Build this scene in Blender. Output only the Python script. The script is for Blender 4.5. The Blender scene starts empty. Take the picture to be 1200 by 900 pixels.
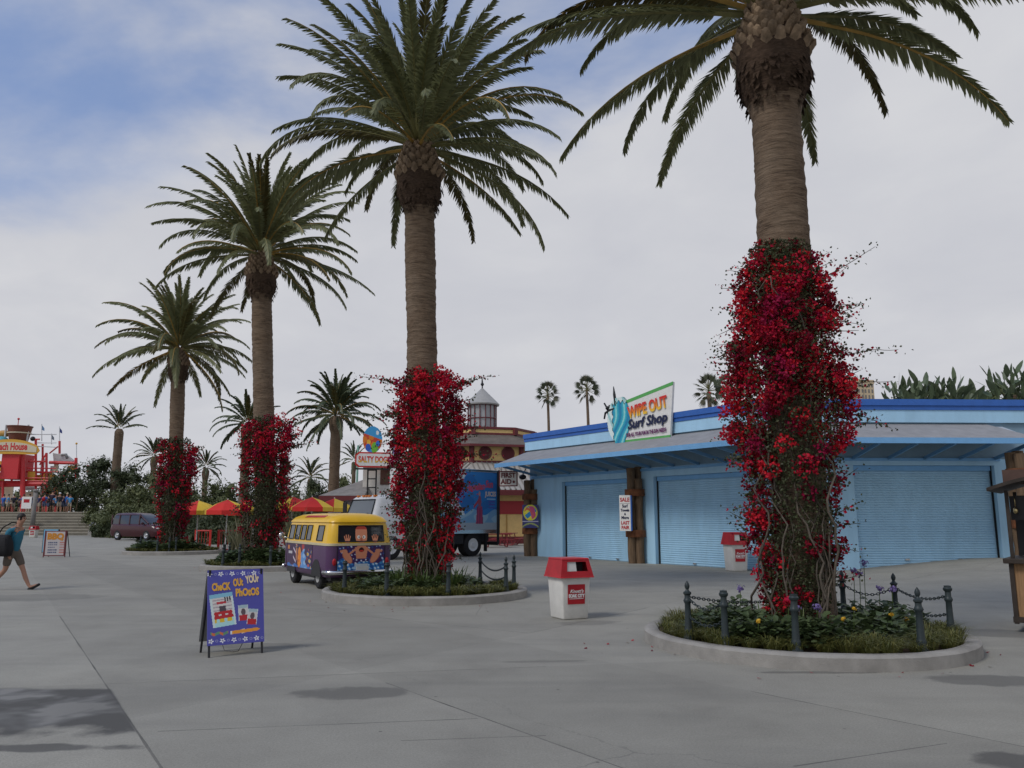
import bpy, bmesh, math, random
import numpy as np
from mathutils import Vector, Matrix, Euler, noise
C = bpy.context.scene.collection
S = bpy.context.scene
PI = math.pi
R = math.radians
rnd = random.Random(7)

# ---------------------------------------------------------------- camera
EYE, F, PITCH = 1.65, 933.0, math.atan(157 / 933.0)
cam = bpy.data.cameras.new('camera'); cam.sensor_width = 36; cam.lens = 36 * F / 1200
cam.clip_end = 6000; cam.clip_start = .05
camo = bpy.data.objects.new('camera', cam); C.objects.link(camo)
camo.location = (0, 0, EYE); camo.rotation_euler = (PI / 2 + PITCH, 0, 0)
S.camera = camo

# ---------------------------------------------------------------- sky, sun, exposure
SUN_EL, SUN_AZ = R(48), R(232)          # azimuth measured clockwise from +Y
w = bpy.data.worlds.new('World'); S.world = w; w.use_nodes = True
nt = w.node_tree; nt.nodes.clear()
def N(t, nt_=None, **kw):
    n = (nt_ or nt).nodes.new(t)
    for k, v in kw.items(): setattr(n, k, v)
    return n
out = N('ShaderNodeOutputWorld'); bg = N('ShaderNodeBackground'); bg.inputs[1].default_value = .1
sky = N('ShaderNodeTexSky'); sky.sky_type = 'NISHITA'; sky.sun_disc = False
sky.sun_elevation = SUN_EL; sky.sun_rotation = SUN_AZ
sky.air_density = 1.0; sky.dust_density = 1.2
tc = N('ShaderNodeTexCoord'); sep = N('ShaderNodeSeparateXYZ')
nt.links.new(tc.outputs['Generated'], sep.inputs[0])
def math_(op, a, b=None, c=None, nt_=None, clamp=False):
    T = nt_ or nt
    n = T.nodes.new('ShaderNodeMath'); n.operation = op; n.use_clamp = clamp
    for i, x in enumerate((a, b, c)):
        if x is None: continue
        if isinstance(x, (int, float)): n.inputs[i].default_value = x
        else: T.links.new(x, n.inputs[i])
    return n.outputs[0]
zc = math_('ADD', math_('MAXIMUM', sep.outputs[2], 0.0), .28)
comb = N('ShaderNodeCombineXYZ')
nt.links.new(math_('DIVIDE', sep.outputs[0], zc), comb.inputs[0])
nt.links.new(math_('DIVIDE', sep.outputs[1], zc), comb.inputs[1])
comb.inputs[2].default_value = 3.7
def noise_(vec, scale, detail=6, rough=.55, dist=0, nt_=None):
    T = nt_ or nt
    n = T.nodes.new('ShaderNodeTexNoise'); n.inputs['Scale'].default_value = scale
    n.inputs['Detail'].default_value = detail; n.inputs['Roughness'].default_value = rough
    n.inputs['Distortion'].default_value = dist
    T.links.new(vec, n.inputs['Vector']); return n.outputs[0]
def ramp_(fac, stops, nt_=None, interp='LINEAR'):
    T = nt_ or nt
    r = T.nodes.new('ShaderNodeValToRGB'); r.color_ramp.interpolation = interp
    e = r.color_ramp.elements
    while len(e) < len(stops): e.new(.5)
    for i, (p, c) in enumerate(stops):
        e[i].position = p; e[i].color = (c, c, c, 1) if isinstance(c, (int, float)) else tuple(c) + (1,)
    T.links.new(fac, r.inputs[0]); return r.outputs[0]
def mix_(fac, a, b, nt_=None, mode='MIX'):
    T = nt_ or nt
    m = T.nodes.new('ShaderNodeMix'); m.data_type = 'RGBA'; m.blend_type = mode; m.clamp_result = False
    for i, x in ((0, fac), (6, a), (7, b)):
        if isinstance(x, (int, float)): m.inputs[i].default_value = x
        elif isinstance(x, tuple): m.inputs[i].default_value = tuple(x) + (1,)
        else: T.links.new(x, m.inputs[i])
    return m.outputs[2]
n_big = noise_(comb.outputs[0], 1.25, 7, .52, .3)
n_tex = noise_(comb.outputs[0], 2.6, 8, .55, .4)
# open blue gaps high up and towards the left, closed overcast elsewhere
gap = math_('ADD', n_big, math_('MULTIPLY', math_('SUBTRACT', sep.outputs[2], .50), 1.15))
gap = math_('SUBTRACT', gap, math_('MULTIPLY', sep.outputs[0], .30))
gapm = ramp_(gap, [(.50, 0.0), (.72, .9)], interp='EASE')
cl = ramp_(n_tex, [(.30, (5.05, 5.15, 5.6)), (.55, (5.45, 5.53, 5.9)), (.75, (5.95, 6.0, 6.25))])
skyc = mix_(1.0, sky.outputs[0], (.62, .80, 1.12), mode='MULTIPLY')
skyc = mix_(.45, skyc, (2.5, 3.6, 6.0))
nt.links.new(mix_(gapm, cl, skyc), bg.inputs[0])
nt.links.new(bg.outputs[0], out.inputs[0])

sl = bpy.data.lights.new('sun', 'SUN'); sl.energy = 1.5; sl.angle = R(18); sl.color = (1, .95, .88)
so = bpy.data.objects.new('sun', sl); C.objects.link(so)
sd = Vector((math.sin(SUN_AZ) * math.cos(SUN_EL), math.cos(SUN_AZ) * math.cos(SUN_EL), math.sin(SUN_EL)))
so.rotation_euler = sd.to_track_quat('Z', 'Y').to_euler()
so.location = (-20, -20, 30)
S.view_settings.view_transform = 'Standard'; S.view_settings.look = 'None'
S.view_settings.exposure = .15; S.view_settings.gamma = 1; S.view_settings.use_curve_mapping = False
S.cycles.max_bounces = 6; S.cycles.transparent_max_bounces = 6
S.cycles.use_denoising = True

# ---------------------------------------------------------------- projection helpers (where things stand)
def ray(u, v):
    cx, cy = (u - 600) / F, (450 - v) / F
    return Vector((cx, math.cos(PITCH) - cy * math.sin(PITCH), math.sin(PITCH) + cy * math.cos(PITCH)))
def P(u, v, Y):
    d = ray(u, v); return Vector((0, 0, EYE)) + d * (Y / d.y)
def G(u, v, z=0.0):
    d = ray(u, v); return Vector((0, 0, EYE)) + d * ((z - EYE) / d.z)
def ss(a, b, x):
    t = min(1, max(0, (x - a) / (b - a))); return t * t * (3 - 2 * t)
def gz(x, y):      # the paving rises a little towards the right end of the shop
    return .42 * ss(8.8, 15.5, x) * ss(17, 24, y)

# ---------------------------------------------------------------- mesh building
def s2l(c):
    return tuple((x / 12.92 if x <= .04045 else ((x + .055) / 1.055) ** 2.4) for x in c)
def hx(h):
    return s2l(tuple(int(h[i:i + 2], 16) / 255 for i in (0, 2, 4)))
class MB:
    def __init__(s): s.v = []; s.f = []; s.m = []; s.T = None
    def add(s, vs, fs, mi=0):
        o = len(s.v)
        if s.T is not None: vs = [s.T @ Vector(p) for p in vs]
        s.v += [tuple(p) for p in vs]
        s.f += [tuple(i + o for i in f) for f in fs]; s.m += [mi] * len(fs)
        return s
    def box(s, c, d, mi=0, rz=0, rot=None):
        hx_, hy, hz = d[0] / 2, d[1] / 2, d[2] / 2
        vs = [Vector((x, y, z)) for x in (-hx_, hx_) for y in (-hy, hy) for z in (-hz, hz)]
        M_ = rot if rot is not None else Matrix.Rotation(rz, 3, 'Z')
        vs = [M_ @ p + Vector(c) for p in vs]
        return s.add(vs, [(0, 1, 3, 2), (4, 6, 7, 5), (0, 4, 5, 1), (2, 3, 7, 6), (0, 2, 6, 4), (1, 5, 7, 3)], mi)
    def box2(s, a, b, mi=0):
        return s.box([(a[i] + b[i]) / 2 for i in range(3)], [abs(b[i] - a[i]) for i in range(3)], mi)
    def tube(s, pts, rad, n=8, mi=0, cap=True, closed=False):
        pts = [Vector(p) for p in pts]
        if not hasattr(rad, '__len__'): rad = [rad] * len(pts)
        rings = []; m = len(pts); prev = None
        for i, p in enumerate(pts):
            if closed: t = pts[(i + 1) % m] - pts[i - 1]
            else: t = pts[min(i + 1, m - 1)] - pts[max(i - 1, 0)]
            t = t.normalized() if t.length > 1e-9 else Vector((0, 0, 1))
            if prev is None:
                a = t.cross(Vector((0, 0, 1)))
                if a.length < .05: a = t.cross(Vector((1, 0, 0)))
                a.normalize()
            else:
                a = prev - t * prev.dot(t)
                a.normalize()
            prev = a; b = t.cross(a)
            rings.append([p + (a * math.cos(2 * PI * k / n) + b * math.sin(2 * PI * k / n)) * rad[i] for k in range(n)])
        vs = [q for r_ in rings for q in r_]; fs = []
        for i in range(m if closed else m - 1):
            j = (i + 1) % m
            for k in range(n):
                fs.append((i * n + k, i * n + (k + 1) % n, j * n + (k + 1) % n, j * n + k))
        if cap and not closed:
            fs.append(tuple(range(n - 1, -1, -1))); fs.append(tuple((m - 1) * n + k for k in range(n)))
        return s.add(vs, fs, mi)
    def lathe(s, prof, c=(0, 0, 0), n=16, mi=0, a0=0.0, cap=True):
        vs = []; fs = []; m = len(prof)
        for (r_, z) in prof:
            for k in range(n):
                a = a0 + 2 * PI * k / n
                vs.append((c[0] + r_ * math.cos(a), c[1] + r_ * math.sin(a), c[2] + z))
        for i in range(m - 1):
            for k in range(n):
                fs.append((i * n + k, i * n + (k + 1) % n, (i + 1) * n + (k + 1) % n, (i + 1) * n + k))
        if cap:
            if prof[0][0] > 1e-4: fs.append(tuple(range(n - 1, -1, -1)))
            if prof[-1][0] > 1e-4: fs.append(tuple((m - 1) * n + k for k in range(n)))
        return s.add(vs, fs, mi)
    def cyl(s, a, b, r_, n=12, mi=0): return s.tube([a, b], r_, n, mi)
    def prism(s, poly, y0, y1, mi=0, axis='Y'):
        n = len(poly)
        def mk(p, h):
            if axis == 'Y': return (p[0], h, p[1])
            if axis == 'X': return (h, p[0], p[1])
            return (p[0], p[1], h)
        vs = [mk(p, y0) for p in poly] + [mk(p, y1) for p in poly]
        fs = [tuple(range(n)), tuple(range(2 * n - 1, n - 1, -1))]
        fs += [(i, n + i, n + (i + 1) % n, (i + 1) % n) for i in range(n)]
        return s.add(vs, fs, mi)
    def slab(s, q, t, mi=0):       # a quad given by its corners, thickened by t against its normal
        q = [Vector(p) for p in q]; n = (q[1] - q[0]).cross(q[3] - q[0]).normalized()
        k = len(q); vs = q + [p - n * t for p in q]
        fs = [tuple(range(k)), tuple(range(2 * k - 1, k - 1, -1))]
        fs += [(i, k + i, k + (i + 1) % k, (i + 1) % k) for i in range(k)]
        return s.add(vs, fs, mi)
    def ball(s, c, r_, n=12, m=8, mi=0, sc=(1, 1, 1)):
        vs = []; fs = []
        for i in range(m + 1):
            th = PI * i / m
            for k in range(n):
                a = 2 * PI * k / n
                vs.append((c[0] + r_ * sc[0] * math.sin(th) * math.cos(a), c[1] + r_ * sc[1] * math.sin(th) * math.sin(a), c[2] - r_ * sc[2] * math.cos(th)))
        for i in range(m):
            for k in range(n):
                fs.append((i * n + k, i * n + (k + 1) % n, (i + 1) * n + (k + 1) % n, (i + 1) * n + k))
        return s.add(vs, fs, mi)
    def build(s, name, mats, parent=None, smooth=False, bevel=0, seg=2):
        me = bpy.data.meshes.new(name)
        me.from_pydata(s.v, [], s.f)
        if not isinstance(mats, (list, tuple)): mats = [mats]
        for m_ in mats: me.materials.append(m_)
        if len(mats) > 1: me.polygons.foreach_set('material_index', s.m)
        bm = bmesh.new(); bm.from_mesh(me)
        if len(s.f) < 60000:
            bmesh.ops.remove_doubles(bm, verts=bm.verts, dist=1e-6)
            if not getattr(s, 'keep', False): bmesh.ops.recalc_face_normals(bm, faces=bm.faces)
        if bevel:
            es = [e for e in bm.edges if len(e.link_faces) == 2 and e.calc_face_angle(0) > .5]
            bmesh.ops.bevel(bm, geom=es, offset=bevel, segments=seg, profile=.5, affect='EDGES', clamp_overlap=True)
        bm.to_mesh(me); bm.free()
        if smooth:
            me.polygons.foreach_set('use_smooth', [True] * len(me.polygons))
            if smooth == 'auto': me.set_sharp_from_angle(angle=R(38))
        me.update()
        o = bpy.data.objects.new(name, me); C.objects.link(o)
        if parent: o.parent = parent
        return o
def tag(o, label, cat, group=None):
    o['label'] = label; o['category'] = cat
    if group: o['group'] = group
    return o
def kind(o, k): o['kind'] = k; return o
def thing(name, label, cat, loc=(0, 0, 0), rz=0, group=None):
    o = bpy.data.objects.new(name, None); C.objects.link(o); o.empty_display_size = .2
    o.location = loc; o.rotation_euler = (0, 0, rz)
    return tag(o, label, cat, group)
def copy_tree(o, parent=None):
    c = o.copy(); C.objects.link(c)
    if parent: c.parent = parent
    for ch in list(o.children): copy_tree(ch, c)
    return c
def copy_thing(o, loc, rz=0, label=None, group=None, sc=None):
    c = copy_tree(o); c.location = loc; c.rotation_euler = (0, 0, rz)
    if sc: c.scale = sc if hasattr(sc, '__len__') else (sc, sc, sc)
    if label: c['label'] = label
    if group: c['group'] = group
    return c

# ---------------------------------------------------------------- materials
def mat_base(name):
    m = bpy.data.materials.new(name); m.use_nodes = True
    T = m.node_tree; b = T.nodes['Principled BSDF']; return m, T, b
def M(name, col, rough=.6, var=.12, scale=6.0, bump=0.0, bscale=60.0, metal=0.0, spec=.35, dirt=0.0, stretch=None):
    m, T, b = mat_base(name)
    t = T.nodes.new('ShaderNodeTexCoord'); vec = t.outputs['Object']
    if stretch:
        mp = T.nodes.new('ShaderNodeMapping'); mp.inputs['Scale'].default_value = stretch
        T.links.new(vec, mp.inputs[0]); vec = mp.outputs[0]
    n1 = noise_(vec, scale, 5, .6, 0, T)
    lo = tuple(x * (1 - var) for x in col); hi = tuple(min(1, x * (1 + var)) for x in col)
    c = ramp_(n1, [(.3, lo), (.7, hi)], T)
    if dirt:
        n2 = noise_(vec, scale * .35 + .4, 8, .7, .5, T)
        c = mix_(ramp_(n2, [(.5, 0.0), (.72, dirt)], T), c, tuple(x * .45 for x in col), T)
    T.links.new(c, b.inputs['Base Color'])
    b.inputs['Roughness'].default_value = rough; b.inputs['Metallic'].default_value = metal
    b.inputs['Specular IOR Level'].default_value = spec
    if bump:
        bp = T.nodes.new('ShaderNodeBump'); bp.inputs['Strength'].default_value = bump; bp.inputs['Distance'].default_value = .02
        T.links.new(noise_(vec, bscale, 4, .6, 0, T), bp.inputs['Height']); T.links.new(bp.outputs[0], b.inputs['Normal'])
    return m
def leafmat(name, cols, rough=.5, trans=.25, spec=.3):
    m, T, b = mat_base(name)
    g = T.nodes.new('ShaderNodeNewGeometry')
    st = [(i / max(1, len(cols) - 1), c) for i, c in enumerate(cols)]
    c = ramp_(g.outputs['Random Per Island'], st, T)
    T.links.new(c, b.inputs['Base Color']); b.inputs['Roughness'].default_value = rough
    b.inputs['Specular IOR Level'].default_value = spec
    if trans:
        tr = T.nodes.new('ShaderNodeBsdfTranslucent'); T.links.new(c, tr.inputs[0])
        ms = T.nodes.new('ShaderNodeMixShader'); ms.inputs[0].default_value = trans
        T.links.new(b.outputs[0], ms.inputs[1]); T.links.new(tr.outputs[0], ms.inputs[2])
        T.links.new(ms.outputs[0], T.nodes['Material Output'].inputs[0])
    return m
def paintmat(name, rough=.4, spec=.4):
    m, T, b = mat_base(name)
    a = T.nodes.new('ShaderNodeAttribute'); a.attribute_name = 'paint'
    T.links.new(a.outputs['Color'], b.inputs['Base Color']); b.inputs['Roughness'].default_value = rough
    b.inputs['Specular IOR Level'].default_value = spec
    return m
def glassmat(name, col=(.02, .025, .03), rough=.06):
    m, T, b = mat_base(name)
    b.inputs['Base Color'].default_value = col + (1,); b.inputs['Roughness'].default_value = rough
    b.inputs['Specular IOR Level'].default_value = .8
    return m
def plain(name, col, rough=.5, **k): return M(name, col, rough, var=.06, **k)

white = plain('white_paint', (.72, .71, .68), .5, dirt=.18)
offwhite = M('offwhite_plastic', (.60, .585, .54), .5, .08, 4, dirt=.38)
black = plain('black_metal', (.015, .015, .017), .45)
rubber = plain('tyre_rubber', (.018, .018, .019), .85)
chrome = plain('chrome', (.55, .56, .57), .22, metal=1.0)
redp = M('red_plastic', (.40, .014, .022), .42, .16, 5, dirt=.3)
bright_red = plain('bright_red_paint', (.55, .03, .025), .45)
maroon = plain('maroon_trim', (.135, .026, .028), .55)
yellowp = plain('yellow_paint', (.75, .42, .06), .5, dirt=.1)
stucco_y = M('yellow_stucco', (.62, .42, .17), .85, .10, 3, .25, 50, dirt=.15)
glass = glassmat('window_glass')
concrete_kerb = M('kerb_concrete', (.29, .275, .25), .85, .18, 3.5, .3, 60, dirt=.35)
soilm = M('bark_mulch_soil', (.055, .036, .024), .95, .4, 14, .8, 30)
PAINT = paintmat('painted_artwork')

def text(s, size, mt, parent, loc, rot=(PI / 2, 0, 0), bold=0.0, shear=0.0, ext=.002, sx=1.0, sp=1.0, name='lettering', align='CENTER', fit=None):
    cu = bpy.data.curves.new(name, 'FONT'); cu.body = s; cu.size = size; cu.offset = bold; cu.shear = shear
    cu.extrude = ext; cu.align_x = align; cu.align_y = 'CENTER'; cu.space_character = sp; cu.resolution_u = 3
    o = bpy.data.objects.new(name, cu); C.objects.link(o)
    bpy.context.view_layer.update()
    me = bpy.data.meshes.new_from_object(o)
    bpy.data.objects.remove(o); bpy.data.curves.remove(cu)
    me.name = name; me.materials.clear(); me.materials.append(mt)
    if fit:
        xs_ = [v.co.x for v in me.vertices]; wd_ = max(xs_) - min(xs_); cx_ = (max(xs_) + min(xs_)) / 2
        for v in me.vertices: v.co.x = (v.co.x - cx_) * fit / wd_
    else:
        for v in me.vertices: v.co.x *= sx
    o = bpy.data.objects.new(name, me); C.objects.link(o); o.parent = parent
    o.location = loc; o.rotation_euler = rot
    return o

def inpoly(x, y, poly):
    r_ = False; j = len(poly) - 1
    for i in range(len(poly)):
        xi, yi = poly[i]; xj, yj = poly[j]
        if (yi > y) != (yj > y) and x < (xj - xi) * (y - yi) / (yj - yi) + xi: r_ = not r_
        j = i
    return r_
def layers(base, shapes):          # a painting described as a stack of shapes in 0..1 coordinates
    def f(u, v):
        c = base(u, v) if callable(base) else base
        for s in shapes:
            k = s[0]
            if k == 'e':
                _, cx, cy, rx, ry, ang, col = s
                dx, dy = u - cx, v - cy
                x = (dx * math.cos(ang) + dy * math.sin(ang)) / rx; y = (-dx * math.sin(ang) + dy * math.cos(ang)) / ry
                if x * x + y * y < 1: c = col
            elif k == 'r':
                if s[1] <= u <= s[3] and s[2] <= v <= s[4]: c = s[5]
            elif k == 'p':
                if inpoly(u, v, s[1]): c = s[2]
            elif k == 'f':
                q = s[1](u, v)
                if q is not None: c = q
        return c
    return f
def painted(name, w_, h_, nx, ny, func, parent, thick=.01, loc=(0, 0, 0), rot=(0, 0, 0), mt=None, keepf=None):
    """a panel in the XZ plane facing -Y, painted face by face"""
    vs = []; fs = []; cols = []
    for j in range(ny + 1):
        for i in range(nx + 1): vs.append((-w_ / 2 + w_ * i / nx, 0, h_ * j / ny))
    for j in range(ny):
        for i in range(nx):
            u, v = (i + .5) / nx, (j + .5) / ny
            if keepf and not keepf(u, v): continue
            a = j * (nx + 1) + i
            fs.append((a, a + 1, a + nx + 2, a + nx + 1)); cols.append(func(u, v))
    # thicken: back and rim
    used = {}
    for f_ in fs:
        for k in range(4):
            e = (f_[k], f_[(k + 1) % 4]); used[e] = used.get(e, 0) + 1
    n0 = len(vs); vs += [(x, thick, z) for (x, y, z) in vs]
    nf = len(fs); extra = []; ecol = []
    for f_, c in list(zip(fs, cols)):
        for k in range(4):
            a, b = f_[k], f_[(k + 1) % 4]
            if (b, a) not in used: extra.append((b, a, a + n0, b + n0)); ecol.append(tuple(x * .8 for x in c))
        extra.append(tuple(i + n0 for i in reversed(f_))); ecol.append((.25, .25, .25))
    fs += extra; cols += ecol
    me = bpy.data.meshes.new(name); me.from_pydata(vs, [], fs)
    at = me.color_attributes.new('paint', 'FLOAT_COLOR', 'CORNER')
    data = []
    for p, c in zip(me.polygons, cols): data += (list(c[:3]) + [1.0]) * p.loop_total
    at.data.foreach_set('color', data)
    me.materials.append(mt or PAINT)
    bm = bmesh.new(); bm.from_mesh(me)
    bmesh.ops.delete(bm, geom=[v for v in bm.verts if not v.link_faces], context='VERTS')
    bm.to_mesh(me); bm.free()
    o = bpy.data.objects.new(name, me); C.objects.link(o); o.parent = parent
    o.location = loc; o.rotation_euler = rot
    return o

# ---------------------------------------------------------------- the paving
def ground_material():
    m, T, b = mat_base('worn_concrete_paving')
    t = T.nodes.new('ShaderNodeTexCoord'); vec = t.outputs['Object']
    big = noise_(vec, .11, 6, .6, .6, T); mid = noise_(vec, .9, 8, .65, .3, T); fine = noise_(vec, 55, 3, .6, 0, T)
    c = ramp_(mid, [(.25, (.245, .234, .200)), (.5, (.312, .30, .256)), (.8, (.37, .356, .306))], T)
    c = mix_(ramp_(big, [(.35, .0), (.68, .45)], T), c, (.235, .228, .205), T)
    c = mix_(.5, c, mix_(1.0, c, ramp_(fine, [(.3, .7), (.7, 1.25)], T), T, 'MULTIPLY'), T)
    # streaky scuffs
    mp = T.nodes.new('ShaderNodeMapping'); mp.inputs['Scale'].default_value = (.12, 1.1, 1); mp.inputs['Rotation'].default_value = (0, 0, .12)
    T.links.new(vec, mp.inputs[0])
    c = mix_(ramp_(noise_(mp.outputs[0], 1.1, 6, .62, .5, T), [(.50, 0.0), (.70, .36)], T), c, (.18, .175, .16), T)
    wob = noise_(vec, 1.7, 5, .6, 0, T); sp = T.nodes.new('ShaderNodeSeparateXYZ'); T.links.new(vec, sp.inputs[0])
    X, Y = sp.outputs[0], sp.outputs[1]
    # saw-cut joints
    segs = [((70, 722), (190, 901)), ((128, 801), (640, 781)), ((185, 857), (560, 842)), ((452, 800), (735, 902)),
            ((880, 810), (1215, 878)), ((930, 898), (1110, 871)), ((470, 868), (640, 862)), ((100, 700), (330, 690)),
            ((330, 712), (620, 742)), ((620, 742), (760, 712)), ((560, 668), (900, 690)), ((20, 668), (200, 664))]
    jm = None
    for a, bb in segs:
        A = G(*a); B = G(*bb); d = (B - A); L = d.length; d.normalize(); nx, ny = -d.y, d.x
        dist = math_('ABSOLUTE', math_('ADD', math_('MULTIPLY', X, nx, nt_=T), math_('ADD', math_('MULTIPLY', Y, ny, nt_=T), -(A.x * nx + A.y * ny), nt_=T), nt_=T), nt_=T)
        dist = math_('ADD', dist, math_('MULTIPLY', math_('SUBTRACT', wob, .5, nt_=T), .03, nt_=T), nt_=T)
        tt = math_('ADD', math_('MULTIPLY', X, d.x, nt_=T), math_('ADD', math_('MULTIPLY', Y, d.y, nt_=T), -(A.x * d.x + A.y * d.y), nt_=T), nt_=T)
        inside = math_('MULTIPLY', math_('GREATER_THAN', tt, 0.0, nt_=T), math_('LESS_THAN', tt, L, nt_=T), nt_=T)
        wd = .008
        k = math_('MULTIPLY', math_('LESS_THAN', dist, wd, nt_=T), inside, nt_=T)
        jm = k if jm is None else math_('MAXIMUM', jm, k, nt_=T)
    c = mix_(math_('MULTIPLY', jm, math_('MULTIPLY', mid, 1.25, nt_=T), nt_=T, clamp=True), c, (.05, .048, .045), T)
    # dark patches with ragged edges, damp where glossy: (u, v, half width, half depth in metres, turn, darkness, gloss)
    wet_dark = None; gl = None
    for (u, v, rx, ry, ang, dk, g_) in [(60, 876, .6, .12, 0, .8, .2), (408, 812, .8, .28, .1, .55, .15),
                                     (1160, 797, .7, .32, 0, .6, .15), (1205, 893, .4, .25, 0, .8, .2), (955, 788, .75, .07, 0, .55, 0),
                                     (690, 730, .55, .3, .3, .35, 0), (300, 757, .8, .25, 0, .35, 0), (1165, 742, .9, .5, 0, .45, .1), (830, 700, .8, .35, 0, .25, 0), (40, 700, 1.6, .8, 0, .35, 0), (640, 775, .5, .08, .1, .35, 0)]:
        p = G(u, v)
        dx = math_('SUBTRACT', X, p.x, nt_=T); dy = math_('SUBTRACT', Y, p.y, nt_=T)
        ca, sa = math.cos(ang), math.sin(ang)
        a_ = math_('DIVIDE', math_('ADD', math_('MULTIPLY', dx, ca, nt_=T), math_('MULTIPLY', dy, sa, nt_=T), nt_=T), rx, nt_=T)
        b_ = math_('DIVIDE', math_('SUBTRACT', math_('MULTIPLY', dy, ca, nt_=T), math_('MULTIPLY', dx, sa, nt_=T), nt_=T), ry, nt_=T)
        r2 = math_('ADD', math_('MULTIPLY', a_, a_, nt_=T), math_('MULTIPLY', b_, b_, nt_=T), nt_=T)
        r2 = math_('ADD', r2, math_('MULTIPLY', math_('SUBTRACT', wob, .5, nt_=T), 3.2, nt_=T), nt_=T)
        k = math_('MULTIPLY', ramp_(r2, [(.55, 1.0), (1.0, 0.0)], T), dk, nt_=T)
        wet_dark = k if wet_dark is None else math_('MAXIMUM', wet_dark, k, nt_=T)
        if g_:
            kk = math_('MULTIPLY', math_('MULTIPLY', k, g_, nt_=T), ramp_(mid, [(.42, .15), (.6, 1.0)], T), nt_=T); gl = kk if gl is None else math_('MAXIMUM', gl, kk, nt_=T)
    # squared damp slab at the left, bounded by two joints, with a dull water sheen, partly painted in as lighter colour
    A = G(128, 801); Bq = G(190, 901); d = (Bq - A).normalized(); nx, ny = -d.y, d.x
    sgn = math_('ADD', math_('MULTIPLY', X, nx, nt_=T), math_('ADD', math_('MULTIPLY', Y, ny, nt_=T), -(A.x * nx + A.y * ny), nt_=T), nt_=T)
    q_ = G(0, 850); side_l = 1.0 if (q_.x - A.x) * nx + (q_.y - A.y) * ny > 0 else -1.0
    inl = ramp_(math_('MULTIPLY', sgn, side_l, nt_=T), [(.0, 0.0), (.03, 1.0)], T)
    yw = math_('ADD', Y, math_('MULTIPLY', math_('SUBTRACT', wob, .5, nt_=T), 1.3, nt_=T), nt_=T)
    yt = G(60, 806).y; yb_ = G(60, 862).y
    slabm = math_('MULTIPLY', math_('MULTIPLY', inl, ramp_(math_('SUBTRACT', yt, math_('ADD', Y, math_('MULTIPLY', math_('SUBTRACT', wob, .5, nt_=T), .25, nt_=T), nt_=T), nt_=T), [(.0, 0.0), (.10, 1.0)], T), nt_=T), ramp_(math_('SUBTRACT', yw, yb_, nt_=T), [(.0, 0.0), (.25, 1.0)], T), nt_=T)
    sheen = ramp_(noise_(vec, 1.15, 3, .5, .6, T), [(.46, 0.0), (.60, 1.0)], T)
    wet_dark = math_('MAXIMUM', wet_dark, math_('MULTIPLY', slabm, math_('SUBTRACT', .95, math_('MULTIPLY', sheen, .25, nt_=T), nt_=T), nt_=T), nt_=T)
    gl = math_('MAXIMUM', gl, math_('MULTIPLY', math_('MULTIPLY', slabm, sheen, nt_=T), .62, nt_=T), nt_=T)
    # neighbouring slabs were poured at different times: a small step in tone across the joints
    for k_, (a, bb) in enumerate([((70, 722), (190, 901)), ((128, 801), (640, 781)), ((452, 800), (735, 902)), ((880, 810), (1215, 878)), ((620, 742), (760, 712)), ((20, 668), (200, 664))]):
        A = G(*a); Bq = G(*bb); d = (Bq - A).normalized(); nx, ny = -d.y, d.x
        sg = math_('ADD', math_('MULTIPLY', X, nx, nt_=T), math_('ADD', math_('MULTIPLY', Y, ny, nt_=T), -(A.x * nx + A.y * ny), nt_=T), nt_=T)
        tone = ramp_(sg, [(.0, .955 if k_ % 2 else 1.04), (.004, 1.04 if k_ % 2 else .955)], T)
        c = mix_(1.0, c, tone, T, 'MULTIPLY')
    speck = ramp_(noise_(vec, 190, 2, .7, 0, T), [(.36, .62), (.46, 1.0), (.60, 1.0), (.70, 1.28)], T)
    c = mix_(.8, c, mix_(1.0, c, speck, T, 'MULTIPLY'), T)
    cr_ = T.nodes.new('ShaderNodeTexVoronoi'); cr_.feature = 'DISTANCE_TO_EDGE'; cr_.inputs['Scale'].default_value = .16
    T.links.new(mix_(.25, vec, noise_(vec, 1.1, 5, .7, 0, T), T), cr_.inputs['Vector'])
    crack = math_('MULTIPLY', math_('LESS_THAN', cr_.outputs['Distance'], .0009, nt_=T), ramp_(big, [(.45, 0.0), (.6, .7)], T), nt_=T)
    c = mix_(crack, c, (.10, .097, .09), T)
    c = mix_(wet_dark, c, (.070, .068, .063), T)
    vor = T.nodes.new('ShaderNodeTexVoronoi'); vor.inputs['Scale'].default_value = 1.9; T.links.new(vec, vor.inputs['Vector'])
    c = mix_(ramp_(vor.outputs['Distance'], [(.025, .7), (.04, 0.0)], T), c, (.06, .055, .05), T)     # gum spots
    T.links.new(c, b.inputs['Base Color'])
    T.links.new(math_('SUBTRACT', .82, math_('MULTIPLY', gl, .75, nt_=T), nt_=T), b.inputs['Roughness'])
    b.inputs['Specular IOR Level'].default_value = .35
    bp = T.nodes.new('ShaderNodeBump'); bp.inputs['Strength'].default_value = .18; bp.inputs['Distance'].default_value = .01
    T.links.new(math_('MULTIPLY', fine, math_('SUBTRACT', 1.0, gl, nt_=T), nt_=T), bp.inputs['Height']); T.links.new(bp.outputs[0], b.inputs['Normal'])
    return m
gm = ground_material()
xs = [-3000, -600, -150, -60, -30, -15, -5, 0, 4] + [8 + .5 * i for i in range(18)] + [18, 25, 40, 100, 600, 3000]
ys = [-60, -10, 0, 5, 10, 14] + [16 + .5 * i for i in range(18)] + [26, 30, 40, 60, 100, 200, 600, 4000]
gb = MB(); nxx = len(xs)
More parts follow.
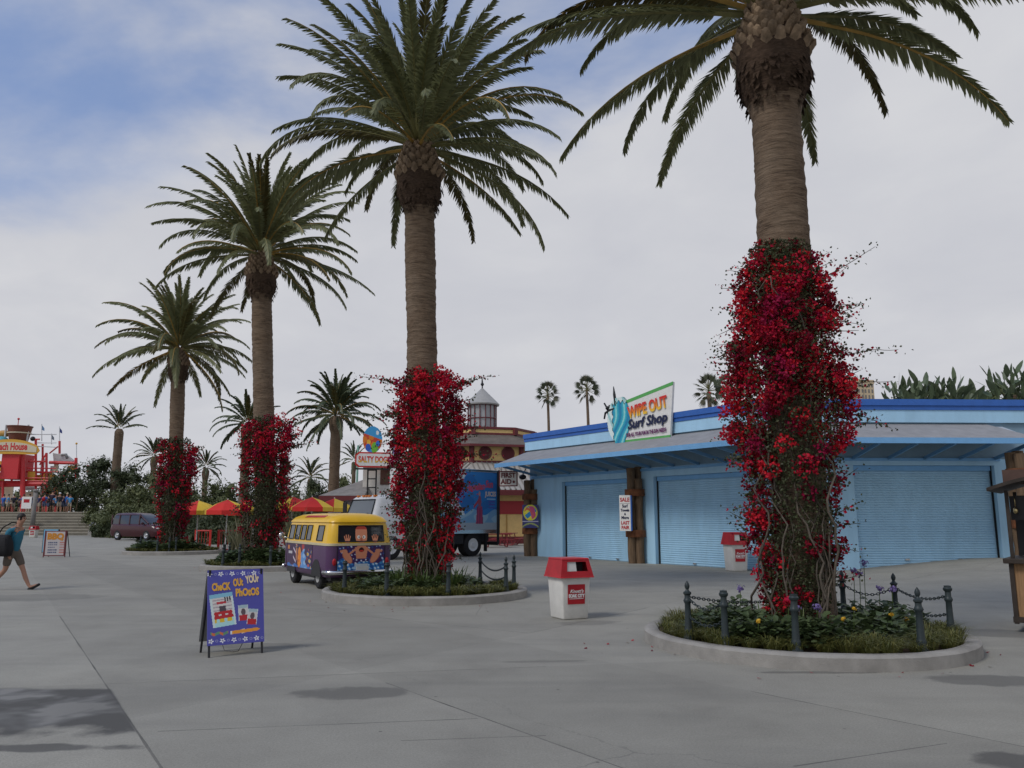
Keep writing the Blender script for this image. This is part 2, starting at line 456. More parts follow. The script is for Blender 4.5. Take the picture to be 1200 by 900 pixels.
gb.add([(x, y, gz(x, y)) for y in ys for x in xs],
       [(j * nxx + i, j * nxx + i + 1, (j + 1) * nxx + i + 1, (j + 1) * nxx + i) for j in range(len(ys) - 1) for i in range(nxx - 1)])
kind(gb.build('ground', gm, smooth=True), 'structure')['label'] = 'grey worn concrete plaza paving'
# ================================================================ surf shop
blue_wall = M('pale_blue_painted_wall', (.36, .585, .76), .72, .06, 1.2, .1, 30, dirt=.16, stretch=(2.2, 2.2, .45))
blue_shut = M('pale_blue_roller_steel', (.35, .565, .73), .55, .06, 1.6, 0, dirt=.20, stretch=(1.6, 1.6, .5))
blue_cap = M('dark_blue_trim', (.035, .125, .42), .5, .08, 4, dirt=.1)
blue_mid = M('mid_blue_trim', (.17, .39, .66), .5, .06, 4, dirt=.1)
blue_brk = plain('bracket_blue', (.13, .28, .46), .6)
blue_sof = M('grey_soffit', (.40, .45, .50), .7, .06, 4, dirt=.1)
roof_grey = M('grey_rolled_roofing', (.27, .27, .275), .9, .12, 2.5, .3, 40, dirt=.25)
dark_gap = plain('shutter_gap_black', (.012, .014, .018), .8)  # near-black strips: shade of the shutter-edge gaps put in as colour

CR = Vector((8.25, 25.2, 0)); DL = Vector((-.564, .826, 0)); LW = 13.2
AL = CR + DL * LW; EX = -DL
ar = R(2.0); ER = Vector((math.cos(ar), math.sin(ar), 0)); RW = 13.0
def frame(o, ex):
    ey = Vector((-ex.y, ex.x, 0))
    return Matrix(((ex.x, ey.x, 0, o.x), (ex.y, ey.y, 0, o.y), (0, 0, 1, 0), (0, 0, 0, 1)))
TL = frame(AL, EX); TR = frame(CR, ER)
def along(o, ex, u):       # distance along a wing where image column u meets its wall
    k = (u - 600) / 946.0
    return (k * o.y - o.x) / (ex.x - k * ex.y)
shop = thing('surf_shop', 'long pale blue flat-roofed shop with closed roller shutters and a dark blue parapet cap', 'shop', CR)
shop_inv = Matrix.Translation(-CR)
def SB(T): b = MB(); b.T = shop_inv @ T; return b
dL = [(along(AL, EX, 659), along(AL, EX, 745)), (along(AL, EX, 767), along(AL, EX, 897))]
dR = [(along(CR, ER, 1004), along(CR, ER, 1171))]
ZT = {0: 3.16, 1: 3.30}; REC = .22
wb = MB()
for wi, (T, L, ds) in enumerate(((TL, LW, dL), (TR, RW, dR))):
    wb.T = shop_inv @ T; zt = ZT[wi]
    edges = [0] + [x for d in ds for x in d] + [L]
    if wi == 0: edges[-1] = L - .003
    for k in range(0, len(edges), 2):
        wb.box2((edges[k], 0, -.4), (edges[k + 1], .35, zt))
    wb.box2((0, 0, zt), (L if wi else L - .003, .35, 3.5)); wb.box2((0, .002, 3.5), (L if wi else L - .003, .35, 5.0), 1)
    wb.box2((0, REC + .1, -.4), (L - .05, .34, zt - .002)) if False else None
wb.T = shop_inv @ TL
wb.box2((.003, .36, -.4), (.35, 9, 5.0))                 # far gable end wall
wb.build('wall', [blue_wall, M('wall_painted_eave_shade', (.20, .30, .38), .8, .06, 3)], shop)  # second colour is the eave's shade, painted onto the upper wall
# parapet, cap, roof deck
pb = MB(); cb = MB(); fb = MB(); rb = MB(); ob = MB()
OV, ZS0, ZS1 = 1.8, 4.62, 3.98
def offs(d):               # corner of the two wings pushed outwards by d
    nL = Vector((-EX.y * -1, EX.x * -1, 0)); nL = Vector((EX.y, -EX.x, 0)); nR = Vector((ER.y, -ER.x, 0))
    a = CR + nL * d; b = CR + nR * d
    den = EX.x * ER.y - EX.y * ER.x; t = ((b - a).x * ER.y - (b - a).y * ER.x) / den
    return a + EX * t
nL = Vector((EX.y, -EX.x, 0)); nR = Vector((ER.y, -ER.x, 0)); BR = CR + ER * RW; BS = CR + ER * 7.5
def band(mb, d0, d1, z0, z1, mi=0, lo=0.0, BR=BR):
    """a mitred strip following both wings between offsets d0 (inner) and d1 (outer), heights z0..z1"""
    for side in (0, 1):
        if side == 0: q = [AL - EX * lo + nL * d0, offs(d0), offs(d1), AL - EX * lo + nL * d1]
        else: q = [offs(d0), BR + nR * d0, BR + nR * d1, offs(d1)]
        vs = [Vector((p.x, p.y, z)) for z in (z0, z1) for p in q]
        mb.add([p - CR for p in vs], [(0, 3, 2, 1), (4, 5, 6, 7), (0, 1, 5, 4), (1, 2, 6, 5), (2, 3, 7, 6), (3, 0, 4, 7)], mi)
band(pb, -.12, .09, 4.66, 5.06, lo=.25); pb.build('parapet', blue_wall, shop)
band(cb, -.16, .16, 5.20, 5.40, lo=.3); band(cb, -.14, .12, 5.063, 5.197, lo=.28); cb.build('cornice', blue_cap, shop)
# sloping skirt roof
for side in (0, 1):
    if side == 0: q = [(AL - EX * .1 + nL * OV, ZS1), (offs(OV), ZS1), (offs(.0), ZS0), (AL - EX * .1 + nL * .0, ZS0)]
    else: q = [(offs(OV), ZS1), (BS + nR * OV, ZS1), (BS - ER * .5 + nR * 0, ZS0), (offs(0), ZS0)]
    rb.slab([Vector((p.x, p.y, z)) - CR for p, z in q], .05)
rb.build('awning_roof', roof_grey, shop)
sf_ = MB()
for side in (0, 1):
    if side == 0: q = [(AL + nL * (OV - .05), ZS1 - .075), (offs(OV - .05), ZS1 - .075), (offs(.004), ZS0 - .075), (AL + nL * .004, ZS0 - .075)]
    else: q = [(offs(OV - .05), ZS1 - .075), (BS + nR * (OV - .05), ZS1 - .075), (BS + nR * .004, ZS0 - .075), (offs(.004), ZS0 - .075)]
    sf_.slab([Vector((p.x, p.y, z)) - CR for p, z in q], .02)
sf_.build('soffit', blue_sof, shop)
fb_ = MB(); band(fb_, OV, OV + .045, 3.83, 4.00, lo=.1, BR=BS)
fb_.build('fascia', blue_mid, shop)
gb_ = MB(); gb_.T = shop_inv @ TL                       # gable end board of the skirt
gb_.slab([(-.13, .0, ZS0 - .16), (-.13, -OV, ZS1 - .17), (-.13, -OV, ZS1 - .01), (-.13, 0, ZS0)], .03)
gb_.build('barge_board', blue_mid, shop)
def rafter(T, x):
    b = SB(T); z0, z1 = 4.0, 3.84
    b.add([(x + dx, y, z) for dx in (-.03, .03) for (y, z) in ((-.003, 3.46), (-.003, 3.56), (-OV + .06, 3.89), (-OV + .01, 3.89), (-OV + .01, 3.80))],
          [(0, 1, 2, 3, 4), (9, 8, 7, 6, 5), (0, 5, 6, 1), (1, 6, 7, 2), (2, 7, 8, 3), (3, 8, 9, 4), (4, 9, 5, 0)])
    return b.build('bracket', blue_brk, shop)
for i in range(11): rafter(TL, .5 + i * 1.2)
for i in range(6): rafter(TR, 1.4 + i * 1.15)
for (T, z) in ((TL, 3.38), (TR, 3.44)):
    b = SB(T); b.box2((.2, -.05, z), (LW - .2 if T is TL else 7.3, -.003, z + .09)); b.build('ledger_board', blue_mid, shop)
def shutter(T, x0, x1, zt):
    b = SB(T); z = -.3; p = .076; vs = []; fs = []; k = 0
    while z < zt - .001:
        z1 = min(z + p, zt)
        b.add([(x0, REC, z), (x1, REC, z), (x1, REC - .022, z + .02), (x0, REC - .022, z + .02), (x1, REC - .022, z1 - .018), (x0, REC - .022, z1 - .018), (x1, REC, z1), (x0, REC, z1)],
              [(0, 1, 2, 3), (3, 2, 4, 5), (5, 4, 6, 7)])
        z = z1
    b.box2((x0, REC + .002, -.3), (x1, REC + .05, zt)); b.keep = True
    o = b.build('roller_shutter', blue_shut, shop)
    for (xa, xb) in ((x0 + .002, x0 + .055), (x1 - .055, x1 - .002)):
        g = SB(T); g.box2((xa, REC - .06, -.3), (xb, REC - .03, zt - .002)); g.build('edge_gap_strip', dark_gap, o)
    h = SB(T); h.box2((x0 + .06, REC - .10, zt - .16), (x1 - .06, REC - .03, zt - .003)); h.build('shutter_box', blue_mid, o)
    zb = .02 if T is TL else .3
    for xx in (.35, .72):
        l = SB(T); l.box2((x0 + (x1 - x0) * xx - .07, REC - .07, zb + .04), (x0 + (x1 - x0) * xx + .07, REC - .03, zb + .09)); l.build('lock_handle', chrome, o)
for d in dL: shutter(TL, d[0], d[1], ZT[0])
for d in dR: shutter(TR, d[0], d[1], ZT[1])
rk = MB(); rk.T = shop_inv
rk.prism([(p.x, p.y) for p in (AL + Vector((.3, .2, 0)), CR + Vector((.2, .3, 0)), BR + Vector((0, .3, 0)), BR + Vector((0, 12, 0)), AL + Vector((8, 6, 0)))], 4.9, 4.99, 0, 'Z')
rk.build('flat_roof', roof_grey, shop)
sb_ = MB(); sb_.T = shop_inv @ TR; sb_.box2((RW - .3, .36, -.4), (RW, 11, 5.0)); sb_.build('wall', blue_wall, shop)

# ---- signs on and by the shop
def grad_mat(name, z0, z1, stops):
    m, T, b = mat_base(name); t = T.nodes.new('ShaderNodeTexCoord'); sp = T.nodes.new('ShaderNodeSeparateXYZ')
    T.links.new(t.outputs['Object'], sp.inputs[0])
    T.links.new(ramp_(math_('DIVIDE', math_('SUBTRACT', sp.outputs[1], z0, nt_=T), z1 - z0, nt_=T), stops, T), b.inputs['Base Color'])
    b.inputs['Roughness'].default_value = .45; return m
sun_red = grad_mat('red_to_yellow_lettering', -.28, .28, [(.1, (.85, .62, .04)), (.45, (.80, .25, .02)), (.85, (.60, .02, .02))])
navy = plain('navy_lettering', (.012, .018, .06), .5); purple_l = plain('purple_lettering', (.13, .02, .11), .5)
green_t = plain('green_sign_trim', (.10, .38, .10), .5)
signx = along(AL, EX, 745)
# the sign stands on the skirt roof, leaning against the parapet
sw = thing('shop_sign', 'white WIPE OUT Surf Shop sign with a curling wave on the blue shop roof', 'shop sign')
sgx0, sgx1 = along(AL, EX, 719), along(AL, EX, 801)
mid = TL @ Vector(((sgx0 + sgx1) / 2, -.30, 0)); sw.location = (mid.x, mid.y, 4.47); sw.rotation_euler = (0, 0, math.atan2(EX.y, EX.x))
W_ = sgx1 - sgx0; x0 = -W_ / 2; fx = lambda f: x0 + W_ * f
b = MB(); b.prism([(fx(.15), .0), (fx(.937), .0), (fx(1), 2.02), (fx(.30), 1.62)], 0, .10)
b.build('sign_board', white, sw, bevel=.008)
b = MB(); b.slab([(fx(.335), -.004, 1.52), (fx(1) - .01, -.004, 1.90), (fx(1) + .003, -.004, 2.03), (fx(.30), -.004, 1.63)], .02); b.build('top_stripe', green_t, sw)
b = MB(); b.slab([(fx(.15), -.004, -.012), (fx(.937), -.004, -.012), (fx(.945), -.004, .12), (fx(.15), -.004, .12)], .02); b.build('bottom_stripe', green_t, sw)
ww, wh = W_ * .345, 1.80
def wv(u, v):
    # a curling wave: pale foam at the left and along the crest, blue-green face running down to the right
    crest = .80 + .10 * math.sin(u * 3.2) + .03 * math.sin(u * 38)
    lip = .30 + .22 * (v - .35) ** 2 - .10 * v + .03 * math.sin(v * 34)
    if v > crest or u < lip:
        return hx('14181e') if (abs(v - crest) < .022 and u > lip - .02) or (abs(u - lip) < .022 and v < crest) else (hx('d7e6e2') if math.sin(u * 21 + v * 15) > -.55 else hx('9cc8c8'))
    a = math.sin(u * 17 + 2.4 * (1 - v) ** 2 * 4 + .8 * math.sin(v * 9))
    return hx('8fd0cf') if a > .86 else (hx('3cb0bd') if a > .2 else (hx('2496b4') if a > -.7 else hx('1d7ea6')))
painted('wave_panel', ww, wh, 56, 60, wv, sw, .10, (fx(.035) + ww / 2, -.03, .0), keepf=lambda u, v: ((u - .56) / (.56 if u < .56 else .44)) ** 2 + ((v - .52) / .5) ** 2 < 1 or (u > .34 and v < .22 and u < .75 + .25 * v))
b = MB(); b.tube([(fx(.165), 0, 1.5), (fx(.145), 0, 1.95), (fx(.135), 0, 2.28)], [.05, .055, .015], 8); b.build('surfboard_cutout', black, sw, True)
b = MB(); xq = fx(.035)
b.tube([(xq - .22, 0, 1.05), (xq - .15, 0, 1.28), (xq + .1, 0, 1.36), (xq + .42, 0, 1.40)], [.035, .045, .06, .045], 6)
b.tube([(xq + .0, 0, 1.36), (xq - .1, 0, 1.55), (xq - .2, 0, 1.68)], .035, 6); b.tube([(xq + .06, 0, 1.36), (xq + .1, 0, 1.58)], .035, 6)
b.tube([(xq - .02, 0, 1.34), (xq + .05, 0, 1.1), (xq + .14, 0, .95)], .03, 6); b.ball((xq - .02, 0, 1.47), .08, 8, 6)
b.build('tumbling_surfer_cutout', black, sw, True)
text('WIPE OUT', .60, sun_red, sw, (fx(.64), -.045, 1.22), (PI / 2, -R(6), 0), .024, 0, .004, fit=W_ * .57)
text('Surf Shop', .50, navy, sw, (fx(.635), -.045, .72), (PI / 2, -R(3), 0), .016, .25, .004, fit=W_ * .57)
text('FOR ALL YOUR FUN IN THE SUN NEEDS', .20, purple_l, sw, (fx(.615), -.045, .30), (PI / 2, -R(1), 0), .007, 0, .004, fit=W_ * .57)
b = MB(); b.box2((fx(.30), .11, -.12), (fx(.30) + .06, .19, 1.2)); b.build('sign_brace', black, sw)
b = MB(); b.box2((fx(.9), .11, -.12), (fx(.9) + .06, .19, 1.4)); b.build('sign_brace', black, sw)

wood_log = M('weathered_piling_wood', (.135, .088, .052), .9, .35, 3, .6, 30, dirt=.4, stretch=(6, 6, .8))
rust = M('rusty_steel_band', (.15, .055, .022), .85, .35, 6, .3, 30)
def piling(u, v, hts, label, sc=1.0):
    p = G(u, v); d = gz(p.x, p.y)
    if d > .02: p = P(u, v, 24.0); p.z = gz(p.x, p.y) - .02
    t = thing('log_piling', label, 'log piling', p, rnd.uniform(0, 1), 'log piling clusters bound with rusty bands')
    for i, h in enumerate(hts):
        a = i * 2 * PI / len(hts) + .3; rr = .20 * sc
        b = MB(); n = 9; x, y = rr * math.cos(a), rr * math.sin(a); r0 = .165 * sc
        b.tube([(x + .012 * math.sin(k * 1.7 + i), y + .012 * math.cos(k * 2.1 + i), h * k / (n - 1)) for k in range(n)], [r0 * (1 - .08 * k / n) * rnd.uniform(.96, 1.04) for k in range(n)], 14)
        b.build('log', wood_log, t, 'auto')
    for z in (.95, 2.45):
        b = MB(); b.lathe([(.372 * sc, z), (.378 * sc, z + .02), (.378 * sc, z + .24), (.372 * sc, z + .26)], n=24, cap=False)
        b.lathe([(.36 * sc, z), (.36 * sc, z + .26)], n=24, cap=False); b.build('band', rust, t, 'auto')
    return t
p1 = piling(746, 660, [3.55, 3.25, 3.5, 3.1], 'cluster of weathered logs with rusty bands between the two left-hand shutters')
p2 = piling(622, 651.5, [3.35, 3.1, 3.3, 2.9], 'cluster of weathered logs at the far left end of the blue shop front')
p3 = piling(1206, 655, [3.25, 3.2, 3.15, 3.0], 'cluster of weathered logs at the right end of the shop, behind the dark cart')

# narrow price sign fixed beside the middle piling
q = G(737, 660); sg = thing('piling_sign', 'narrow white notice board with red and black lettering on the middle log piling', 'notice', (q.x - .16, q.y - .42, 1.18), R(-24))
b = MB(); b.box2((-.21, 0, 0), (.21, .09, 1.30)); b.build('board', plain('notice_white', (.72, .71, .68), .5), sg, bevel=.006)
b = MB(); b.box2((.212, .004, .01), (.25, .11, 1.29)); b.build('board_edge', blue_cap, sg)
redl = plain('red_lettering', (.45, .02, .03), .5)
b = MB(); b.box2((-.19, -.004, .985), (.19, -.001, .995)); b.build('rule_line', navy, sg)
for i, (s_, z, mt_, sz) in enumerate([('SALE', 1.13, redl, .20), ('Surf', .90, navy, .15), ('Towels', .75, navy, .13), ('&', .61, navy, .11), ('More', .48, navy, .15), ('LAST', .29, redl, .17), ('PAIR', .12, redl, .17)]):
    text(s_, sz, mt_, sg, (0, -.006, z), bold=.006, sx=.85)
# round emblem board on the far piling
q = G(622, 651.5); em = thing('emblem_board', 'blue board with a round yellow and pink emblem hung on the far left log piling', 'emblem board', (q.x - .02, q.y - .46, 1.22), R(-10))
def emb(u, v):
    c = hx('35386f')
    d = math.hypot((u - .5) * .78, (v - .66) * 1.0)
    if d < .345: c = hx('c9c53a')
    if d < .29:
        a = math.sin(u * 9 + 3 * v); b_ = math.sin(v * 14 - u * 8)
        c = hx('c04a78') if a > .2 else (hx('d9cf40') if b_ > .1 else hx('2a7fb4'))
        if abs(v - .58 - .25 * math.sin(u * 5)) < .05: c = hx('c45a4a')
    if v < .27 and abs(v - .19 + .15 * (u - .5) ** 2 * 4) < .035: c = hx('8f9a5c')
    if abs(v - .29) < .02: c = hx('a9a9b8')
    return c
painted('board', .72, 1.0, 36, 50, emb, em, .04)
# FIRST AID sign hanging from the far eave
q = TL @ Vector((-.05, -1.65, 0)); fa = thing('hanging_sign', 'white FIRST AID sign with dark red letters hanging from the far shop eave', 'sign', (q.x + .42, q.y + .1, 3.02), R(-12))
b = MB(); b.box2((-.42, 0, 0), (.42, .05, .68)); b.build('board', plain('sign_cream', (.62, .60, .55), .5), fa, bevel=.006)
b = MB(); [b.box2(*a) for a in (((-.42, -.006, .63), (.42, -.001, .68)), ((-.42, -.006, 0), (.42, -.001, .05)), ((-.42, -.006, .05), (-.37, -.001, .63)), ((.37, -.006, .05), (.42, -.001, .63)))]; b.build('frame', maroon, fa)
text('FIRST', .29, maroon, fa, (0, -.008, .48), bold=.012, sx=.95); text('AID', .29, maroon, fa, (-.09, -.008, .2), bold=.012)
b = MB(); b.cyl((.25, -.008, .2), (.25, -.001, .2), .06, 16); b.build('dot', maroon, fa)
for x in (-.3, .3): b = MB(); b.cyl((x, .025, .68), (x, .025, 1.02), .012, 6); b.build('hanger', black, fa)
# black floodlight under the far eave
q = TL @ Vector((.15, -.5, 3.45)); fl = thing('eave_lamp', 'small black lamp under the far end of the shop eave', 'lamp', q, math.atan2(EX.y, EX.x))
b = MB(); b.ball((0, 0, 0), .15, 12, 8, 0, (1.3, 1, .8)); b.build('housing', black, fl, True); b = MB(); b.cyl((0, 0, .1), (0, .2, .42), .02, 6); b.cyl((0, .2, .42), (0, .5, .42), .02, 6); b.build('arm', black, fl)

# ================================================================ palms
frond_g = leafmat('date_palm_leaflet', [(.14, .15, .066), (.17, .18, .08), (.21, .22, .108), (.115, .125, .058)], .42, .32)
frond_o = leafmat('old_palm_leaflet', [(.085, .078, .025), (.11, .085, .025), (.060, .062, .025)], .5, .15)
frond_far = leafmat('distant_palm_leaflet', [(.05, .07, .035), (.065, .085, .042), (.075, .09, .05)], .5, .12)
rachis_m = M('palm_leaf_stalk', (.16, .15, .055), .5, .25, 3)
rachis_o = M('yellow_leaf_stalk', (.36, .22, .05), .5, .3, 3)
boot_m = M('cut_leaf_bases', (.22, .155, .098), .9, .45, 7, .6, 25, dirt=.5)
def trunk_mat():
    m, T, b = mat_base('ringed_palm_bark'); t = T.nodes.new('ShaderNodeTexCoord'); vec = t.outputs['Object']
    mp = T.nodes.new('ShaderNodeMapping'); mp.inputs['Scale'].default_value = (2.2, 2.2, 17); T.links.new(vec, mp.inputs[0])
    n1 = noise_(mp.outputs[0], 1.6, 5, .65, .6, T); n2 = noise_(vec, 1.2, 5, .6, 0, T); n3 = noise_(mp.outputs[0], 5, 4, .7, .2, T)
    c = ramp_(n1, [(.3, (.045, .03, .021)), (.45, (.13, .09, .06)), (.62, (.185, .132, .09)), (.8, (.25, .185, .13))], T)
    c = mix_(ramp_(n3, [(.5, 0.0), (.7, .6)], T), c, (.07, .048, .034), T)
    c = mix_(ramp_(n2, [(.4, 0.0), (.7, .4)], T), c, (.22, .175, .13), T)
    T.links.new(c, b.inputs['Base Color']); b.inputs['Roughness'].default_value = .92; b.inputs['Specular IOR Level'].default_value = .15
    bp = T.nodes.new('ShaderNodeBump'); bp.inputs['Strength'].default_value = .9; bp.inputs['Distance'].default_value = .03
    T.links.new(n1, bp.inputs['Height']); T.links.new(bp.outputs[0], b.inputs['Normal']); return m
bark = trunk_mat()
fibre = M('dark_palm_fibre', (.075, .05, .035), .95, .5, 9, .9, 45, spec=.1, stretch=(1.5, 1.5, 5))

def frond(mb, rg, base, az, el, L, bend, ll, ns, mi, ri, twist=0, vlift=.45, wmul=1.0):
    """one feather leaf: an arching stalk with two rows of leaflets"""
    np_ = 12; pts = []; tans = []; p = Vector(base); side = Vector((-math.sin(az), math.cos(az), 0)); sway = rg.uniform(-.22, .22)
    for i in range(np_ + 1):
        t = i / np_; a = el - bend * t ** 1.75; az2 = az + sway * t
        d = Vector((math.cos(a) * math.cos(az2), math.cos(a) * math.sin(az2), math.sin(a)))
        pts.append(p.copy()); tans.append(d); p = p + d * (L / np_)
    mb.tube(pts, [.045 * (1 - .85 * i / np_) * (L / 3.6) for i in range(np_ + 1)], 4, ri, cap=False)
    for k in range(ns):
        t = .13 + .87 * (k + rg.random() * .6) / ns
        x = t * np_; i = min(int(x), np_ - 1); f = x - i
        q = pts[i].lerp(pts[i + 1], f); tg = tans[i].lerp(tans[i + 1], f).normalized()
        nrm = side.cross(tg).normalized()
        if nrm.z < 0 and el < PI / 2: pass
        prof = min(1, .35 + 2.6 * (t - .10)) * (1 - .62 * max(0, t - .5) / .5)
        ln = ll * prof * rg.uniform(.85, 1.1)
        fw = math.tan(R(40 + 24 * t + rg.uniform(-8, 8)))
        for sgn in (-1, 1):
            sd_ = Matrix.Rotation(twist, 3, tg) @ (side * sgn)
            up = Matrix.Rotation(twist, 3, tg) @ nrm
            d = (sd_ + tg * fw + up * (vlift + rg.uniform(-.25, .3))).normalized()
            wv_ = tg.cross(d).cross(d); wv_ = (tg - d * tg.dot(d)).normalized() * (.021 * wmul)
            m_ = q + d * ln * .5 + Vector((0, 0, -.02 * ln)); e = q + d * ln + Vector((0, 0, -.10 * ln))
            mb.add([q - wv_ * .5, q + wv_ * .5, m_ + wv_, m_ - wv_, e], [(0, 1, 2, 3), (3, 2, 4)], mi)
def crown_mesh(seed, n, L, ll, ns, zc_, el_lo=-38, el_hi=86, r0=.35, old=.06, wmul=1.0, skew=.75, lowb=(40, 66)):
    rg = random.Random(seed); mb = MB(); mb.keep = True
    for i in range(n):
        t = ((i + .5) / n) ** skew                   # 0 = lowest, 1 = innermost upright
        el = R(el_lo + (el_hi - el_lo) * t + rg.uniform(-7, 7)); az = i * 2.399963 + rg.uniform(-.25, .25)
        bend = R(rg.uniform(58, 100)) * (1 - .55 * max(0, t - .55) / .45) if t > .25 else R(rg.uniform(*lowb))
        Lf = L * (1 - .18 * max(0, t - .7) / .3) * rg.uniform(.86, 1.08)
        r_ = r0 * (1.0 - .85 * t); zb = zc_ + .55 * t
        mi = 1 if rg.random() < old * (2 if t < .35 else .7) else 0
        frond(mb, rg, (r_ * math.cos(az), r_ * math.sin(az), zb), az, el, Lf, bend, ll, ns, mi, 3 if rg.random() < .25 else 2, rg.uniform(-.45, .45), .55, wmul)
    return mb
def trunk_mesh(seed, H, r0, rb, zb0, lean=(0, 0), step=.045, n=40, flare=1.22):
    """ringed bark column that swells into the pineapple of old leaf bases below the crown"""
    rg = random.Random(seed); mb = MB(); z = -.1; pts = []; rad = []
    while z < H:
        t = z / H
        r_ = r0 * (1 + (flare - 1) * math.exp(-max(z, 0) / .45))
        if z > zb0 - .50:
            k = ss(zb0 - .50, zb0 + .12, z); r_ = r0 + (rb - r0) * k
        if z > zb0 + .45: r_ = rb * (1 - .42 * ss(zb0 + .45, H, z))
        r_ *= 1 + rg.uniform(-.016, .016) + .02 * math.sin(z * 2.1 + seed)
        pts.append((lean[0] * t, lean[1] * t, z)); rad.append(r_); z += step * rg.uniform(.7, 1.3)
    o = len(mb.v); mb.tube(pts, rad, n)
    for i in range(o, len(mb.v)):                     # ragged ring scars
        x, y, z = mb.v[i]; k = 1 + .055 * (noise.noise(Vector((x * 3, y * 3, z * 9 + seed))))+ .012 * noise.noise(Vector((x * 11, y * 11, z * 30)))
        mb.v[i] = (lean[0] * z / H + (x - lean[0] * z / H) * k, lean[1] * z / H + (y - lean[1] * z / H) * k, z)
    return mb
def boots_mesh(seed, H, rb, zb0, lean=(0, 0)):
    rg = random.Random(seed); mb = MB(); rows = 8; per = 15
    for j in range(rows):
        z = zb0 + .50 + (H - zb0 - .46) * j / rows
        r_ = rb * (1 - .42 * ss(zb0 + .45, H, z)) * .99
        for k in range(per):
            a = 2 * PI * (k + .5 * (j % 2)) / per + rg.uniform(-.06, .06); ca, sa = math.cos(a), math.sin(a)
            c = Vector((lean[0] * z / H + r_ * ca, lean[1] * z / H + r_ * sa, z)); ot = Vector((ca, sa, 0)); sd_ = Vector((-sa, ca, 0)); up = Vector((0, 0, 1))
            wd = .085 * rb / .5 * rg.uniform(.8, 1.15); out_ = rg.uniform(.05, .11); hh = rg.uniform(.07, .12)
            tip = c + ot * out_ + up * hh
            mb.add([c - sd_ * wd - up * .03, c + sd_ * wd - up * .03, c + up * .16 - ot * .03, c - up * .10,
                    tip - sd_ * wd * .6, tip + sd_ * wd * .6, tip + up * .05 - ot * .02, tip - up * .06],
                   [(0, 3, 7, 4), (3, 1, 5, 7), (1, 2, 6, 5), (2, 0, 4, 6), (4, 7, 5, 6)])
    return mb
def date_palm(loc, seed, H, r0, rb, nf, L, label, ns=62, lean=(0, 0), group='tall date palms in round planters', ll=.52, el_lo=-38, skew=.75, old=.06, rot=0, wmul=1.0, lowb=(34, 60)):
    t = thing('palm_tree', label, 'palm tree', loc, rot, group)
    zb0 = H - 1.25
    tm = trunk_mesh(seed, H, r0, rb, zb0, lean); zc = zb0 - .28
    up_ = MB(); lo_ = MB()
    for mbx, keep_up in ((up_, True), (lo_, False)):
        mbx.v = tm.v; idx = [i for i, f in enumerate(tm.f) if (sum(tm.v[k][2] for k in f) / len(f) > zc + .10 * noise.noise(Vector((tm.v[f[0]][0] * 6, tm.v[f[0]][1] * 6, seed)))) == keep_up]
        mbx.f = [tm.f[i] for i in idx]; mbx.m = [0] * len(idx)
    for mbx in (up_, lo_):
        used = sorted({k for f in mbx.f for k in f}); mp_ = {k: i for i, k in enumerate(used)}; mbx.v = [mbx.v[k] for k in used]; mbx.f = [tuple(mp_[k] for k in f) for f in mbx.f]
    rgf = random.Random(seed + 5)
    for k in range(150):                              # ragged fibre hanging at the neck of the bulb
        a = rgf.uniform(0, 2 * PI); z = zc + rgf.uniform(-.12, .55); kk = ss(zb0 - .50, zb0 + .12, z); r_ = (r0 + (rb - r0) * kk) * 1.01
        o_ = Vector((math.cos(a), math.sin(a), 0)); s_ = Vector((-o_.y, o_.x, 0)) * rgf.uniform(.02, .06); p_ = Vector((lean[0] * z / H, lean[1] * z / H, z)) + o_ * r_
        up_.add([p_ - s_, p_ + s_, p_ + s_ * .4 + o_ * .05 - Vector((0, 0, rgf.uniform(.06, .16))), p_ - s_ * .5 + o_ * .04 - Vector((0, 0, rgf.uniform(.05, .12)))], [(0, 1, 2, 3)])
    lo_.build('trunk', bark, t, True); up_.build('fibrous_bulb', fibre, t, True)
    boots_mesh(seed, H, rb, zb0, lean).build('leaf_bases', boot_m, t)
    m = crown_mesh(seed, nf, L, ll, ns, H - .12, el_lo=el_lo, r0=rb * .62, skew=skew, old=old, wmul=wmul, lowb=lowb)
    o = m.build('crown', [frond_g, frond_o, rachis_m, rachis_o], t); o.location = (lean[0], lean[1], 0)
    return t
PL = [G(941, 753), G(499, 697.5), G(312, 665.5), G(203, 648.5)]     # planter centres
PR = [2.10, 2.2, 2.1, 2.2]
zz = lambda u, v, Y: P(u, v, Y).z
PX0 = PL[0].x + .07
date_palm((PX0, PL[0].y, .1), 3, zz(910, 18, PL[0].y) - .0, .36, .54, 72, 3.85, 'nearest and tallest-looking date palm, its crown cut off by the top of the picture', 128, ll=.38, el_lo=-8, skew=.80, lean=(-.0, .05), old=.10, lowb=(38, 58))
date_palm((PL[1].x, PL[1].y, .1), 11, zz(490, 178, PL[1].y), .345, .53, 86, 3.85, 'second date palm, red-flowered vine on its trunk, behind the painted van and planter', 104, ll=.38, el_lo=-26, skew=.64, lean=(-.36, 0), old=.08)
date_palm((PL[2].x, PL[2].y, .1), 23, zz(305, 302, PL[2].y), .345, .52, 86, 3.85, 'third date palm with a full dark crown, behind the blue photo sign', 80, ll=.38, el_lo=-24, skew=.62, lean=(-.75, 0), wmul=1.2)
date_palm((PL[3].x, PL[3].y, .1), 31, zz(208, 412, PL[3].y), .33, .47, 74, 3.8, 'fourth date palm, lowest of the row, in front of the dark red minivan', 66, ll=.40, el_lo=-36, skew=.68, old=.16, wmul=1.4, lean=(-.42, 0))

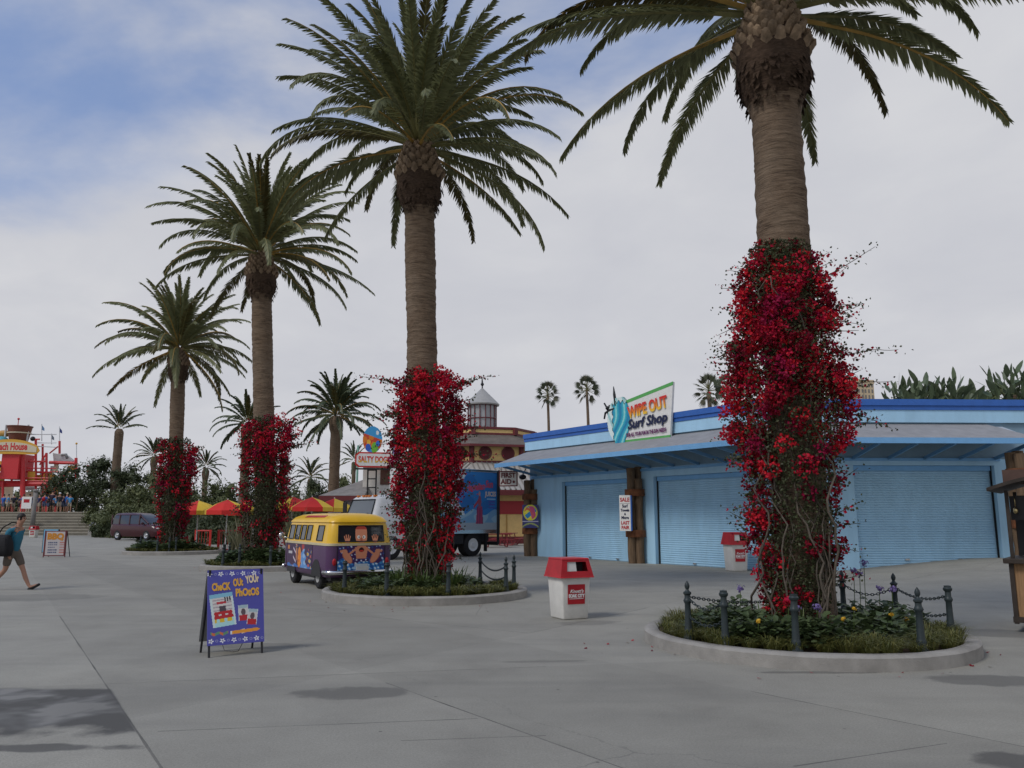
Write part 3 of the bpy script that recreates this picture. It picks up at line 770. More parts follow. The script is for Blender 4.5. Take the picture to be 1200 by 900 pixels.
# ================================================================ bougainvillea climbing the trunks
bract = leafmat('crimson_bract', [(.38, .006, .030), (.50, .010, .034), (.28, .005, .030), (.58, .020, .036), (.38, .006, .055)], .6, .22, .15)
bract_d = leafmat('dark_crimson_bract', [(.16, .003, .014), (.22, .004, .016), (.12, .003, .016)], .6, .22, .15)
bract_m = leafmat('magenta_bract', [(.25, .005, .04), (.31, .008, .055), (.20, .005, .035)], .6, .22, .15)
bract_l = leafmat('bright_scarlet_bract', [(.52, .011, .03), (.60, .022, .032), (.44, .008, .034)], .6, .22, .15)
bleaf = leafmat('bougainvillea_leaf', [(.035, .045, .018), (.055, .068, .028), (.085, .095, .042), (.045, .04, .024)], .5, .2)
vine = M('grey_vine_stem', (.095, .078, .06), .85, .3, 12, .3, 40)
def bougain(loc, seed, H, rfun, nclump, per, bs, label, fl0, sprays, tr=.4, nleaf=9000, gaps=None, nst=22):
    rg = random.Random(seed); t = thing('bougainvillea', label, 'flowering vine', loc, 0, 'red bougainvilleas climbing the palm trunks')
    acam = math.atan2(-loc[1], -loc[0]); fb2 = MB(); lb = MB(); sb2 = MB(); fb2.keep = lb.keep = True
    def bit(mb, p, s, asp=1.0, mi=0):
        a = Vector((rg.gauss(0, 1), rg.gauss(0, 1), rg.gauss(0, 1))).normalized(); c = a.orthogonal().normalized(); c = Matrix.Rotation(rg.uniform(0, 6.28), 3, a) @ c; d = a.cross(c)
        b_ = p + c * s
        mb.add([p, p + c * s * .5 + d * s * .42 * asp + a * s * .15, b_, p + c * s * .5 - d * s * .42 * asp + a * s * .15], [(0, 1, 2), (0, 2, 3)], mi)
    placed = []
    for i in range(nclump):
        for _ in range(1):
            z = H * rg.uniform(.04, 1) ; a = acam + math.asin(rg.uniform(-1, 1)) if rg.random() < .78 else rg.uniform(0, 2 * PI)
            dn = ss(fl0 - .16, fl0 + .12, z / H)
            hole = noise.noise(Vector((math.cos(a) * 1.9, math.sin(a) * 1.9, z * 1.15 + seed * 3)) * 1.5)
            if hole < .0: dn *= .08
            if gaps and gaps(a, z / H): dn *= .05; 
            dn *= 1 - .75 * ss(.84, 1.0, z / H)
            dn = max(dn, .02 + .3 * (abs(math.cos(a)) > .8))
            okc = rg.random() < dn
        if not okc: continue
        r_ = rfun(z / H, a) * (1 + .38 * noise.noise(Vector((math.cos(a) * 2, math.sin(a) * 2, z * 1.5 + seed)))) * rg.uniform(.68, 1.02)
        c = Vector((r_ * math.cos(a), r_ * math.sin(a), z)); cr = bs * rg.uniform(1.5, 3.4)
        if any((c - q_).length < .72 * (cr + w__) * .62 for q_, w__ in placed[-400:]): continue
        placed.append((c, cr)); mi = rg.choice((0, 0, 1, 1, 2, 2, 3))
        for j in range(int(per * 1.5 * (cr / (2.4 * bs)) ** 2)):
            o = Vector((rg.gauss(0, 1), rg.gauss(0, 1), rg.gauss(0, 1))).normalized() * cr * rg.uniform(.62, 1.04)
            q = c + o
            for k in range(2): bit(fb2, q, bs * rg.uniform(.8, 1.2), 1.0, mi)
    for i in range(nleaf):
        z = H * rg.uniform(.02, 1.0); a = acam + math.asin(rg.uniform(-1, 1)) if rg.random() < .7 else rg.uniform(0, 2 * PI)
        r_ = tr * 1.05 + (rfun(z / H, a) * 1.0 - tr) * math.sqrt(rg.random()) * rg.choice((.85, .98, 1.10))
        bit(lb, Vector((r_ * math.cos(a), r_ * math.sin(a), z)), bs * rg.uniform(.8, 1.25), .8)
    for i in range(nst):
        a = acam + rg.gauss(0, .8) if rg.random() < .6 else rg.uniform(0, 2 * PI); top = H * rg.uniform(.35, .92); z = 0; pts = []; rad = []; r_ = tr + rg.uniform(.05, .3); r00 = rg.uniform(.007, .019)
        while z < top:
            k = z / H; rr = tr + .06 + (r_ - tr) * (.4 + .6 * math.sin(k * 5 + i) ** 2) * (1 if z > .5 else .6 + z)
            pts.append((rr * math.cos(a), rr * math.sin(a), z)); rad.append(r00 * (1 - .6 * k)); z += .16; a += rg.gauss(0, .12)
        sb2.tube(pts, rad, 6)
    wisps = [(acam + rg.choice((-1, 1)) * rg.uniform(.9, 1.9), H * rg.uniform(max(.12, fl0 - .25), .97), rg.uniform(.22, .55), rg.uniform(-.5, .6), rg.choice((.2, .7, .9))) for _ in range(64)]
    for (az, z, L, rise, fr) in list(sprays) + wisps:
        p = Vector((rfun(z / H, az) * .75 * math.cos(az), rfun(z / H, az) * .75 * math.sin(az), z)); pts = []; d = Vector((math.cos(az), math.sin(az), rise)); nseg = 16 if L > .6 else 8
        for i in range(nseg + 1):
            pts.append(p.copy()); p = p + d.normalized() * (L / nseg); d.z += rg.uniform(-.12, .10); 
            if i > 1:
                for k in range(9 if i < nseg * .45 else (4 if i < nseg * .75 else 2)):
                    q = p + Vector((rg.gauss(0, .04), rg.gauss(0, .04), rg.gauss(0, .04)))
                    bit(fb2 if rg.random() < fr * (1.15 - i / nseg) else lb, q, bs * 1.15 * (1.2 - .5 * i / nseg))
        sb2.tube(pts, [.008 * (1 - .8 * i / nseg) + .0015 for i in range(nseg + 1)], 5)
    sb2.build('stems', vine, t, True); lb.build('leaves', bleaf, t); fb2.build('flowers', [bract, bract_d, bract_l, bract_m], t)
    return t
def rf0(k, a):
    # silhouette read from the picture: bulging in the middle and upper part, slim at the foot
    prof = [(0, .38), (.08, .42), (.18, .49), (.30, .57), (.42, .67), (.55, .77), (.70, .75), (.80, .66), (.90, .53), (1, .38)]
    for (k0, r0_), (k1, r1_) in zip(prof, prof[1:]):
        if k <= k1: return r0_ + (r1_ - r0_) * (k - k0) / (k1 - k0)
    return prof[-1][1]
H0 = zz(925, 300, PL[0].y)
bougain((PX0 - .09, PL[0].y, .12), 5, H0, rf0, 2700, 24, .048, 'crimson bougainvillea with bare grey stems climbing the nearest palm', .42,
        [(.1, H0 * .90, 1.25, .50, .6), (.25, H0 * .84, .95, .12, .7), (-.1, H0 * .70, 1.0, .14, .6), (.0, H0 * .55, .9, .02, .5), (3.0, H0 * .66, .45, .1, .7), (3.3, H0 * .88, .5, .1, .6), (-.3, H0 * .62, .8, .05, .5), (.15, H0 * .48, .9, .25, .5), (3.2, H0 * .3, .35, -.2, .6), (-.25, H0 * .12, .5, .3, .4)],
        nleaf=13000, gaps=lambda a, k: k < .54 and math.sin(a + .35) < -.62, tr=.38, nst=16)
def rf1(k, a): 
    return (.42 + .28 * ss(.05, .5, k) + .04 * ss(.5, .8, k)) * (1 - .35 * ss(.93, 1, k))
H1 = zz(494, 444, PL[1].y)
bougain((PL[1].x - .0, PL[1].y, .12), 8, H1, rf1, 1600, 20, .062, 'bright crimson bougainvillea covering the lower trunk of the second palm', .40,
        [(.0, H1 * .93, .95, .55, .5), (3.1, H1 * .94, 1.1, .18, .5), (3.2, H1 * .80, .9, -.05, .4), (3.0, H1 * .68, .7, -.15, .5), (.1, H1 * .74, .7, .1, .5), (-.1, H1 * .62, 1.1, -.02, .6), (3.3, H1 * .3, .4, -.3, .6)],
        nleaf=7000, gaps=lambda a, k: k < .5 and abs(math.sin(a + .15) + 1) < .2, tr=.37, nst=18)
def rf2(k, a): return (.48 + .24 * ss(.0, .45, k) + .06 * ss(.6, .85, k)) * (1 - .3 * ss(.93, 1, k))
H2 = zz(308, 495, PL[2].y)
bougain((PL[2].x - .22, PL[2].y, .12), 13, H2, rf2, 1100, 16, .08, 'crimson bougainvillea with a dark bare lower half on the third palm', .52,
        [(.0, H2 * .95, 1.0, .45, .5), (.1, H2 * .8, 1.1, .15, .2), (3.1, H2 * .9, .5, .1, .6)], nleaf=6500, gaps=lambda a, k: k < .55, tr=.36, nst=30)
def rf3(k, a): return (.50 + .12 * ss(.0, .35, k) + .18 * ss(.5, .8, k)) * (1 - .35 * ss(.9, 1, k))
H3 = zz(207, 517, PL[3].y)
bougain((PL[3].x - .12, PL[3].y, .12), 17, H3, rf3, 900, 14, .10, 'dark red bougainvillea bulging near the top on the farthest of the planter palms', .5,
        [(3.1, H3 * .6, .9, -.15, .6), (3.0, H3 * .95, .6, .4, .5), (.0, H3 * .9, .6, .2, .6)], nleaf=5000, gaps=lambda a, k: k < .5 and abs(math.cos(a)) < .75, tr=.36, nst=26)

# ================================================================ planters, kerbs, posts, chains
grassm = leafmat('tuft_grass_blade', [(.085, .10, .026), (.12, .13, .034), (.16, .15, .042), (.065, .08, .022)], .5, .25)
broad = leafmat('broad_bedding_leaf', [(.042, .066, .026), (.062, .092, .036), (.085, .115, .048), (.036, .052, .024)], .45, .2)
strapm = leafmat('strap_leaf', [(.045, .085, .022), (.075, .12, .03), (.11, .14, .04)], .45, .25)
iron = M('green_black_iron', (.022, .032, .034), .45, .25, 8, .15, 40)
palelilac = leafmat('violet_petal', [(.16, .11, .30), (.24, .18, .40), (.12, .08, .26)], .6, .3)
yel_f = leafmat('yellow_petal', [(.65, .38, .03), (.75, .50, .06)], .6, .3)
PNAME = ['nearest planter', 'second planter', 'third planter', 'farthest planter']
PBY = ['under the nearest palm', 'under the second palm beside the painted van', 'under the third palm behind the photo sign', 'under the fourth palm in front of the minivan']
KH = .17
def tuft_field(rg, spots, nb, h, spread, bw):
    mb = MB(); mb.keep = True
    for (x, y, s) in spots:
        for i in range(nb):
            a = rg.uniform(0, 2 * PI); r_ = .09 * s * math.sqrt(rg.random()); p = Vector((x + r_ * math.cos(a), y + r_ * math.sin(a), .13))
            a2 = a + rg.uniform(-.7, .7); o = Vector((math.cos(a2), math.sin(a2), 0)); sd_ = Vector((-o.y, o.x, 0)) * bw
            ln = h * s * rg.uniform(.7, 1.15); lean_ = rg.uniform(.15, 1) * spread * s
            m1 = p + o * lean_ * .35 + Vector((0, 0, ln * .7)); e = p + o * lean_ + Vector((0, 0, ln * rg.uniform(.45, .95)))
            mb.add([p - sd_, p + sd_, m1 + sd_, m1 - sd_, e], [(0, 1, 2, 3), (3, 2, 4)])
    return mb
def leafy(rg, n, h, spread, ls, stalk=True):
    mb = MB(); mb.keep = True
    for i in range(n):
        a = rg.uniform(0, 2 * PI); rr = spread * math.sqrt(rg.random()); z = h * (1 - .55 * (rr / spread) ** 2) * rg.uniform(.35, 1.05)
        p = Vector((rr * math.cos(a), rr * math.sin(a), z)); o = Vector((math.cos(a), math.sin(a), 0)); a3 = rg.uniform(-1, 1)
        o = (Matrix.Rotation(a3, 3, 'Z') @ o + Vector((0, 0, rg.uniform(-.35, .7)))).normalized(); sd_ = Vector((-o.y, o.x, rg.uniform(-.4, .4))).normalized(); s = ls * rg.uniform(.7, 1.25); up = o.cross(sd_)
        mb.add([p, p + o * s * .35 + sd_ * s * .36 + up * s * .06, p + o * s * .75 + sd_ * s * .28 + up * s * .03, p + o * s, p + o * s * .75 - sd_ * s * .28 + up * s * .03, p + o * s * .35 - sd_ * s * .36 + up * s * .06, p + o * s * .5 - up * s * .03],
               [(0, 1, 6), (1, 2, 6), (2, 3, 6), (3, 4, 6), (4, 5, 6), (5, 0, 6)])
    return mb
def strap(rg, n, h, spread, bw):
    mb = MB(); mb.keep = True
    for i in range(n):
        a = rg.uniform(0, 2 * PI); o = Vector((math.cos(a), math.sin(a), 0)); sd_ = Vector((-o.y, o.x, 0)); ln = h * rg.uniform(.6, 1.1); sp = spread * rg.uniform(.15, 1); dr = rg.uniform(0, .5)
        pts = [o * .03 + o * sp * t ** 1.4 + Vector((0, 0, ln * (t - dr * t ** 3))) for t in (0, .3, .6, .85, 1)]
        ws = [bw * .8, bw, bw * .9, bw * .55, .001]
        mb.add([q for p_, w__ in zip(pts, ws) for q in (p_ - sd_ * w__, p_ + sd_ * w__)], [(2 * k, 2 * k + 1, 2 * k + 3, 2 * k + 2) for k in range(4)])
    return mb
def post_mesh(ball):
    b = MB()
    prof = [(.075, 0), (.085, .01), (.085, .05), (.066, .07), (.06, .12), (.066, .15), (.06, .17), (.052, .20), (.045, .40), (.043, .52), (.055, .54), (.062, .56), (.055, .58), (.043, .60)]
    prof += ([(.043, .64), (.06, .66), (.06, .68), (.03, .70), (.022, .72), (.034, .745), (.038, .77), (.030, .80), (.012, .83), (.0005, .845)] if ball else [(.043, .67), (.062, .69), (.066, .715), (.05, .735), (.05, .755), (.0005, .765)])
    b.lathe(prof, n=16)
    return b
PA = post_mesh(True).build('post_shape', iron, None, 'auto').data; PB = post_mesh(False).build('post_shape', iron, None, 'auto').data
for o in [o for o in C.objects if o.name.startswith('post_shape')]: bpy.data.objects.remove(o)
def eyes_mesh():
    b = MB()
    for a in (0, PI):
        b.tube([(.05 * math.cos(a) + .022 * math.cos(k * PI / 4) * math.cos(a), .05 * math.sin(a) + .022 * math.cos(k * PI / 4) * math.sin(a), .60 + .022 * math.sin(k * PI / 4)) for k in range(8)], .006, 5, closed=True)
    return b
def mk_post(x, y, mesh, label, rz=0, z=KH):
    o = bpy.data.objects.new('bollard', mesh); C.objects.link(o); o.location = (x, y, z); o.rotation_euler = (0, 0, rz); o.scale = (.86, .86, .88)
    return tag(o, label, 'bollard', 'dark iron bollards around the planters')
def chain(a, b_, sag, label, dense=True):
    a = Vector(a); b_ = Vector(b_); L = (b_ - a).length; mb = MB()
    pt = lambda t: a.lerp(b_, t) + Vector((0, 0, -sag * 4 * t * (1 - t)))
    if dense:
        n = max(6, int((L + sag) / .05)); 
        for i in range(n):
            p, q = pt(i / n), pt((i + 1) / n); c = (p + q) / 2; d = (q - p).normalized(); s1 = d.cross(Vector((0, 0, 1))).normalized(); s2 = d.cross(s1)
            s_ = s1 if i % 2 else s2; hl = (q - p).length * .68
            mb.tube([c + d * hl * math.cos(k * PI / 4) + s_ * .016 * math.sin(k * PI / 4) for k in range(8)], .0062, 5, closed=True)
    else: mb.tube([pt(i / 14) for i in range(15)], .012, 6)
    return tag(mb.build('chain', iron, None, True), label, 'chain', 'chains slung between the bollards')
soilring = [(0, .135)]
for pi_, (c, rad_) in enumerate(zip(PL, PR)):
    rg = random.Random(40 + pi_)
    t = thing('planter', 'round low concrete kerb planter ' + PBY[pi_], 'planter', (c.x, c.y, 0), 0, 'round concrete palm planters')
    b = MB(); n = 96
    b.lathe([(rad_, -.02), (rad_, KH - .03), (rad_ - .03, KH - .004), (rad_ - .06, KH), (rad_ - .16, KH), (rad_ - .19, KH - .02), (rad_ - .19, .0)], n=n, cap=False)
    b.v = [(x * (1 + .004 * noise.noise(Vector((x * 3, y * 3, z * 9)))), y * (1 + .004 * noise.noise(Vector((x * 3, y * 3, z * 9)))), z + .006 * noise.noise(Vector((x * 2.5, y * 2.5, 4)))) for x, y, z in b.v]; b.build('kerb', concrete_kerb, t, 'auto')
    b = MB(); b.lathe([(rad_ - .18, .12), (rad_ * .6, .135), (.3, .15), (.001, .15)], n=48, cap=False); b.build('soil', soilm, t, True)
    ri = rad_ - .26
    near = pi_ < 2
    # tufts of grass around the rim, denser at the front
    spots = []
    for k in range(420 if pi_ == 0 else 300):
        a = -PI / 2 + math.asin(rg.uniform(-1, 1)) if rg.random() < .7 else rg.uniform(0, 2 * PI); front = math.sin(a) < .25
        r_ = rg.uniform(.74 if front else .85, 1.0) * ri
        sx_, sy_ = r_ * math.cos(a), r_ * math.sin(a)
        if all((sx_ - q_[0]) ** 2 + (sy_ - q_[1]) ** 2 > .19 ** 2 for q_ in spots): spots.append((sx_, sy_, rg.uniform(.7, 1.45)))
    g = tuft_field(rg, spots, 130 if pi_ == 0 else (80 if pi_ == 1 else 40), .165 if pi_ < 2 else .17, .26, .0038 if pi_ == 0 else .006 + .003 * pi_)
    o = g.build('ground_cover_grass', grassm, None); o.location = (c.x, c.y, 0); kind(o, 'stuff'); o['label'] = 'yellow-green grassy tufts edging the ' + PNAME[pi_]; o['category'] = 'ground cover'
    # leafy bedding plants
    npl = [34, 18, 24, 22][pi_]; protos = []
    for v in range(4):
        hh, spd, ls = [(.34, .32, .10), (.30, .26, .12), (.45, .34, .15), (.45, .4, .18)][pi_]
        protos.append(leafy(rg, [150, 110, 130, 110][pi_], hh, spd, ls))
    pm = [p_.build('leafy_plant', broad, None) for p_ in protos]
    for k in range(npl):
        a = rg.uniform(0, 2 * PI) if k > npl * .45 else rg.uniform(PI * 1.05, PI * 1.95)
        r_ = rg.uniform(.36, .78) * ri
        o = pm[k] if k < 4 else pm[k % 4].copy()
        if k >= 4: C.objects.link(o)
        o.location = (c.x + r_ * math.cos(a), c.y + r_ * math.sin(a), .12); o.rotation_euler = (0, 0, rg.uniform(0, 6)); o.scale = [rg.uniform(.8, 1.2)] * 3
        sec = ('front ' if math.sin(a) < -.5 else ('back ' if math.sin(a) > .5 else '')) + ('left' if math.cos(a) < -.4 else ('right' if math.cos(a) > .4 else 'middle'))
        tag(o, 'low broad-leaved green plant at the ' + sec + ' of the ' + PNAME[pi_], 'plant', 'leafy plants in the ' + PNAME[pi_])
    if pi_ in (0, 1):
        ang = [(-1.9, .6), (-2.6, .75)] if pi_ == 0 else [(-1.9, .55), (-1.2, .6), (-2.4, .7), (-.6, .75), (-1.5, .8), (-.2, .8), (-2.9, .6)]
        for k, (a, r_) in enumerate(ang):
            o = strap(rg, 42, .55 if pi_ else .42, .48, .016 if pi_ else .012).build('strap_leaf_plant', strapm, None)
            o.location = (c.x + r_ * math.cos(a), c.y + r_ * math.sin(a), .12)
            tag(o, 'clump of upright bright green strap leaves in the ' + PNAME[pi_], 'plant', 'strap-leaved clumps in the ' + PNAME[pi_])
    # iron posts (angles about the planter centre) and chains
    PU = [[(767, 749, 1), (811, 761, 0), (932, 767, 0), (1058, 757, 1), (1119, 744, 0), (1089, 726, 1), (1005, 718, 1)],
          [(397, 694, 0), (450, 698, 0), (527, 698, 0), (597, 692, 1), (604, 688, 1), (567, 681, 1)],
          [(239, 664, 1), (246, 667, 1), (268, 660, 1), (325, 670, 0)],
          [(156, 649, 1), (164, 645, 1), (181, 652, 0), (214, 652, 0)]][pi_]
    WH = [['leftmost, tall finial', 'second from left with flat cap', 'front centre with flat cap', 'front right with ball finial', 'far right with flat cap', 'back right with tall finial', 'back, half hidden by the vine'],
          ['leftmost, beside the van', 'second from left', 'front centre', 'right front with finial', 'right edge with finial', 'back right by the chain'],
          ['left end with finial', 'second at the left end', 'back left behind the photo sign', 'front right beside the van'],
          ['left end with finial', 'second at the left end', 'front left', 'front centre']][pi_]
    tops = []
    for (u, v, bl), wh in zip(PU, WH):
        q = G(u, v, KH); d = Vector((q.x - c.x, q.y - c.y, 0)); q = Vector((c.x, c.y, 0)) + d.normalized() * (rad_ - .29) if d.length > rad_ - .6 else Vector((q.x, q.y, 0))
        mk_post(q.x, q.y, PA if bl else PB, 'dark iron bollard on the ' + PNAME[pi_] + ', ' + wh, math.atan2(d.y, d.x), .12)
        tops.append(q)
    prs = [[(0, 1, .62, .13, 'upper chain of the left pair'), (0, 1, .36, .10, 'lower chain of the left pair'), (0, 6, .62, .16, 'long chain behind the trunk'), (6, 5, .62, .14, 'chain at the back right'), (5, 4, .62, .10, 'upper chain of the right pair'), (5, 4, .36, .09, 'lower chain of the right pair')],
           [(5, 3, .62, .16, 'upper chain at the right'), (5, 3, .38, .14, 'lower chain at the right')], [(0, 2, .62, .12, 'chain at the left')], [(1, 0, .62, .05, 'short chain at the left end')]][pi_]
    for (i, j, z, sag, wh) in prs:
        chain((tops[i].x, tops[i].y, .12 + z * .88), (tops[j].x, tops[j].y, .12 + z * .88), sag, 'dark iron chain on the ' + PNAME[pi_] + ', ' + wh, pi_ < 2)
def bloom(loc, h, mt, label, grp, n=26, r_=.07, ps=.035):
    rg = random.Random(int(loc[0] * 1000)); t = thing('flower', label, 'flower', loc, 0, grp)
    b = MB(); b.tube([(0, 0, 0), (.02, .01, h * .5), (.03, .0, h)], .005, 5); b.build('stalk', strapm, t)
    b = MB(); b.keep = True
    for i in range(n):
        d = Vector((rg.gauss(0, 1), rg.gauss(0, 1), rg.gauss(0, .8))).normalized(); p = Vector((.03, 0, h)) + d * r_ * rg.uniform(.3, 1); s = d.orthogonal().normalized() * ps * .5; e = d.cross(s)
        b.add([p - s, p + e, p + s, p - e], [(0, 1, 2, 3)])
    b.build('petals', mt, t)
c = PL[0]
for (u, v, Y, h) in [(1043, 690, -.2, .55), (1005, 672, .5, .75), (1010, 660, .6, .9), (1028, 690, .2, .6), (865, 690, .1, .45), (955, 712, -.7, .45), (930, 712, -.8, .4), (998, 668, .6, .8)]:
    q = P(u, v, c.y + Y); bloom((q.x, q.y, .12), max(.25, q.z - .12), palelilac, 'pale violet flower head on a thin stalk in the nearest planter', 'violet flowers in the nearest planter')
for (u, v, Y) in [(998, 715, -.9), (1042, 722, -.8), (886, 730, -1.3), (1060, 728, -.5), (985, 727, -1.2)]:
    q = P(u, v, c.y + Y); bloom((q.x, q.y, .12), max(.2, q.z - .1), yel_f, 'small yellow bedding flower in the nearest planter', 'yellow flowers in the nearest planter', 14, .035)
q = P(921, 703, c.y - 1.0); bloom((q.x, q.y, .12), max(.3, q.z - .12), bract, 'single red flower head in front of the nearest palm trunk', None, 60, .085, .05)

# fallen bracts and leaves blown over the paving
rg = random.Random(77); fp_ = MB(); fp_.keep = True
for c, rad_ in zip(PL[:3], PR):
    for k in range(34):
        a = rg.uniform(0, 2 * PI); r_ = rad_ + rg.expovariate(2.2) + .03; x, y = c.x + r_ * math.cos(a), c.y + r_ * math.sin(a); s_ = rg.uniform(.014, .03); a2 = rg.uniform(0, 6)
        p_ = Vector((x, y, gz(x, y) + .006)); d = Vector((math.cos(a2), math.sin(a2), 0)) * s_; e = Vector((-d.y, d.x, .3 * s_)) * .7
        fp_.add([p_ - d, p_ + e, p_ + d + Vector((0, 0, .012)), p_ - e + Vector((0, 0, .006))], [(0, 1, 2, 3)], rg.choice((0, 0, 1, 2)))
o = fp_.build('fallen_petals', [bract_d, bark, bract], None); kind(o, 'stuff'); o['label'] = 'fallen red bracts and dry leaves scattered on the paving'; o['category'] = 'litter'
# ================================================================ litter bins
flap_m = plain('grey_bin_flap', (.55, .55, .53), .4)
def bin_():
    t = thing('litter_bin', 'x', 'litter bin')
    b = MB()
    def ring(w0, w1, z0, z1):
        vs = [(sx * w_ / 2, sy * w_ / 2, z) for (w_, z) in ((w0, z0), (w1, z1)) for sx, sy in ((-1, -1), (1, -1), (1, 1), (-1, 1))]
        b.add(vs, [(0, 1, 5, 4), (1, 2, 6, 5), (2, 3, 7, 6), (3, 0, 4, 7), (3, 2, 1, 0), (4, 5, 6, 7)])
    ring(.47, .54, 0, .79); b.build('body', offwhite, t, 'auto', .03, 3)
    # flared red hood with an opening in front
    b = MB(); w0, w1, z0, z1 = .615, .50, .79, 1.10
    o = .40; k0, k1 = .30, .86
    def wz(k): return w0 + (w1 - w0) * k
    def pt(sx, sy, k): return (sx * wz(k) / 2, sy * wz(k) / 2, z0 + (z1 - z0) * k)
    b.add([pt(-1, -1, 0), pt(1, -1, 0), pt(1, 1, 0), pt(-1, 1, 0), pt(-1, -1, 1), pt(1, -1, 1), pt(1, 1, 1), pt(-1, 1, 1)], [(1, 2, 6, 5), (2, 3, 7, 6), (3, 0, 4, 7), (4, 5, 6, 7)])
    b.add([pt(-1, -1, 0), pt(1, -1, 0), pt(1, -1, 1), pt(-1, -1, 1), pt(-.62, -1, k0), pt(.72, -1, k0), pt(.72, -1, k1), pt(-.62, -1, k1)], [(0, 1, 5, 4), (1, 2, 6, 5), (2, 3, 7, 6), (3, 0, 4, 7)])
    b.add([(-.317, -.317, .765), (.317, -.317, .765), (.317, .317, .765), (-.317, .317, .765), pt(-1, -1, 0), pt(1, -1, 0), pt(1, 1, 0), pt(-1, 1, 0)], [(0, 1, 5, 4), (1, 2, 6, 5), (2, 3, 7, 6), (3, 0, 4, 7)])
    b.add([(-.26, -.26, 1.10), (.26, -.26, 1.10), (.26, .26, 1.10), (-.26, .26, 1.10), (-.24, -.24, 1.125), (.24, -.24, 1.125), (.24, .24, 1.125), (-.24, .24, 1.125)], [(0, 1, 5, 4), (1, 2, 6, 5), (2, 3, 7, 6), (3, 0, 4, 7), (4, 5, 6, 7)])
    b.build('lid', redp, t)
    b = MB(); b.slab([pt(-.62, -.95, k0), pt(.02, -.95, k0), pt(.02, -.93, k1), pt(-.62, -.93, k1)], .01); b.build('flap', flap_m, t)
    b = MB(); b.box2((-.2, -.12, .80), (.2, .2, 1.06)); b.build('dark_hole_block', black, t)  # black block paints in the shade inside the lid opening
    # red square notice, leaning with the tapered side
    l = .0443; b = MB(); b.slab([(-.16, -.259, .28), (.16, -.259, .28), (.16, -.274, .64), (-.16, -.274, .64)], .004); n = b.build('notice', redp, t)
    wl = plain('white_lettering', (.75, .74, .72), .5) if 'white_lettering' not in bpy.data.materials else bpy.data.materials['white_lettering']
    text("Knott's", .085, wl, n, (0, -.2745, .515), (PI / 2 + .044, 0, 0), .002, .3)
    text('SOAK CITY', .085, wl, n, (0, -.2715, .43), (PI / 2 + .044, 0, 0), .005, sx=.68)
    b = MB(); b.slab([(-.13, -.2675, .375), (.13, -.2675, .375), (.13, -.268, .385), (-.13, -.268, .385)], .004); b.build('underline', wl, n)
    return t
lb_ = bin_()
q = G(667, 724); lb_.scale = (1, 1, .88); lb_.location = q; lb_.rotation_euler = (0, 0, R(24)); tag(lb_, 'cream litter bin with red lid standing in the open between the second and nearest planters', 'litter bin', 'cream and red litter bins')
q = G(863, 669); copy_thing(lb_, q, R(14), 'cream litter bin with red lid before the blue shutter by the nearest palm', 'cream and red litter bins', 1.07)
q = G(39, 630); copy_thing(lb_, q, R(2), 'small distant cream and red litter bin at the foot of the steps', 'cream and red litter bins')

# ================================================================ folding photo board
q = G(271, 765); fr = thing('folding_sign', 'purple-blue folding board reading Check out your Photos, edged with white flowers', 'folding sign', (q.x, q.y, 0), R(33))
purp = hx('4a4a9c')
def flower_row(v0, n, ph):
    def f(u, v):
        for k in range(n):
            cx = (k + ph) / n; dx = (u - cx) * .68; dy = (v - v0) * .98; r_ = math.hypot(dx, dy); a = math.atan2(dy, dx)
            if r_ < .012: return hx('8a8aa0')
            if r_ < .034 * (.72 + .28 * math.cos(5 * a + k)): return hx('e2e2e6')
            dx2 = (u - cx - .5 / n) * .68; r2 = math.hypot(dx2, dy)
            if .010 < r2 < .017: return hx('8f90b8')
        return None
    return f
def photo(u0, v0, u1, v1, ang, kind_):
    def f(u, v):
        cx, cy = (u0 + u1) / 2, (v0 + v1) / 2; dx, dy = (u - cx) * .68, (v - cy) * .98
        x = (dx * math.cos(ang) + dy * math.sin(ang)) / ((u1 - u0) * .68) + .5; y = (-dx * math.sin(ang) + dy * math.cos(ang)) / ((v1 - v0) * .98) + .5
        if not (0 <= x <= 1 and 0 <= y <= 1): return None
        if kind_:
            if y > .88: return hx('7fb6cc')
            if x < .10 or x > .92: return hx('c9d8d6')
            if y < .13: return hx('a8d4d6')
            if y < .24: return hx('d8b42c') if math.sin(x * 19) > -.4 else hx('a8d4d6')
            if y < .46: return hx('b41c26') if (abs(x - .5) < .42 - .5 * max(0, y - .36)) and not (.33 < y < .38 and math.sin(x * 22) > .3) else hx('c8c2bc')
            if y < .62 and abs(x - .5) < .14: return hx('4a4048')
            if y > .74 and x > .62: return hx('26262a') if math.sin(x * 60) > -.2 else hx('c8c2bc')
            if abs(y - .72) < .035 and abs(x - .48) < .2: return hx('b8303a')
            return hx('cfcac4') if math.sin(y * 60) > -.5 else hx('a89aa0')
        if x < .06 or x > .94: return hx('cfd2d4')
        if y < .36: return hx('b41c26')
        if y > .8: return hx('9fb6bc')
        return hx('c8c4c0') if math.hypot(x - .5, y - .55) > .22 else hx('5a4a50')
    return f
def pencil(u, v):
    yc = .155 + .05 * (u - .5)
    if .40 < u < .93 and abs(v - yc) < .022 * (1 if u < .87 else (.93 - u) / .06): return hx('e0942e') if .43 < u else hx('d8d8d8')
    if abs(u - .62) < .025 and abs(v - yc) < .03: return hx('e6d8c0')
    if .05 < u < .36 and abs(v - .15 - .01 * math.sin(u * 40)) < .018: return hx('5d8a6a') if math.sin(u * 45) > -.3 else hx('c86a3a')
    return None
art = layers(purp, [('f', flower_row(.945, 5, .15)), ('f', flower_row(.055, 5, .3)), ('f', pencil), ('f', photo(.06, .24, .47, .68, .12, 1)), ('f', photo(.54, .30, .72, .51, .05, 0)), ('f', photo(.70, .24, .88, .45, -.12, 0))])
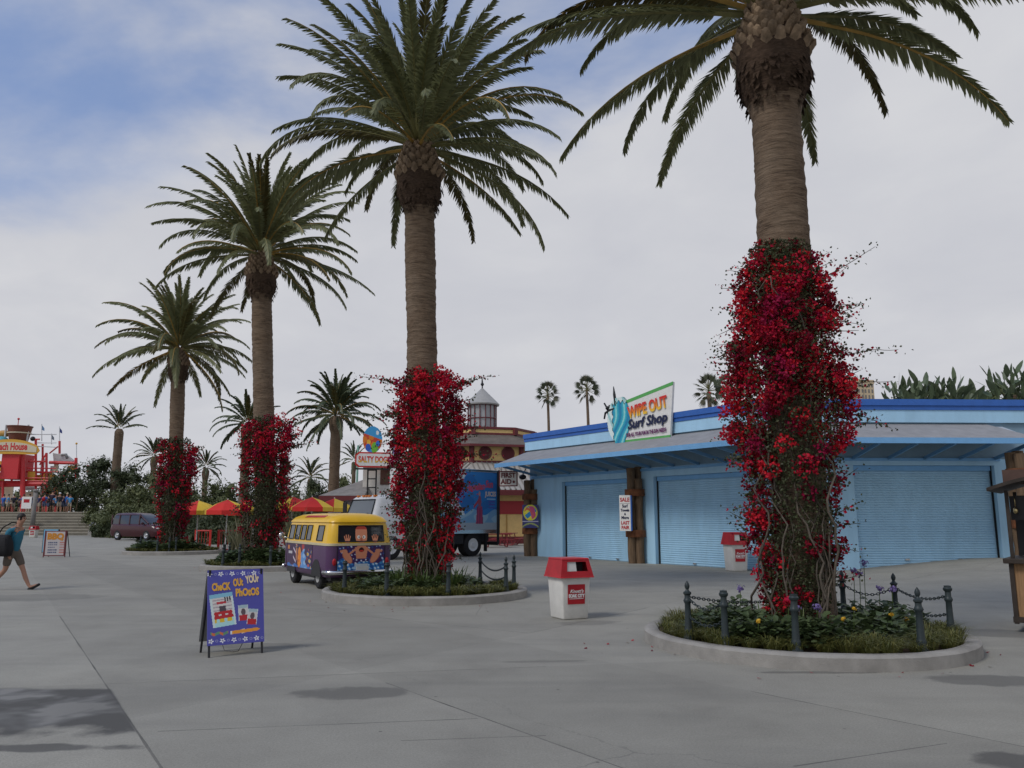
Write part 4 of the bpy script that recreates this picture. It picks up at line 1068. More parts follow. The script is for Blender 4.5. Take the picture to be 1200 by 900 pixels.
th = math.atan2(.27, 1.03)
fp = bpy.data.objects.new('front_panel', None)
fo = painted('front_panel', .68, .90, 136, 180, art, fr, .02, (0, -.235 + .02, .135), (-th * .95, 0, 0))
gold = plain('gold_lettering', (.72, .38, .05), .5); gold2 = plain('pale_gold_lettering', (.75, .60, .38), .5)
for i, (s_, x, z, sz, mt_, rz) in enumerate([('CheCK', -.178, .69, .125, gold, .03), ('OUt', .025, .735, .125, gold, .06), ('YOUr', .20, .77, .125, gold2, .10), ('PhOtOS', .14, .61, .125, gold, .02)]):
    text(s_, sz, mt_, fo, (x, -.003, z), (PI / 2, -rz, 0), .006, 0, .002, fit=(.225, .12, .17, .29)[i])
bp_ = painted('back_panel', .68, .90, 4, 4, lambda u, v: (.01, .01, .012), fr, .02, (0, .25, .135), (th * .95, 0, PI)); bp_.rotation_euler = (-th * .95, 0, PI)
for sx in (-1, 1):
    for (y0, y1, nm) in ((-.255, -.0, 'leg'), (.255, .0, 'leg')):
        b = MB(); b.tube([(sx * .315, y0 * 1.02 + (.035 if y0 < 0 else -.035), 0), (sx * .315, y1 + (.020 if y0 < 0 else -.020), 1.01)], .014, 6); b.build(nm, black, fr)
b = MB(); b.tube([(-.08, .2, .12), (-.06, .1, .02), (.02, 0, .01), (.06, -.1, .03), (.08, -.2, .14)], .004, 5); b.build('stay_cable', black, fr)

# ================================================================ menu board far left with another behind
def menu_board(u, v, label, first, rz, col):
    q = G(u, v); t = thing('menu_board', label, 'menu board', q, R(rz))
    def f(uu, vv):
        if uu < .06 or uu > .94 or vv < .04 or vv > .96: return hx('6e3a3c') if first else hx('5f9ab8')
        if first:
            for (y0, y1, x1) in ((.50, .56, .62), (.42, .47, .62), (.32, .37, .5), (.21, .27, .62), (.12, .18, .6)):
                if y0 < vv < y1 and .14 < uu < x1: return hx('50566e') if math.sin(uu * 70) > -.5 else hx('9a9aa6')
                if y0 < vv < y1 and uu > .72: return hx('b07a74')
            return hx('b9b3b2')
        return hx('6fa6c6') if vv > .6 else hx('b8b4b4')
    painted('panel', .82, 1.06, 40, 52, f, t, .03, (0, 0, .05))
    if first: 
        text('BBQ', .34, plain('orange_lettering', (.55, .22, .02), .5), t, (0, -.004, .86), bold=.02)
    b = MB()
    for sx in (-.43, .43): b.cyl((sx, .02, 0), (sx, .02, 1.12), .02, 6)
    b.build('frame', maroon if first else black, t)
    b = MB()
    for sx in (-.43, .43): b.cyl((sx, .55, 0), (sx, .05, 1.1), .018, 6)
    b.build('stay_leg', black, t)
    return t
menu_board(63, 653, 'white menu board headed BBQ in orange, standing in the far left of the plaza', True, 8, 0)
menu_board(57.5, 648, 'second board with a pale blue top standing just behind the menu board', False, -14, 0)

# ================================================================ painted van
def ringpts(af, ab, b_, r_, z, n=7):
    r_ = min(r_, b_ - .01); out_ = []
    for (cx, cy, a0) in ((af - r_, b_ - r_, 0), (-ab + r_, b_ - r_, PI / 2), (-ab + r_, -b_ + r_, PI), (af - r_, -b_ + r_, 1.5 * PI)):
        for k in range(n): a = a0 + PI / 2 * k / (n - 1); out_.append((cx + r_ * math.cos(a), cy + r_ * math.sin(a), z))
    return out_
def loft(levels, n=7):
    b = MB(); vs = []; fs = []; per = 4 * n
    for L_ in levels: vs += ringpts(*L_, n=n)
    for i in range(len(levels) - 1):
        for k in range(per): fs.append((i * per + k, i * per + (k + 1) % per, (i + 1) * per + (k + 1) % per, (i + 1) * per + k))
    fs.append(tuple(range(per - 1, -1, -1))); fs.append(tuple((len(levels) - 1) * per + k for k in range(per)))
    return b.add(vs, fs)
def wheel(parent, x, y, r_, wd, hub=None, dual=False):
    s = 1 if y > 0 else -1; b = MB()
    prof = [(r_ * .55, -wd / 2), (r_ * .9, -wd / 2), (r_, -wd / 2 + .03), (r_, wd / 2 - .03), (r_ * .9, wd / 2), (r_ * .55, wd / 2)]
    b.lathe(prof, n=28, cap=False); b.lathe([(r_ * .56, -wd / 2 + .02), (r_ * .56, wd / 2 - .02)], n=28)
    t = b.build('wheel', rubber, parent, 'auto'); t.location = (x, y, r_); t.rotation_euler = (-PI / 2 * s, 0, 0)
    b = MB(); b.lathe([(r_ * .57, wd / 2 - .01), (r_ * .55, wd / 2 + .004), (r_ * .42, wd / 2 - .02), (r_ * .25, wd / 2 - .015), (r_ * .2, wd / 2 + .02), (.001, wd / 2 + .028)], n=24, cap=False)
    b.build('hub', hub or chrome, t, 'auto'); return t
vanp = M('purple_van_paint', (.085, .035, .10), .35, .1, 3, spec=.5); vany = M('yellow_van_paint', (.72, .43, .02), .32, .06, 3, spec=.5, dirt=.08)
cream = plain('cream_band', (.55, .48, .30), .45)
van = thing('painted_van', 'old rounded van, purple below and yellow above, with a cartoon swimmer painted behind', 'van', (-4.47, 20.58, 0), R(121.5)); van.scale = (.87, .95, .98)
lowL = [(1.95, 1.95, .78, .22, .30), (2.03, 2.03, .83, .23, .36), (2.07, 2.07, .845, .23, .55), (2.07, 2.07, .845, .23, 1.04)]
upL = [(2.05, 2.05, .835, .23, 1.085), (2.0, 2.02, .805, .23, 1.27), (1.92, 1.98, .765, .23, 1.50), (1.86, 1.95, .745, .24, 1.575)]
rfL = [(1.90, 1.98, .775, .25, 1.580), (1.88, 1.97, .765, .25, 1.61), (1.78, 1.90, .69, .28, 1.70), (1.6, 1.75, .55, .3, 1.765), (1.3, 1.5, .33, .3, 1.795), (.9, 1.1, .1, .09, 1.805)]
loft(lowL).build('lower_body', vanp, van, 'auto'); loft(upL).build('upper_body', vany, van, 'auto'); loft(rfL).build('roof', vany, van, 'auto')
loft([(2.085, 2.085, .86, .24, 1.035), (2.085, 2.085, .86, .24, 1.09)]).build('belt_band', cream, van, 'auto')
def upy(z): return .835 + (.765 - .835) * (z - 1.085) / (1.50 - 1.085)
def upxb(z): return 2.05 + (1.98 - 2.05) * (z - 1.085) / (1.50 - 1.085)
for sgn in (1, -1):
    for (xa, xb_) in ((1.16, 1.62), (.60, 1.02), (.06, .47), (-.48, -.07), (-1.52, -1.02)):
        z0, z1 = 1.145, 1.50; e = .006
        qq = [(xa, sgn * (upy(z0) + e), z0), (xb_, sgn * (upy(z0) + e), z0), (xb_, sgn * (upy(z1) + e), z1), (xa, sgn * (upy(z1) + e), z1)]
        if sgn > 0: qq = [qq[1], qq[0], qq[3], qq[2]]
        b = MB(); b.slab(qq, .012); w_ = b.build('window', glass, van)
        pts = [Vector(p) + Vector((0, sgn * .004, 0)) for p in qq]; b = MB(); b.tube(pts, .014, 5, closed=True); b.build('window_frame', black, w_)
z0, z1 = 1.13, 1.50
qq = [(-upxb(z0) - .006, .60, z0), (-upxb(z0) - .006, -.60, z0), (-upxb(z1) - .006, -.58, z1), (-upxb(z1) - .006, .58, z1)]
b = MB(); b.slab(qq, .012); w_ = b.build('rear_window', glass, van)
b = MB(); b.tube([Vector(p) + Vector((-.004, 0, 0)) for p in qq], .016, 5, closed=True); b.build('window_frame', black, w_)
qq = [(2.04, -.66, 1.15), (2.04, .66, 1.15), (1.94, .6, 1.48), (1.94, -.6, 1.48)]; b = MB(); b.slab(qq, .03); b.build('windscreen', glass, van)
skinp, skind, hairp = hx('d98f6e'), hx('b8684c'), hx('b8483a')
def sea(u, v):
    a = math.sin(u * 31 + 6 * v) + math.sin(v * 37 - 11 * u) + math.sin(u * 70 + v * 20)
    if v < .42 + .12 * math.sin(u * 13): return hx('cfe0ea') if a > 1.35 else (hx('3f86c0') if a > -.3 else hx('24569a'))
    return hx('d6dcea') if a > 1.9 else (hx('2b4f92') if a > .9 and abs(u - .5) > .22 else hx('43285a'))
def foot(cx, cy, an):
    L_ = []
    L_.append(('e', cx, cy, .085, .26, an, skind)); L_.append(('e', cx, cy + .01, .07, .24, an, skinp))
    for k in range(5):
        dx = (-.06 + .03 * k); L_.append(('e', cx + dx * math.cos(an) - .27 * math.sin(an) , cy + .27 * math.cos(an) + dx * math.sin(an) - .01 * abs(k - 2), .017, .05, an, skinp))
    return L_
mural = layers(sea, foot(.20, .56, .30) + foot(.80, .56, -.30) + [('p', [(.36, .95), (.64, .95), (.60, .42), (.40, .42)], skinp), ('p', [(.33, .50), (.67, .50), (.66, .38), (.34, .38)], hx('3a2a5c')),
     ('e', .40, .45, .02, .03, 0, hx('d8d8e8')), ('e', .5, .42, .02, .03, 0, hx('d8d8e8')), ('e', .6, .45, .02, .03, 0, hx('d8d8e8')), ('e', .5, .90, .11, .16, 0, skinp), ('e', .5, .84, .055, .09, 0, hx('2a1014')), ('e', .5, .80, .04, .04, 0, hx('c8322a')),
     ('e', .31, .78, .03, .2, -.6, skinp), ('e', .69, .78, .03, .2, .6, skinp), ('r', .36, .10, .64, .30, hx('b8c0c4')), ('e', .5, .14, .2, .08, 0, hx('9fc0d6'))])
painted('rear_mural', 1.20, .60, 120, 60, mural, van, .01, (-2.079, 0, .43), (0, 0, -PI / 2))
hd = layers(skinp, [('r', 0, .80, 1, 1, hairp), ('e', .27, .34, .13, .10, 0, hx('efefe6')), ('e', .73, .34, .13, .10, 0, hx('efefe6')), ('e', .3, .33, .05, .05, 0, (.01, .01, .01)), ('e', .7, .33, .05, .05, 0, (.01, .01, .01)), ('e', .5, .18, .10, .13, 0, skind)])
painted('head_mural', .30, .40, 68, 88, hd, van, .006, (-2.062, 0, 1.10), (-.165, 0, -PI / 2), keepf=lambda u, v: abs((u - .5) / .5) ** 3 + abs((v - .5) / .5) ** 4 < 1)
for sgn in (1, -1):
    painted('hand_mural', .17, .22, 50, 60, lambda u, v: skinp, van, .006, (-2.062, sgn * .36, 1.10), (-.165, 0, -PI / 2), keepf=lambda u, v: ((u - .5) / .36) ** 2 + ((v - .22) / .28) ** 2 < 1 or any(((u - .5 - dx) * math.cos(dx * 1.4) - (v - .2) * math.sin(dx * 1.4)) ** 2 < .0045 and .2 < v < .95 - abs(dx) * .8 for dx in (-.26, -.09, .09, .26)))
def side(u, v):
    a = math.sin(u * 40 + 5 * v) + math.sin(v * 21 - 9 * u)
    if ((u - .50) / .07) ** 2 + ((v - .42) / .46) ** 2 < 1: return hx('dd8422') if a < 1.0 else hx('c46a1a')
    if .56 + .03 * math.sin(v * 11) < u < .80 - .12 * v + .03 * math.sin(v * 17) and v < .74 + .08 * math.sin(u * 30): return hx('5c8fc8') if a > -.4 else hx('8fb0d4')
    if ((u - .64) / .05) ** 2 + ((v - .9) / .18) ** 2 < 1: return hx('a83436')
    if ((u - .38) / .03) ** 2 + ((v - .66) / .4) ** 2 < 1: return hx('b07a5c')
    if .04 < u < .2 and .55 < v < .68: return hx('b8b4b8')
    if u < .08 and .75 < v < .92: return hx('c47a3a')
    if .80 < u < .97 and v < .8 + .1 * math.sin(u * 40):
        q = math.sin(u * 33 + v * 9) + math.sin(v * 19 - u * 12)
        if q > 1.0: return hx('c8a03a')
        if q > .55: return hx('3f78b8')
        if q < -1.2: return hx('b0505a')
    if .24 < u < .36 and math.sin(v * 16 + u * 30) > .72: return hx('c9b8c4')
    if v < .10 + .05 * math.sin(u * 24): return hx('3f6cac')
    return hx('3d2546')
painted('side_mural', 2.35, .58, 200, 52, side, van, .008, (.42, .853, .44), (0, 0, PI))
for (x, y) in ((-1.12, .70), (1.2, .70), (-1.12, -.70), (1.2, -.70)):
    wheel(van, x, y, .325, .19, plain('dull_hub', (.30, .30, .29), .4) if 'dull_hub' not in bpy.data.materials else bpy.data.materials['dull_hub'])
    b = MB(); s = 1 if y > 0 else -1
    b.prism([(x + .41 * math.cos(a), .30 + .40 * math.sin(a)) for a in [PI * k / 14 for k in range(15)]], s * .80, s * .851); b.build('wheel_arch', black, van)
for sgn in (1, -1):
    for x in (.53, 1.72, -.62):
        b = MB(); b.box2((x - .008, sgn * .8475 - .004, .42), (x + .008, sgn * .8475 + .004, 1.03)); b.build('door_seam', black, van)
    b = MB(); b.box2((.60, sgn * .856 - .012, .93), (.76, sgn * .856 + .012, .96)); b.build('door_handle', chrome, van)
for y in (-.62, .62):
    b = MB(); b.box2((-2.078, y - .006, .46), (-2.07, y + .006, 1.03)); b.build('hatch_seam', black, van)
b = MB(); b.box2((-1.9, -.7, .22), (1.9, .7, .31)); b.build('underbody', black, van)
def bumper(sx, n='bumper'):
    b = MB(); pts = [(sx * 1.85, .88, .42), (sx * 2.10, .80, .42), (sx * 2.17, .5, .42), (sx * 2.18, 0, .42), (sx * 2.17, -.5, .42), (sx * 2.10, -.80, .42), (sx * 1.85, -.88, .42)]
    b.tube(pts, .055, 8); o = b.build(n, chrome, van, True); return o
bumper(-1); bumper(1)
for sy in (.68, -.68):
    b = MB(); b.ball((-2.065, sy, .66), .065, 12, 8, 0, (.5, .8, 1.3)); b.build('tail_light', redp, van, True)
b = MB(); b.box2((-2.19, -.16, .44), (-2.17, .16, .56)); b.build('number_plate', flap_m, van)
b = MB(); b.tube([(1.5, .84, 1.15), (1.62, 1.0, 1.2)], .012, 5); b.ball((1.62, 1.03, 1.22), .09, 10, 6, 0, (.3, 1, 1)); b.build('wing_mirror', chrome, van, True)
b = MB(); b.slab([(-1.2, .70, 1.70), (.6, .70, 1.70), (.6, .60, 1.747), (-1.2, .60, 1.747)][::-1], .004); b.build('roof_lettering_strip', redp, van)

# ================================================================ box truck
truck = thing('box_truck', 'white delivery truck with a blue dancer picture on its box, behind the second palm', 'truck', (-2.42, 36.18, 0), math.atan2(-.69, -.724))
steelw = plain('truck_white', (.66, .66, .65), .4, dirt=.1); dkg = plain('dark_chassis', (.02, .02, .022), .7)
b = MB(); b.box2((-1.45, -1.15, .98), (2.95, 1.15, 3.78)); b.build('cargo_box', steelw, truck, bevel=.03)
b = MB(); b.box2((-1.47, -1.17, .96), (-1.40, 1.17, 3.79)); b.box2((-1.42, 1.152, .5), (-1.30, 1.19, 3.76)); b.build('rear_frame', dkg, truck)
for a in (((-1.35, 1.152, 3.68), (2.93, 1.175, 3.77)), ((-1.28, 1.152, .99), (2.93, 1.175, 1.14))):
    b = MB(); b.box2(*a); b.build('trim_rail', chrome, truck)
lt = hx('2f78b8')
def ad(u, v):
    a = math.sin(u * 23 + 3 * math.sin(v * 9)) + math.sin(v * 17 + u * 5)
    c = hx('2f74b4') if a > -.5 else hx('2a66a6')
    edge = .50 + .06 * math.sin(v * 8)
    if u < edge and u > edge - .30: c = hx('c4ccd0') if a > -.3 else hx('a8bcc8')
    if v < .30 + .05 * math.sin(u * 21): c = hx('8fb0c4') if a > .2 else hx('6f9abc')
    if v < .12: c = hx('9aa4ae')
    if abs(u - .755) < .045 * (1.25 - v * 1.1) and .10 < v < .40: c = hx('a03a5e') if math.sin(u * 180) > -.3 else hx('7a3458')
    if ((u - .755) / .022) ** 2 + ((v - .48) / .11) ** 2 < 1: c = hx('8a4a5c')
    if ((u - .752) / .013) ** 2 + ((v - .62) / .045) ** 2 < 1: c = hx('b07a70')
    if abs((v - .43) - (u - .70) * 1.6) < .03 and .67 < u < .75: c = hx('9c3e50')
    if .86 < u < .985 and .52 < v < .545: c = hx('8fb4d0')
    if .88 < u < .97 and .34 < v < .50: c = hx('4a4f9a') if math.sin(v * 120) > 0 else c
    return c
adp = painted('side_picture', 4.2, 2.52, 168, 100, ad, truck, .004, (.80, 1.156, 1.145), (0, 0, PI))
pinkl = plain('pink_lettering', (.50, .07, .12), .5); palel = plain('pale_lettering', (.62, .50, .42), .5)
text('Hawaiian', .42, pinkl, adp, (.80, -.004, 1.84), (PI / 2, -.10, 0), .016, .2, sx=.72); text('Sun', .44, pinkl, adp, (1.62, -.004, 1.98), bold=.014, shear=.2, sx=.7); text('JUICES', .28, palel, adp, (1.72, -.004, 1.55), bold=.01, sx=.8)
cabL = [(5.2, -3.15, 1.05, .15, .55), (5.28, -3.12, 1.1, .18, .8), (5.28, -3.12, 1.1, .2, 1.62), (5.2, -3.12, 1.08, .22, 1.7), (4.95, -3.14, .98, .22, 2.42), (4.85, -3.16, .94, .24, 2.5), (4.6, -3.3, .75, .2, 2.58)]
loft(cabL).build('cab', steelw, truck, 'auto')
b = MB(); b.slab([(5.21, -.9, 1.73), (5.21, .9, 1.73), (4.97, .82, 2.38), (4.97, -.82, 2.38)], .03); ws = b.build('windscreen', glassmat('truck_glass', (.12, .14, .16), .15), truck)
b = MB(); b.tube([(5.23, -.9, 1.73), (5.23, .9, 1.73), (4.985, .82, 2.38), (4.985, -.82, 2.38)], .025, 5, closed=True); b.build('windscreen_seal', black, ws)
for y in (-.5, .3):
    b = MB(); b.tube([(5.24, y, 1.72), (5.2, y + .35, 1.85)], .012, 5); b.build('wiper', black, ws)
b = MB(); b.slab([(4.7, 1.055, 1.73), (3.7, 1.055, 1.73), (3.75, .965, 2.36), (4.55, .965, 2.36)], .02); b.build('side_window', glass, truck)
b = MB(); b.box2((5.27, -.75, .85), (5.30, .75, 1.35)); b.build('grille', black, truck)
b = MB(); b.box2((5.22, -1.1, .45), (5.42, 1.1, .72)); b.build('bumper', chrome, truck, bevel=.03)
orange = plain('amber_lens', (.6, .16, .01), .3)
for y in (-.85, .85):
    b = MB(); b.box2((5.27, y - .16, .9), (5.31, y + .16, 1.2)); b.build('headlight', flap_m, truck)
for y in (-.6, -.2, 0, .2, .6):
    b = MB(); b.box2((4.78, y - .07, 2.50), (4.90, y + .07, 2.57)); b.build('marker_light', orange, truck)
b = MB(); b.box2((5.0, 1.09, 1.28), (5.25, 1.125, 1.42)); b.build('turn_signal', orange, truck)
b = MB(); b.box2((-1.4, -.5, .62), (4.6, .5, .96)); b.box2((.6, .75, .55), (2.3, 1.1, .94)); b.box2((-1.46, -1.1, .45), (-1.38, 1.1, .6)); b.build('chassis', dkg, truck)
for (x, y) in ((4.35, .95), (4.35, -.95), (0, .80), (0, -.80)): wheel(truck, x, y, .50, .30 if x > 1 else .5, steelw)
b = MB(); b.box2((-.75, .95, .2), (-.70, 1.13, .9)); b.build('mud_flap', rubber, truck)
b = MB(); b.tube([(4.9, -1.08, 1.8), (5.05, -1.35, 1.85), (5.05, -1.35, 2.35), (4.8, -1.0, 2.4)], .02, 5); b.box2((5.0, -1.45, 1.85), (5.06, -1.22, 2.3)); b.build('wing_mirror', black, truck)

# ================================================================ minivan
mv = thing('minivan', 'dark red minivan parked at the foot of the hedged bank', 'minivan', (-28.0, 61.5, 0), math.atan2(-.45, .89)); mv.scale = (1.08, 1.08, 1.12)
winep = M('wine_red_paint', (.045, .006, .010), .25, .05, 3, spec=.6)
loft([(2.40, 2.38, .90, .35, .25), (2.50, 2.46, .97, .4, .45), (2.48, 2.48, .98, .45, .75), (2.38, 2.47, .97, .5, .92), (2.1, 2.46, .95, .5, 1.02), (1.55, 2.45, .92, .5, 1.08)]).build('body', winep, mv, 'auto')
loft([(1.56, 2.45, .92, .4, 1.07), (1.0, 2.40, .86, .4, 1.40), (.45, 2.28, .78, .4, 1.68), (.1, 2.1, .66, .4, 1.77), (-.3, 1.8, .4, .3, 1.80)]).build('cabin', glassmat('tinted_glass', (.03, .035, .042), .08), mv, 'auto')
loft([(.47, 2.30, .80, .4, 1.665), (.15, 2.15, .70, .4, 1.775), (-.3, 1.8, .4, .3, 1.82)]).build('roof', winep, mv, 'auto')
for sgn in (1, -1):
    for (xa, xb_) in ((.5, .62), (-.5, -.38), (-1.55, -1.42), (-2.35, -2.2)):
        b = MB(); b.tube([((xa + xb_) / 2 + .12, sgn * .935, 1.06), ((xa + xb_) / 2, sgn * .80, 1.68)], .05, 5); b.build('pillar', winep, mv)
    b = MB(); b.tube([(1.5, sgn * .82, 1.10), (.42, sgn * .70, 1.70)], .05, 6); b.build('pillar', winep, mv)
    b = MB(); b.ball((1.15, sgn * 1.04, 1.12), .12, 10, 6, 0, (.6, 1, .7)); b.build('wing_mirror', winep, mv, True)
    b = MB(); b.ball((2.22, sgn * .66, .78), .2, 12, 8, 0, (1.05, 1.1, .5)); b.build('headlight', flap_m, mv, True)
    for x in (1.5, -1.45): wheel(mv, x, sgn * .88, .34, .22, chrome)
b = MB(); b.box2((2.46, -.45, .62), (2.505, .45, .72)); b.build('grille', chrome, mv)
b = MB(); b.box2((2.47, -.7, .33), (2.51, .7, .5)); b.build('lower_grille', black, mv)

# ================================================================ dark cart at the right edge
kx = G(1190, 741); bamboo = M('bamboo_board', (.30, .175, .085), .7, .25, 5, .2, 30, stretch=(9, 9, .7)); dark_wood = M('dark_stained_wood', (.035, .026, .02), .6, .3, 6, .2, 30)
ct = thing('vending_cart', 'dark wooden vending cart with a curved roof and bamboo sides at the right edge', 'cart', (kx.x, kx.y, 0), R(-38))
b = MB(); b.box2((.05, .04, .2), (1.75, 1.1, .98)); b.build('cabinet', bamboo, ct)
b = MB(); [b.box2((x, -.0, .12), (x + .06, .06, 1.0)) for x in (0, .62, 1.24, 1.74)]; b.box2((-.01, -.01, .14), (1.8, 1.12, .22)); b.build('frame', dark_wood, ct)
b = MB(); b.box2((-.06, -.08, .985), (1.9, 1.2, 1.06)); b.build('counter', dark_wood, ct, bevel=.01)
b = MB(); b.box2((.06, .9, 1.07), (1.74, .96, 2.0)); b.box2((.06, .3, 1.62), (1.74, .34, 1.98)); b.build('back_panel', black, ct)  # black panels put the cart's shaded interior in as colour
for (x, y) in ((.03, .03), (1.75, .03), (.03, 1.06), (1.75, 1.06)):
    b = MB(); b.box2((x, y, 1.06), (x + .05, y + .05, 2.06)); b.build('post', dark_wood, ct)
b = MB(); pts = [(-.16 + 2.2 * k / 12, 1.98 + .26 * math.sin(PI * min(1, (.08 + k / 12)) )) for k in range(13)]
b.prism(pts + [(x, z + .05) for x, z in reversed(pts)], -.25, 1.35); b.build('roof', dark_wood, ct)
b = MB(); b.box2((.0, .3, 2.16), (1.5, .36, 2.38)); b.build('roof_board', M('brown_sign_board', (.10, .058, .045), .7, .2, 6), ct)
for (x) in (.3, 1.5):
    for y in (.1, 1.0):
        b = MB(); b.tube([(x, y - .03, .11), (x, y + .03, .11)], .11, 16); b.build('wheel', rubber, ct)
b = MB(); b.tube([(.14, .2, 1.98), (.14, .2, 1.82)], .006, 5); b.ball((.14, .2, 1.76), .035, 8, 6, 0, (1, 1, 1.5)); b.build('hanging_bell', plain('brass', (.5, .4, .2), .3, metal=1), ct, True)

# ================================================================ people
skin_m = M('skin', (.36, .19, .125), .55, .06, 8); hair_m = M('dark_hair', (.018, .013, .011), .6, .2, 30)
def skinmesh(name, verts, edges, rad, mt, parent, sub=1, root=0):
    me = bpy.data.meshes.new(name); me.from_pydata([tuple(v) for v in verts], edges, []); o = bpy.data.objects.new(name, me); C.objects.link(o)
    md = o.modifiers.new('skin', 'SKIN'); md.use_smooth_shade = True
    lay = me.skin_vertices[0].data
    for i, r_ in enumerate(rad):
        lay[i].radius = r_ if hasattr(r_, '__len__') else (r_, r_); lay[i].use_root = (i == root)
    if sub: s_ = o.modifiers.new('sub', 'SUBSURF'); s_.levels = sub; s_.render_levels = sub
    dg = bpy.context.evaluated_depsgraph_get(); m2 = bpy.data.meshes.new_from_object(o.evaluated_get(dg)); m2.name = name
    bpy.data.objects.remove(o); m2.materials.clear(); m2.materials.append(mt)
    m2.polygons.foreach_set('use_smooth', [True] * len(m2.polygons))
    o = bpy.data.objects.new(name, m2); C.objects.link(o); o.parent = parent; return o
def person(loc, rz, H, label, shirt, shorts, pose='stand', hat=None, pack=None, detail=False, seed=0, group=None):
    rg = random.Random(seed); t = thing('person', label, 'person', loc, rz, group); k = H / 1.78
    V = []; E = []; Rr = []
    def v(p, r_): V.append(Vector(p) * k); Rr.append(tuple(x * k for x in r_) if hasattr(r_, '__len__') else r_ * k); return len(V) - 1
    def ch(start, pts):
        i = start; ids = []
        for p, r_ in pts: j = v(p, r_); E.append((i, j)); i = j; ids.append(j)
        return ids
    # local axes: +x forward, +y to the person's left, z up
    pel = v((0, 0, .95), (.13, .105))
    if pose == 'walk': ln = .05
    else: ln = .0
    tor = ch(pel, [((ln * .3, 0, 1.08), (.125, .095)), ((ln * .8, 0, 1.25), (.145, .105)), ((ln * 1.2, 0, 1.40), (.125, .085)), ((ln * 1.5, 0, 1.49), (.058, .055)), ((ln * 2.0 + .015, 0, 1.57), (.07, .082)), ((ln * 2.3 + .03, 0, 1.66), (.078, .098)), ((ln * 2.3 + .02, 0, 1.74), (.055, .07))])
    if detail: ch(tor[5], [((ln * 2.3 + .125, 0, 1.645), .016)]); 
    legs = {}; arms = {}
    if pose == 'walk':
        LP = {1: [((.05, .10, .82), .085), ((.20, .10, .50), .062), ((.235, .10, .44), .055), ((.30, .10, .28), .056), ((.42, .10, .085), .036), ((.46, .10, .055), .04), ((.60, .10, .10), .032), ((.66, .10, .125), .018)],
              -1: [((-.03, -.10, .82), .085), ((-.07, -.10, .50), .062), ((-.10, -.10, .44), .055), ((-.24, -.10, .30), .056), ((-.44, -.10, .16), .036), ((-.47, -.10, .12), .04), ((-.37, -.10, .03), .032), ((-.32, -.10, .015), .018)]}
        AP = {-1: [((ln * 1.2, -.165, 1.41), .055), ((.02, -.235, 1.36), .052), ((-.02, -.25, 1.12), .041), ((.06, -.25, .93), .032), ((.085, -.25, .85), (.026, .036)), ((.10, -.25, .80), (.018, .034))],
              1: [((ln * 1.2, .165, 1.41), .055), ((-.02, .235, 1.36), .052), ((-.16, .26, 1.13), .041), ((-.24, .26, .94), .032), ((-.25, .26, .86), (.026, .036)), ((-.25, .26, .81), (.018, .034))]}
    else:
        dx = rg.uniform(-.05, .12)
        LP = {s: [((0, s * .095, .83), .085), ((.015 + dx * s, s * .11, .48), .058), ((dx * s, s * .115, .30), .056), ((-.02 + dx * s, s * .12, .09), .036), ((0 + dx * s, s * .125, .05), .042), ((.14 + dx * s, s * .135, .035), .03)] for s in (1, -1)}
        bend = {1: rg.uniform(0, .25), -1: rg.uniform(0, .25)}
        AP = {s: [((0, s * .165, 1.41), .055), ((-.01, s * .225, 1.35), .052), ((-.02, s * .27, 1.10), .041), ((.05 + bend[s], s * .26, .90 + bend[s] * .7), .032), ((.06 + bend[s] * 1.2, s * .25, .82 + bend[s]), (.026, .036))] for s in (1, -1)}
    hands = {}
    for s in (1, -1):
        ids = ch(pel, LP[s]); ids2 = ch(tor[2], AP[s]); legs[s] = ids; arms[s] = ids2; hands[s] = ids2[-1]
    if detail:
        for s in (1, -1):
            hp = Vector(V[arms[s][4]]) / k; hd_ = (hp - Vector(V[arms[s][3]]) / k).normalized()
            for f in range(4):
                y = (-.027 + .018 * f); L_ = (.062, .075, .07, .055)[f]
                p0 = hp + Vector((y, 0, 0)) + hd_ * .045
                ch(arms[s][-1], [(p0 + hd_ * .03, .0095), (p0 + hd_ * (.03 + L_ * .55) + Vector((.004, -s * .008, 0)), .0088), (p0 + hd_ * (.03 + L_) + Vector((.010, -s * .022, 0)), .0075)])
            ch(arms[s][4], [(hp + Vector((.04, -s * .012, -.01)), .012), (hp + Vector((.058, -s * .018, -.045)), .0095)])
    skinmesh('body', V, E, Rr, skin_m, t, 2 if detail else 1, pel)
    def sub(name, idx_pts, mt):
        VV = []; EE = []; RR = []
        for chain_ in idx_pts:
            prev = None
            for it in chain_:
                if isinstance(it, int): prev = it; continue
                p, r_ = it; VV.append(Vector(p) * k); RR.append(tuple(x * k for x in r_) if hasattr(r_, '__len__') else r_ * k); j = len(VV) - 1
                if prev is not None: EE.append((prev, j))
                prev = j
        return skinmesh(name, VV, EE, RR, mt, t, 1, 0)
    e = .018
    sub('shirt', [[((0, 0, .84), (.150, .125)), ((0, 0, .95), (.152, .126)), ((ln * .3, 0, 1.08), (.158, .13)), ((ln * .8, 0, 1.25), (.175, .135)), ((ln * 1.2, 0, 1.405), (.13, .095)), ((ln * 1.4, 0, 1.465), (.075, .07))]] +
        [[3] + [((AP[s][0][0]), .068), (AP[s][1][0], .07), (Vector(AP[s][1][0]).lerp(Vector(AP[s][2][0]), .62), .064)] for s in (1, -1)], shirt)
    sub('shorts', [[((0, 0, 1.03), (.138, .115)), ((0, 0, .92), (.148, .122))]] +
        [[1] + [(LP[s][0][0], .105), (Vector(LP[s][0][0]).lerp(Vector(LP[s][1][0]), .55), .098), (Vector(LP[s][0][0]).lerp(Vector(LP[s][1][0]), .92), .092)] for s in (1, -1)], shorts)
    hc = Vector((ln * 2.3 + .022, 0, 1.675)) * k
    b = MB()
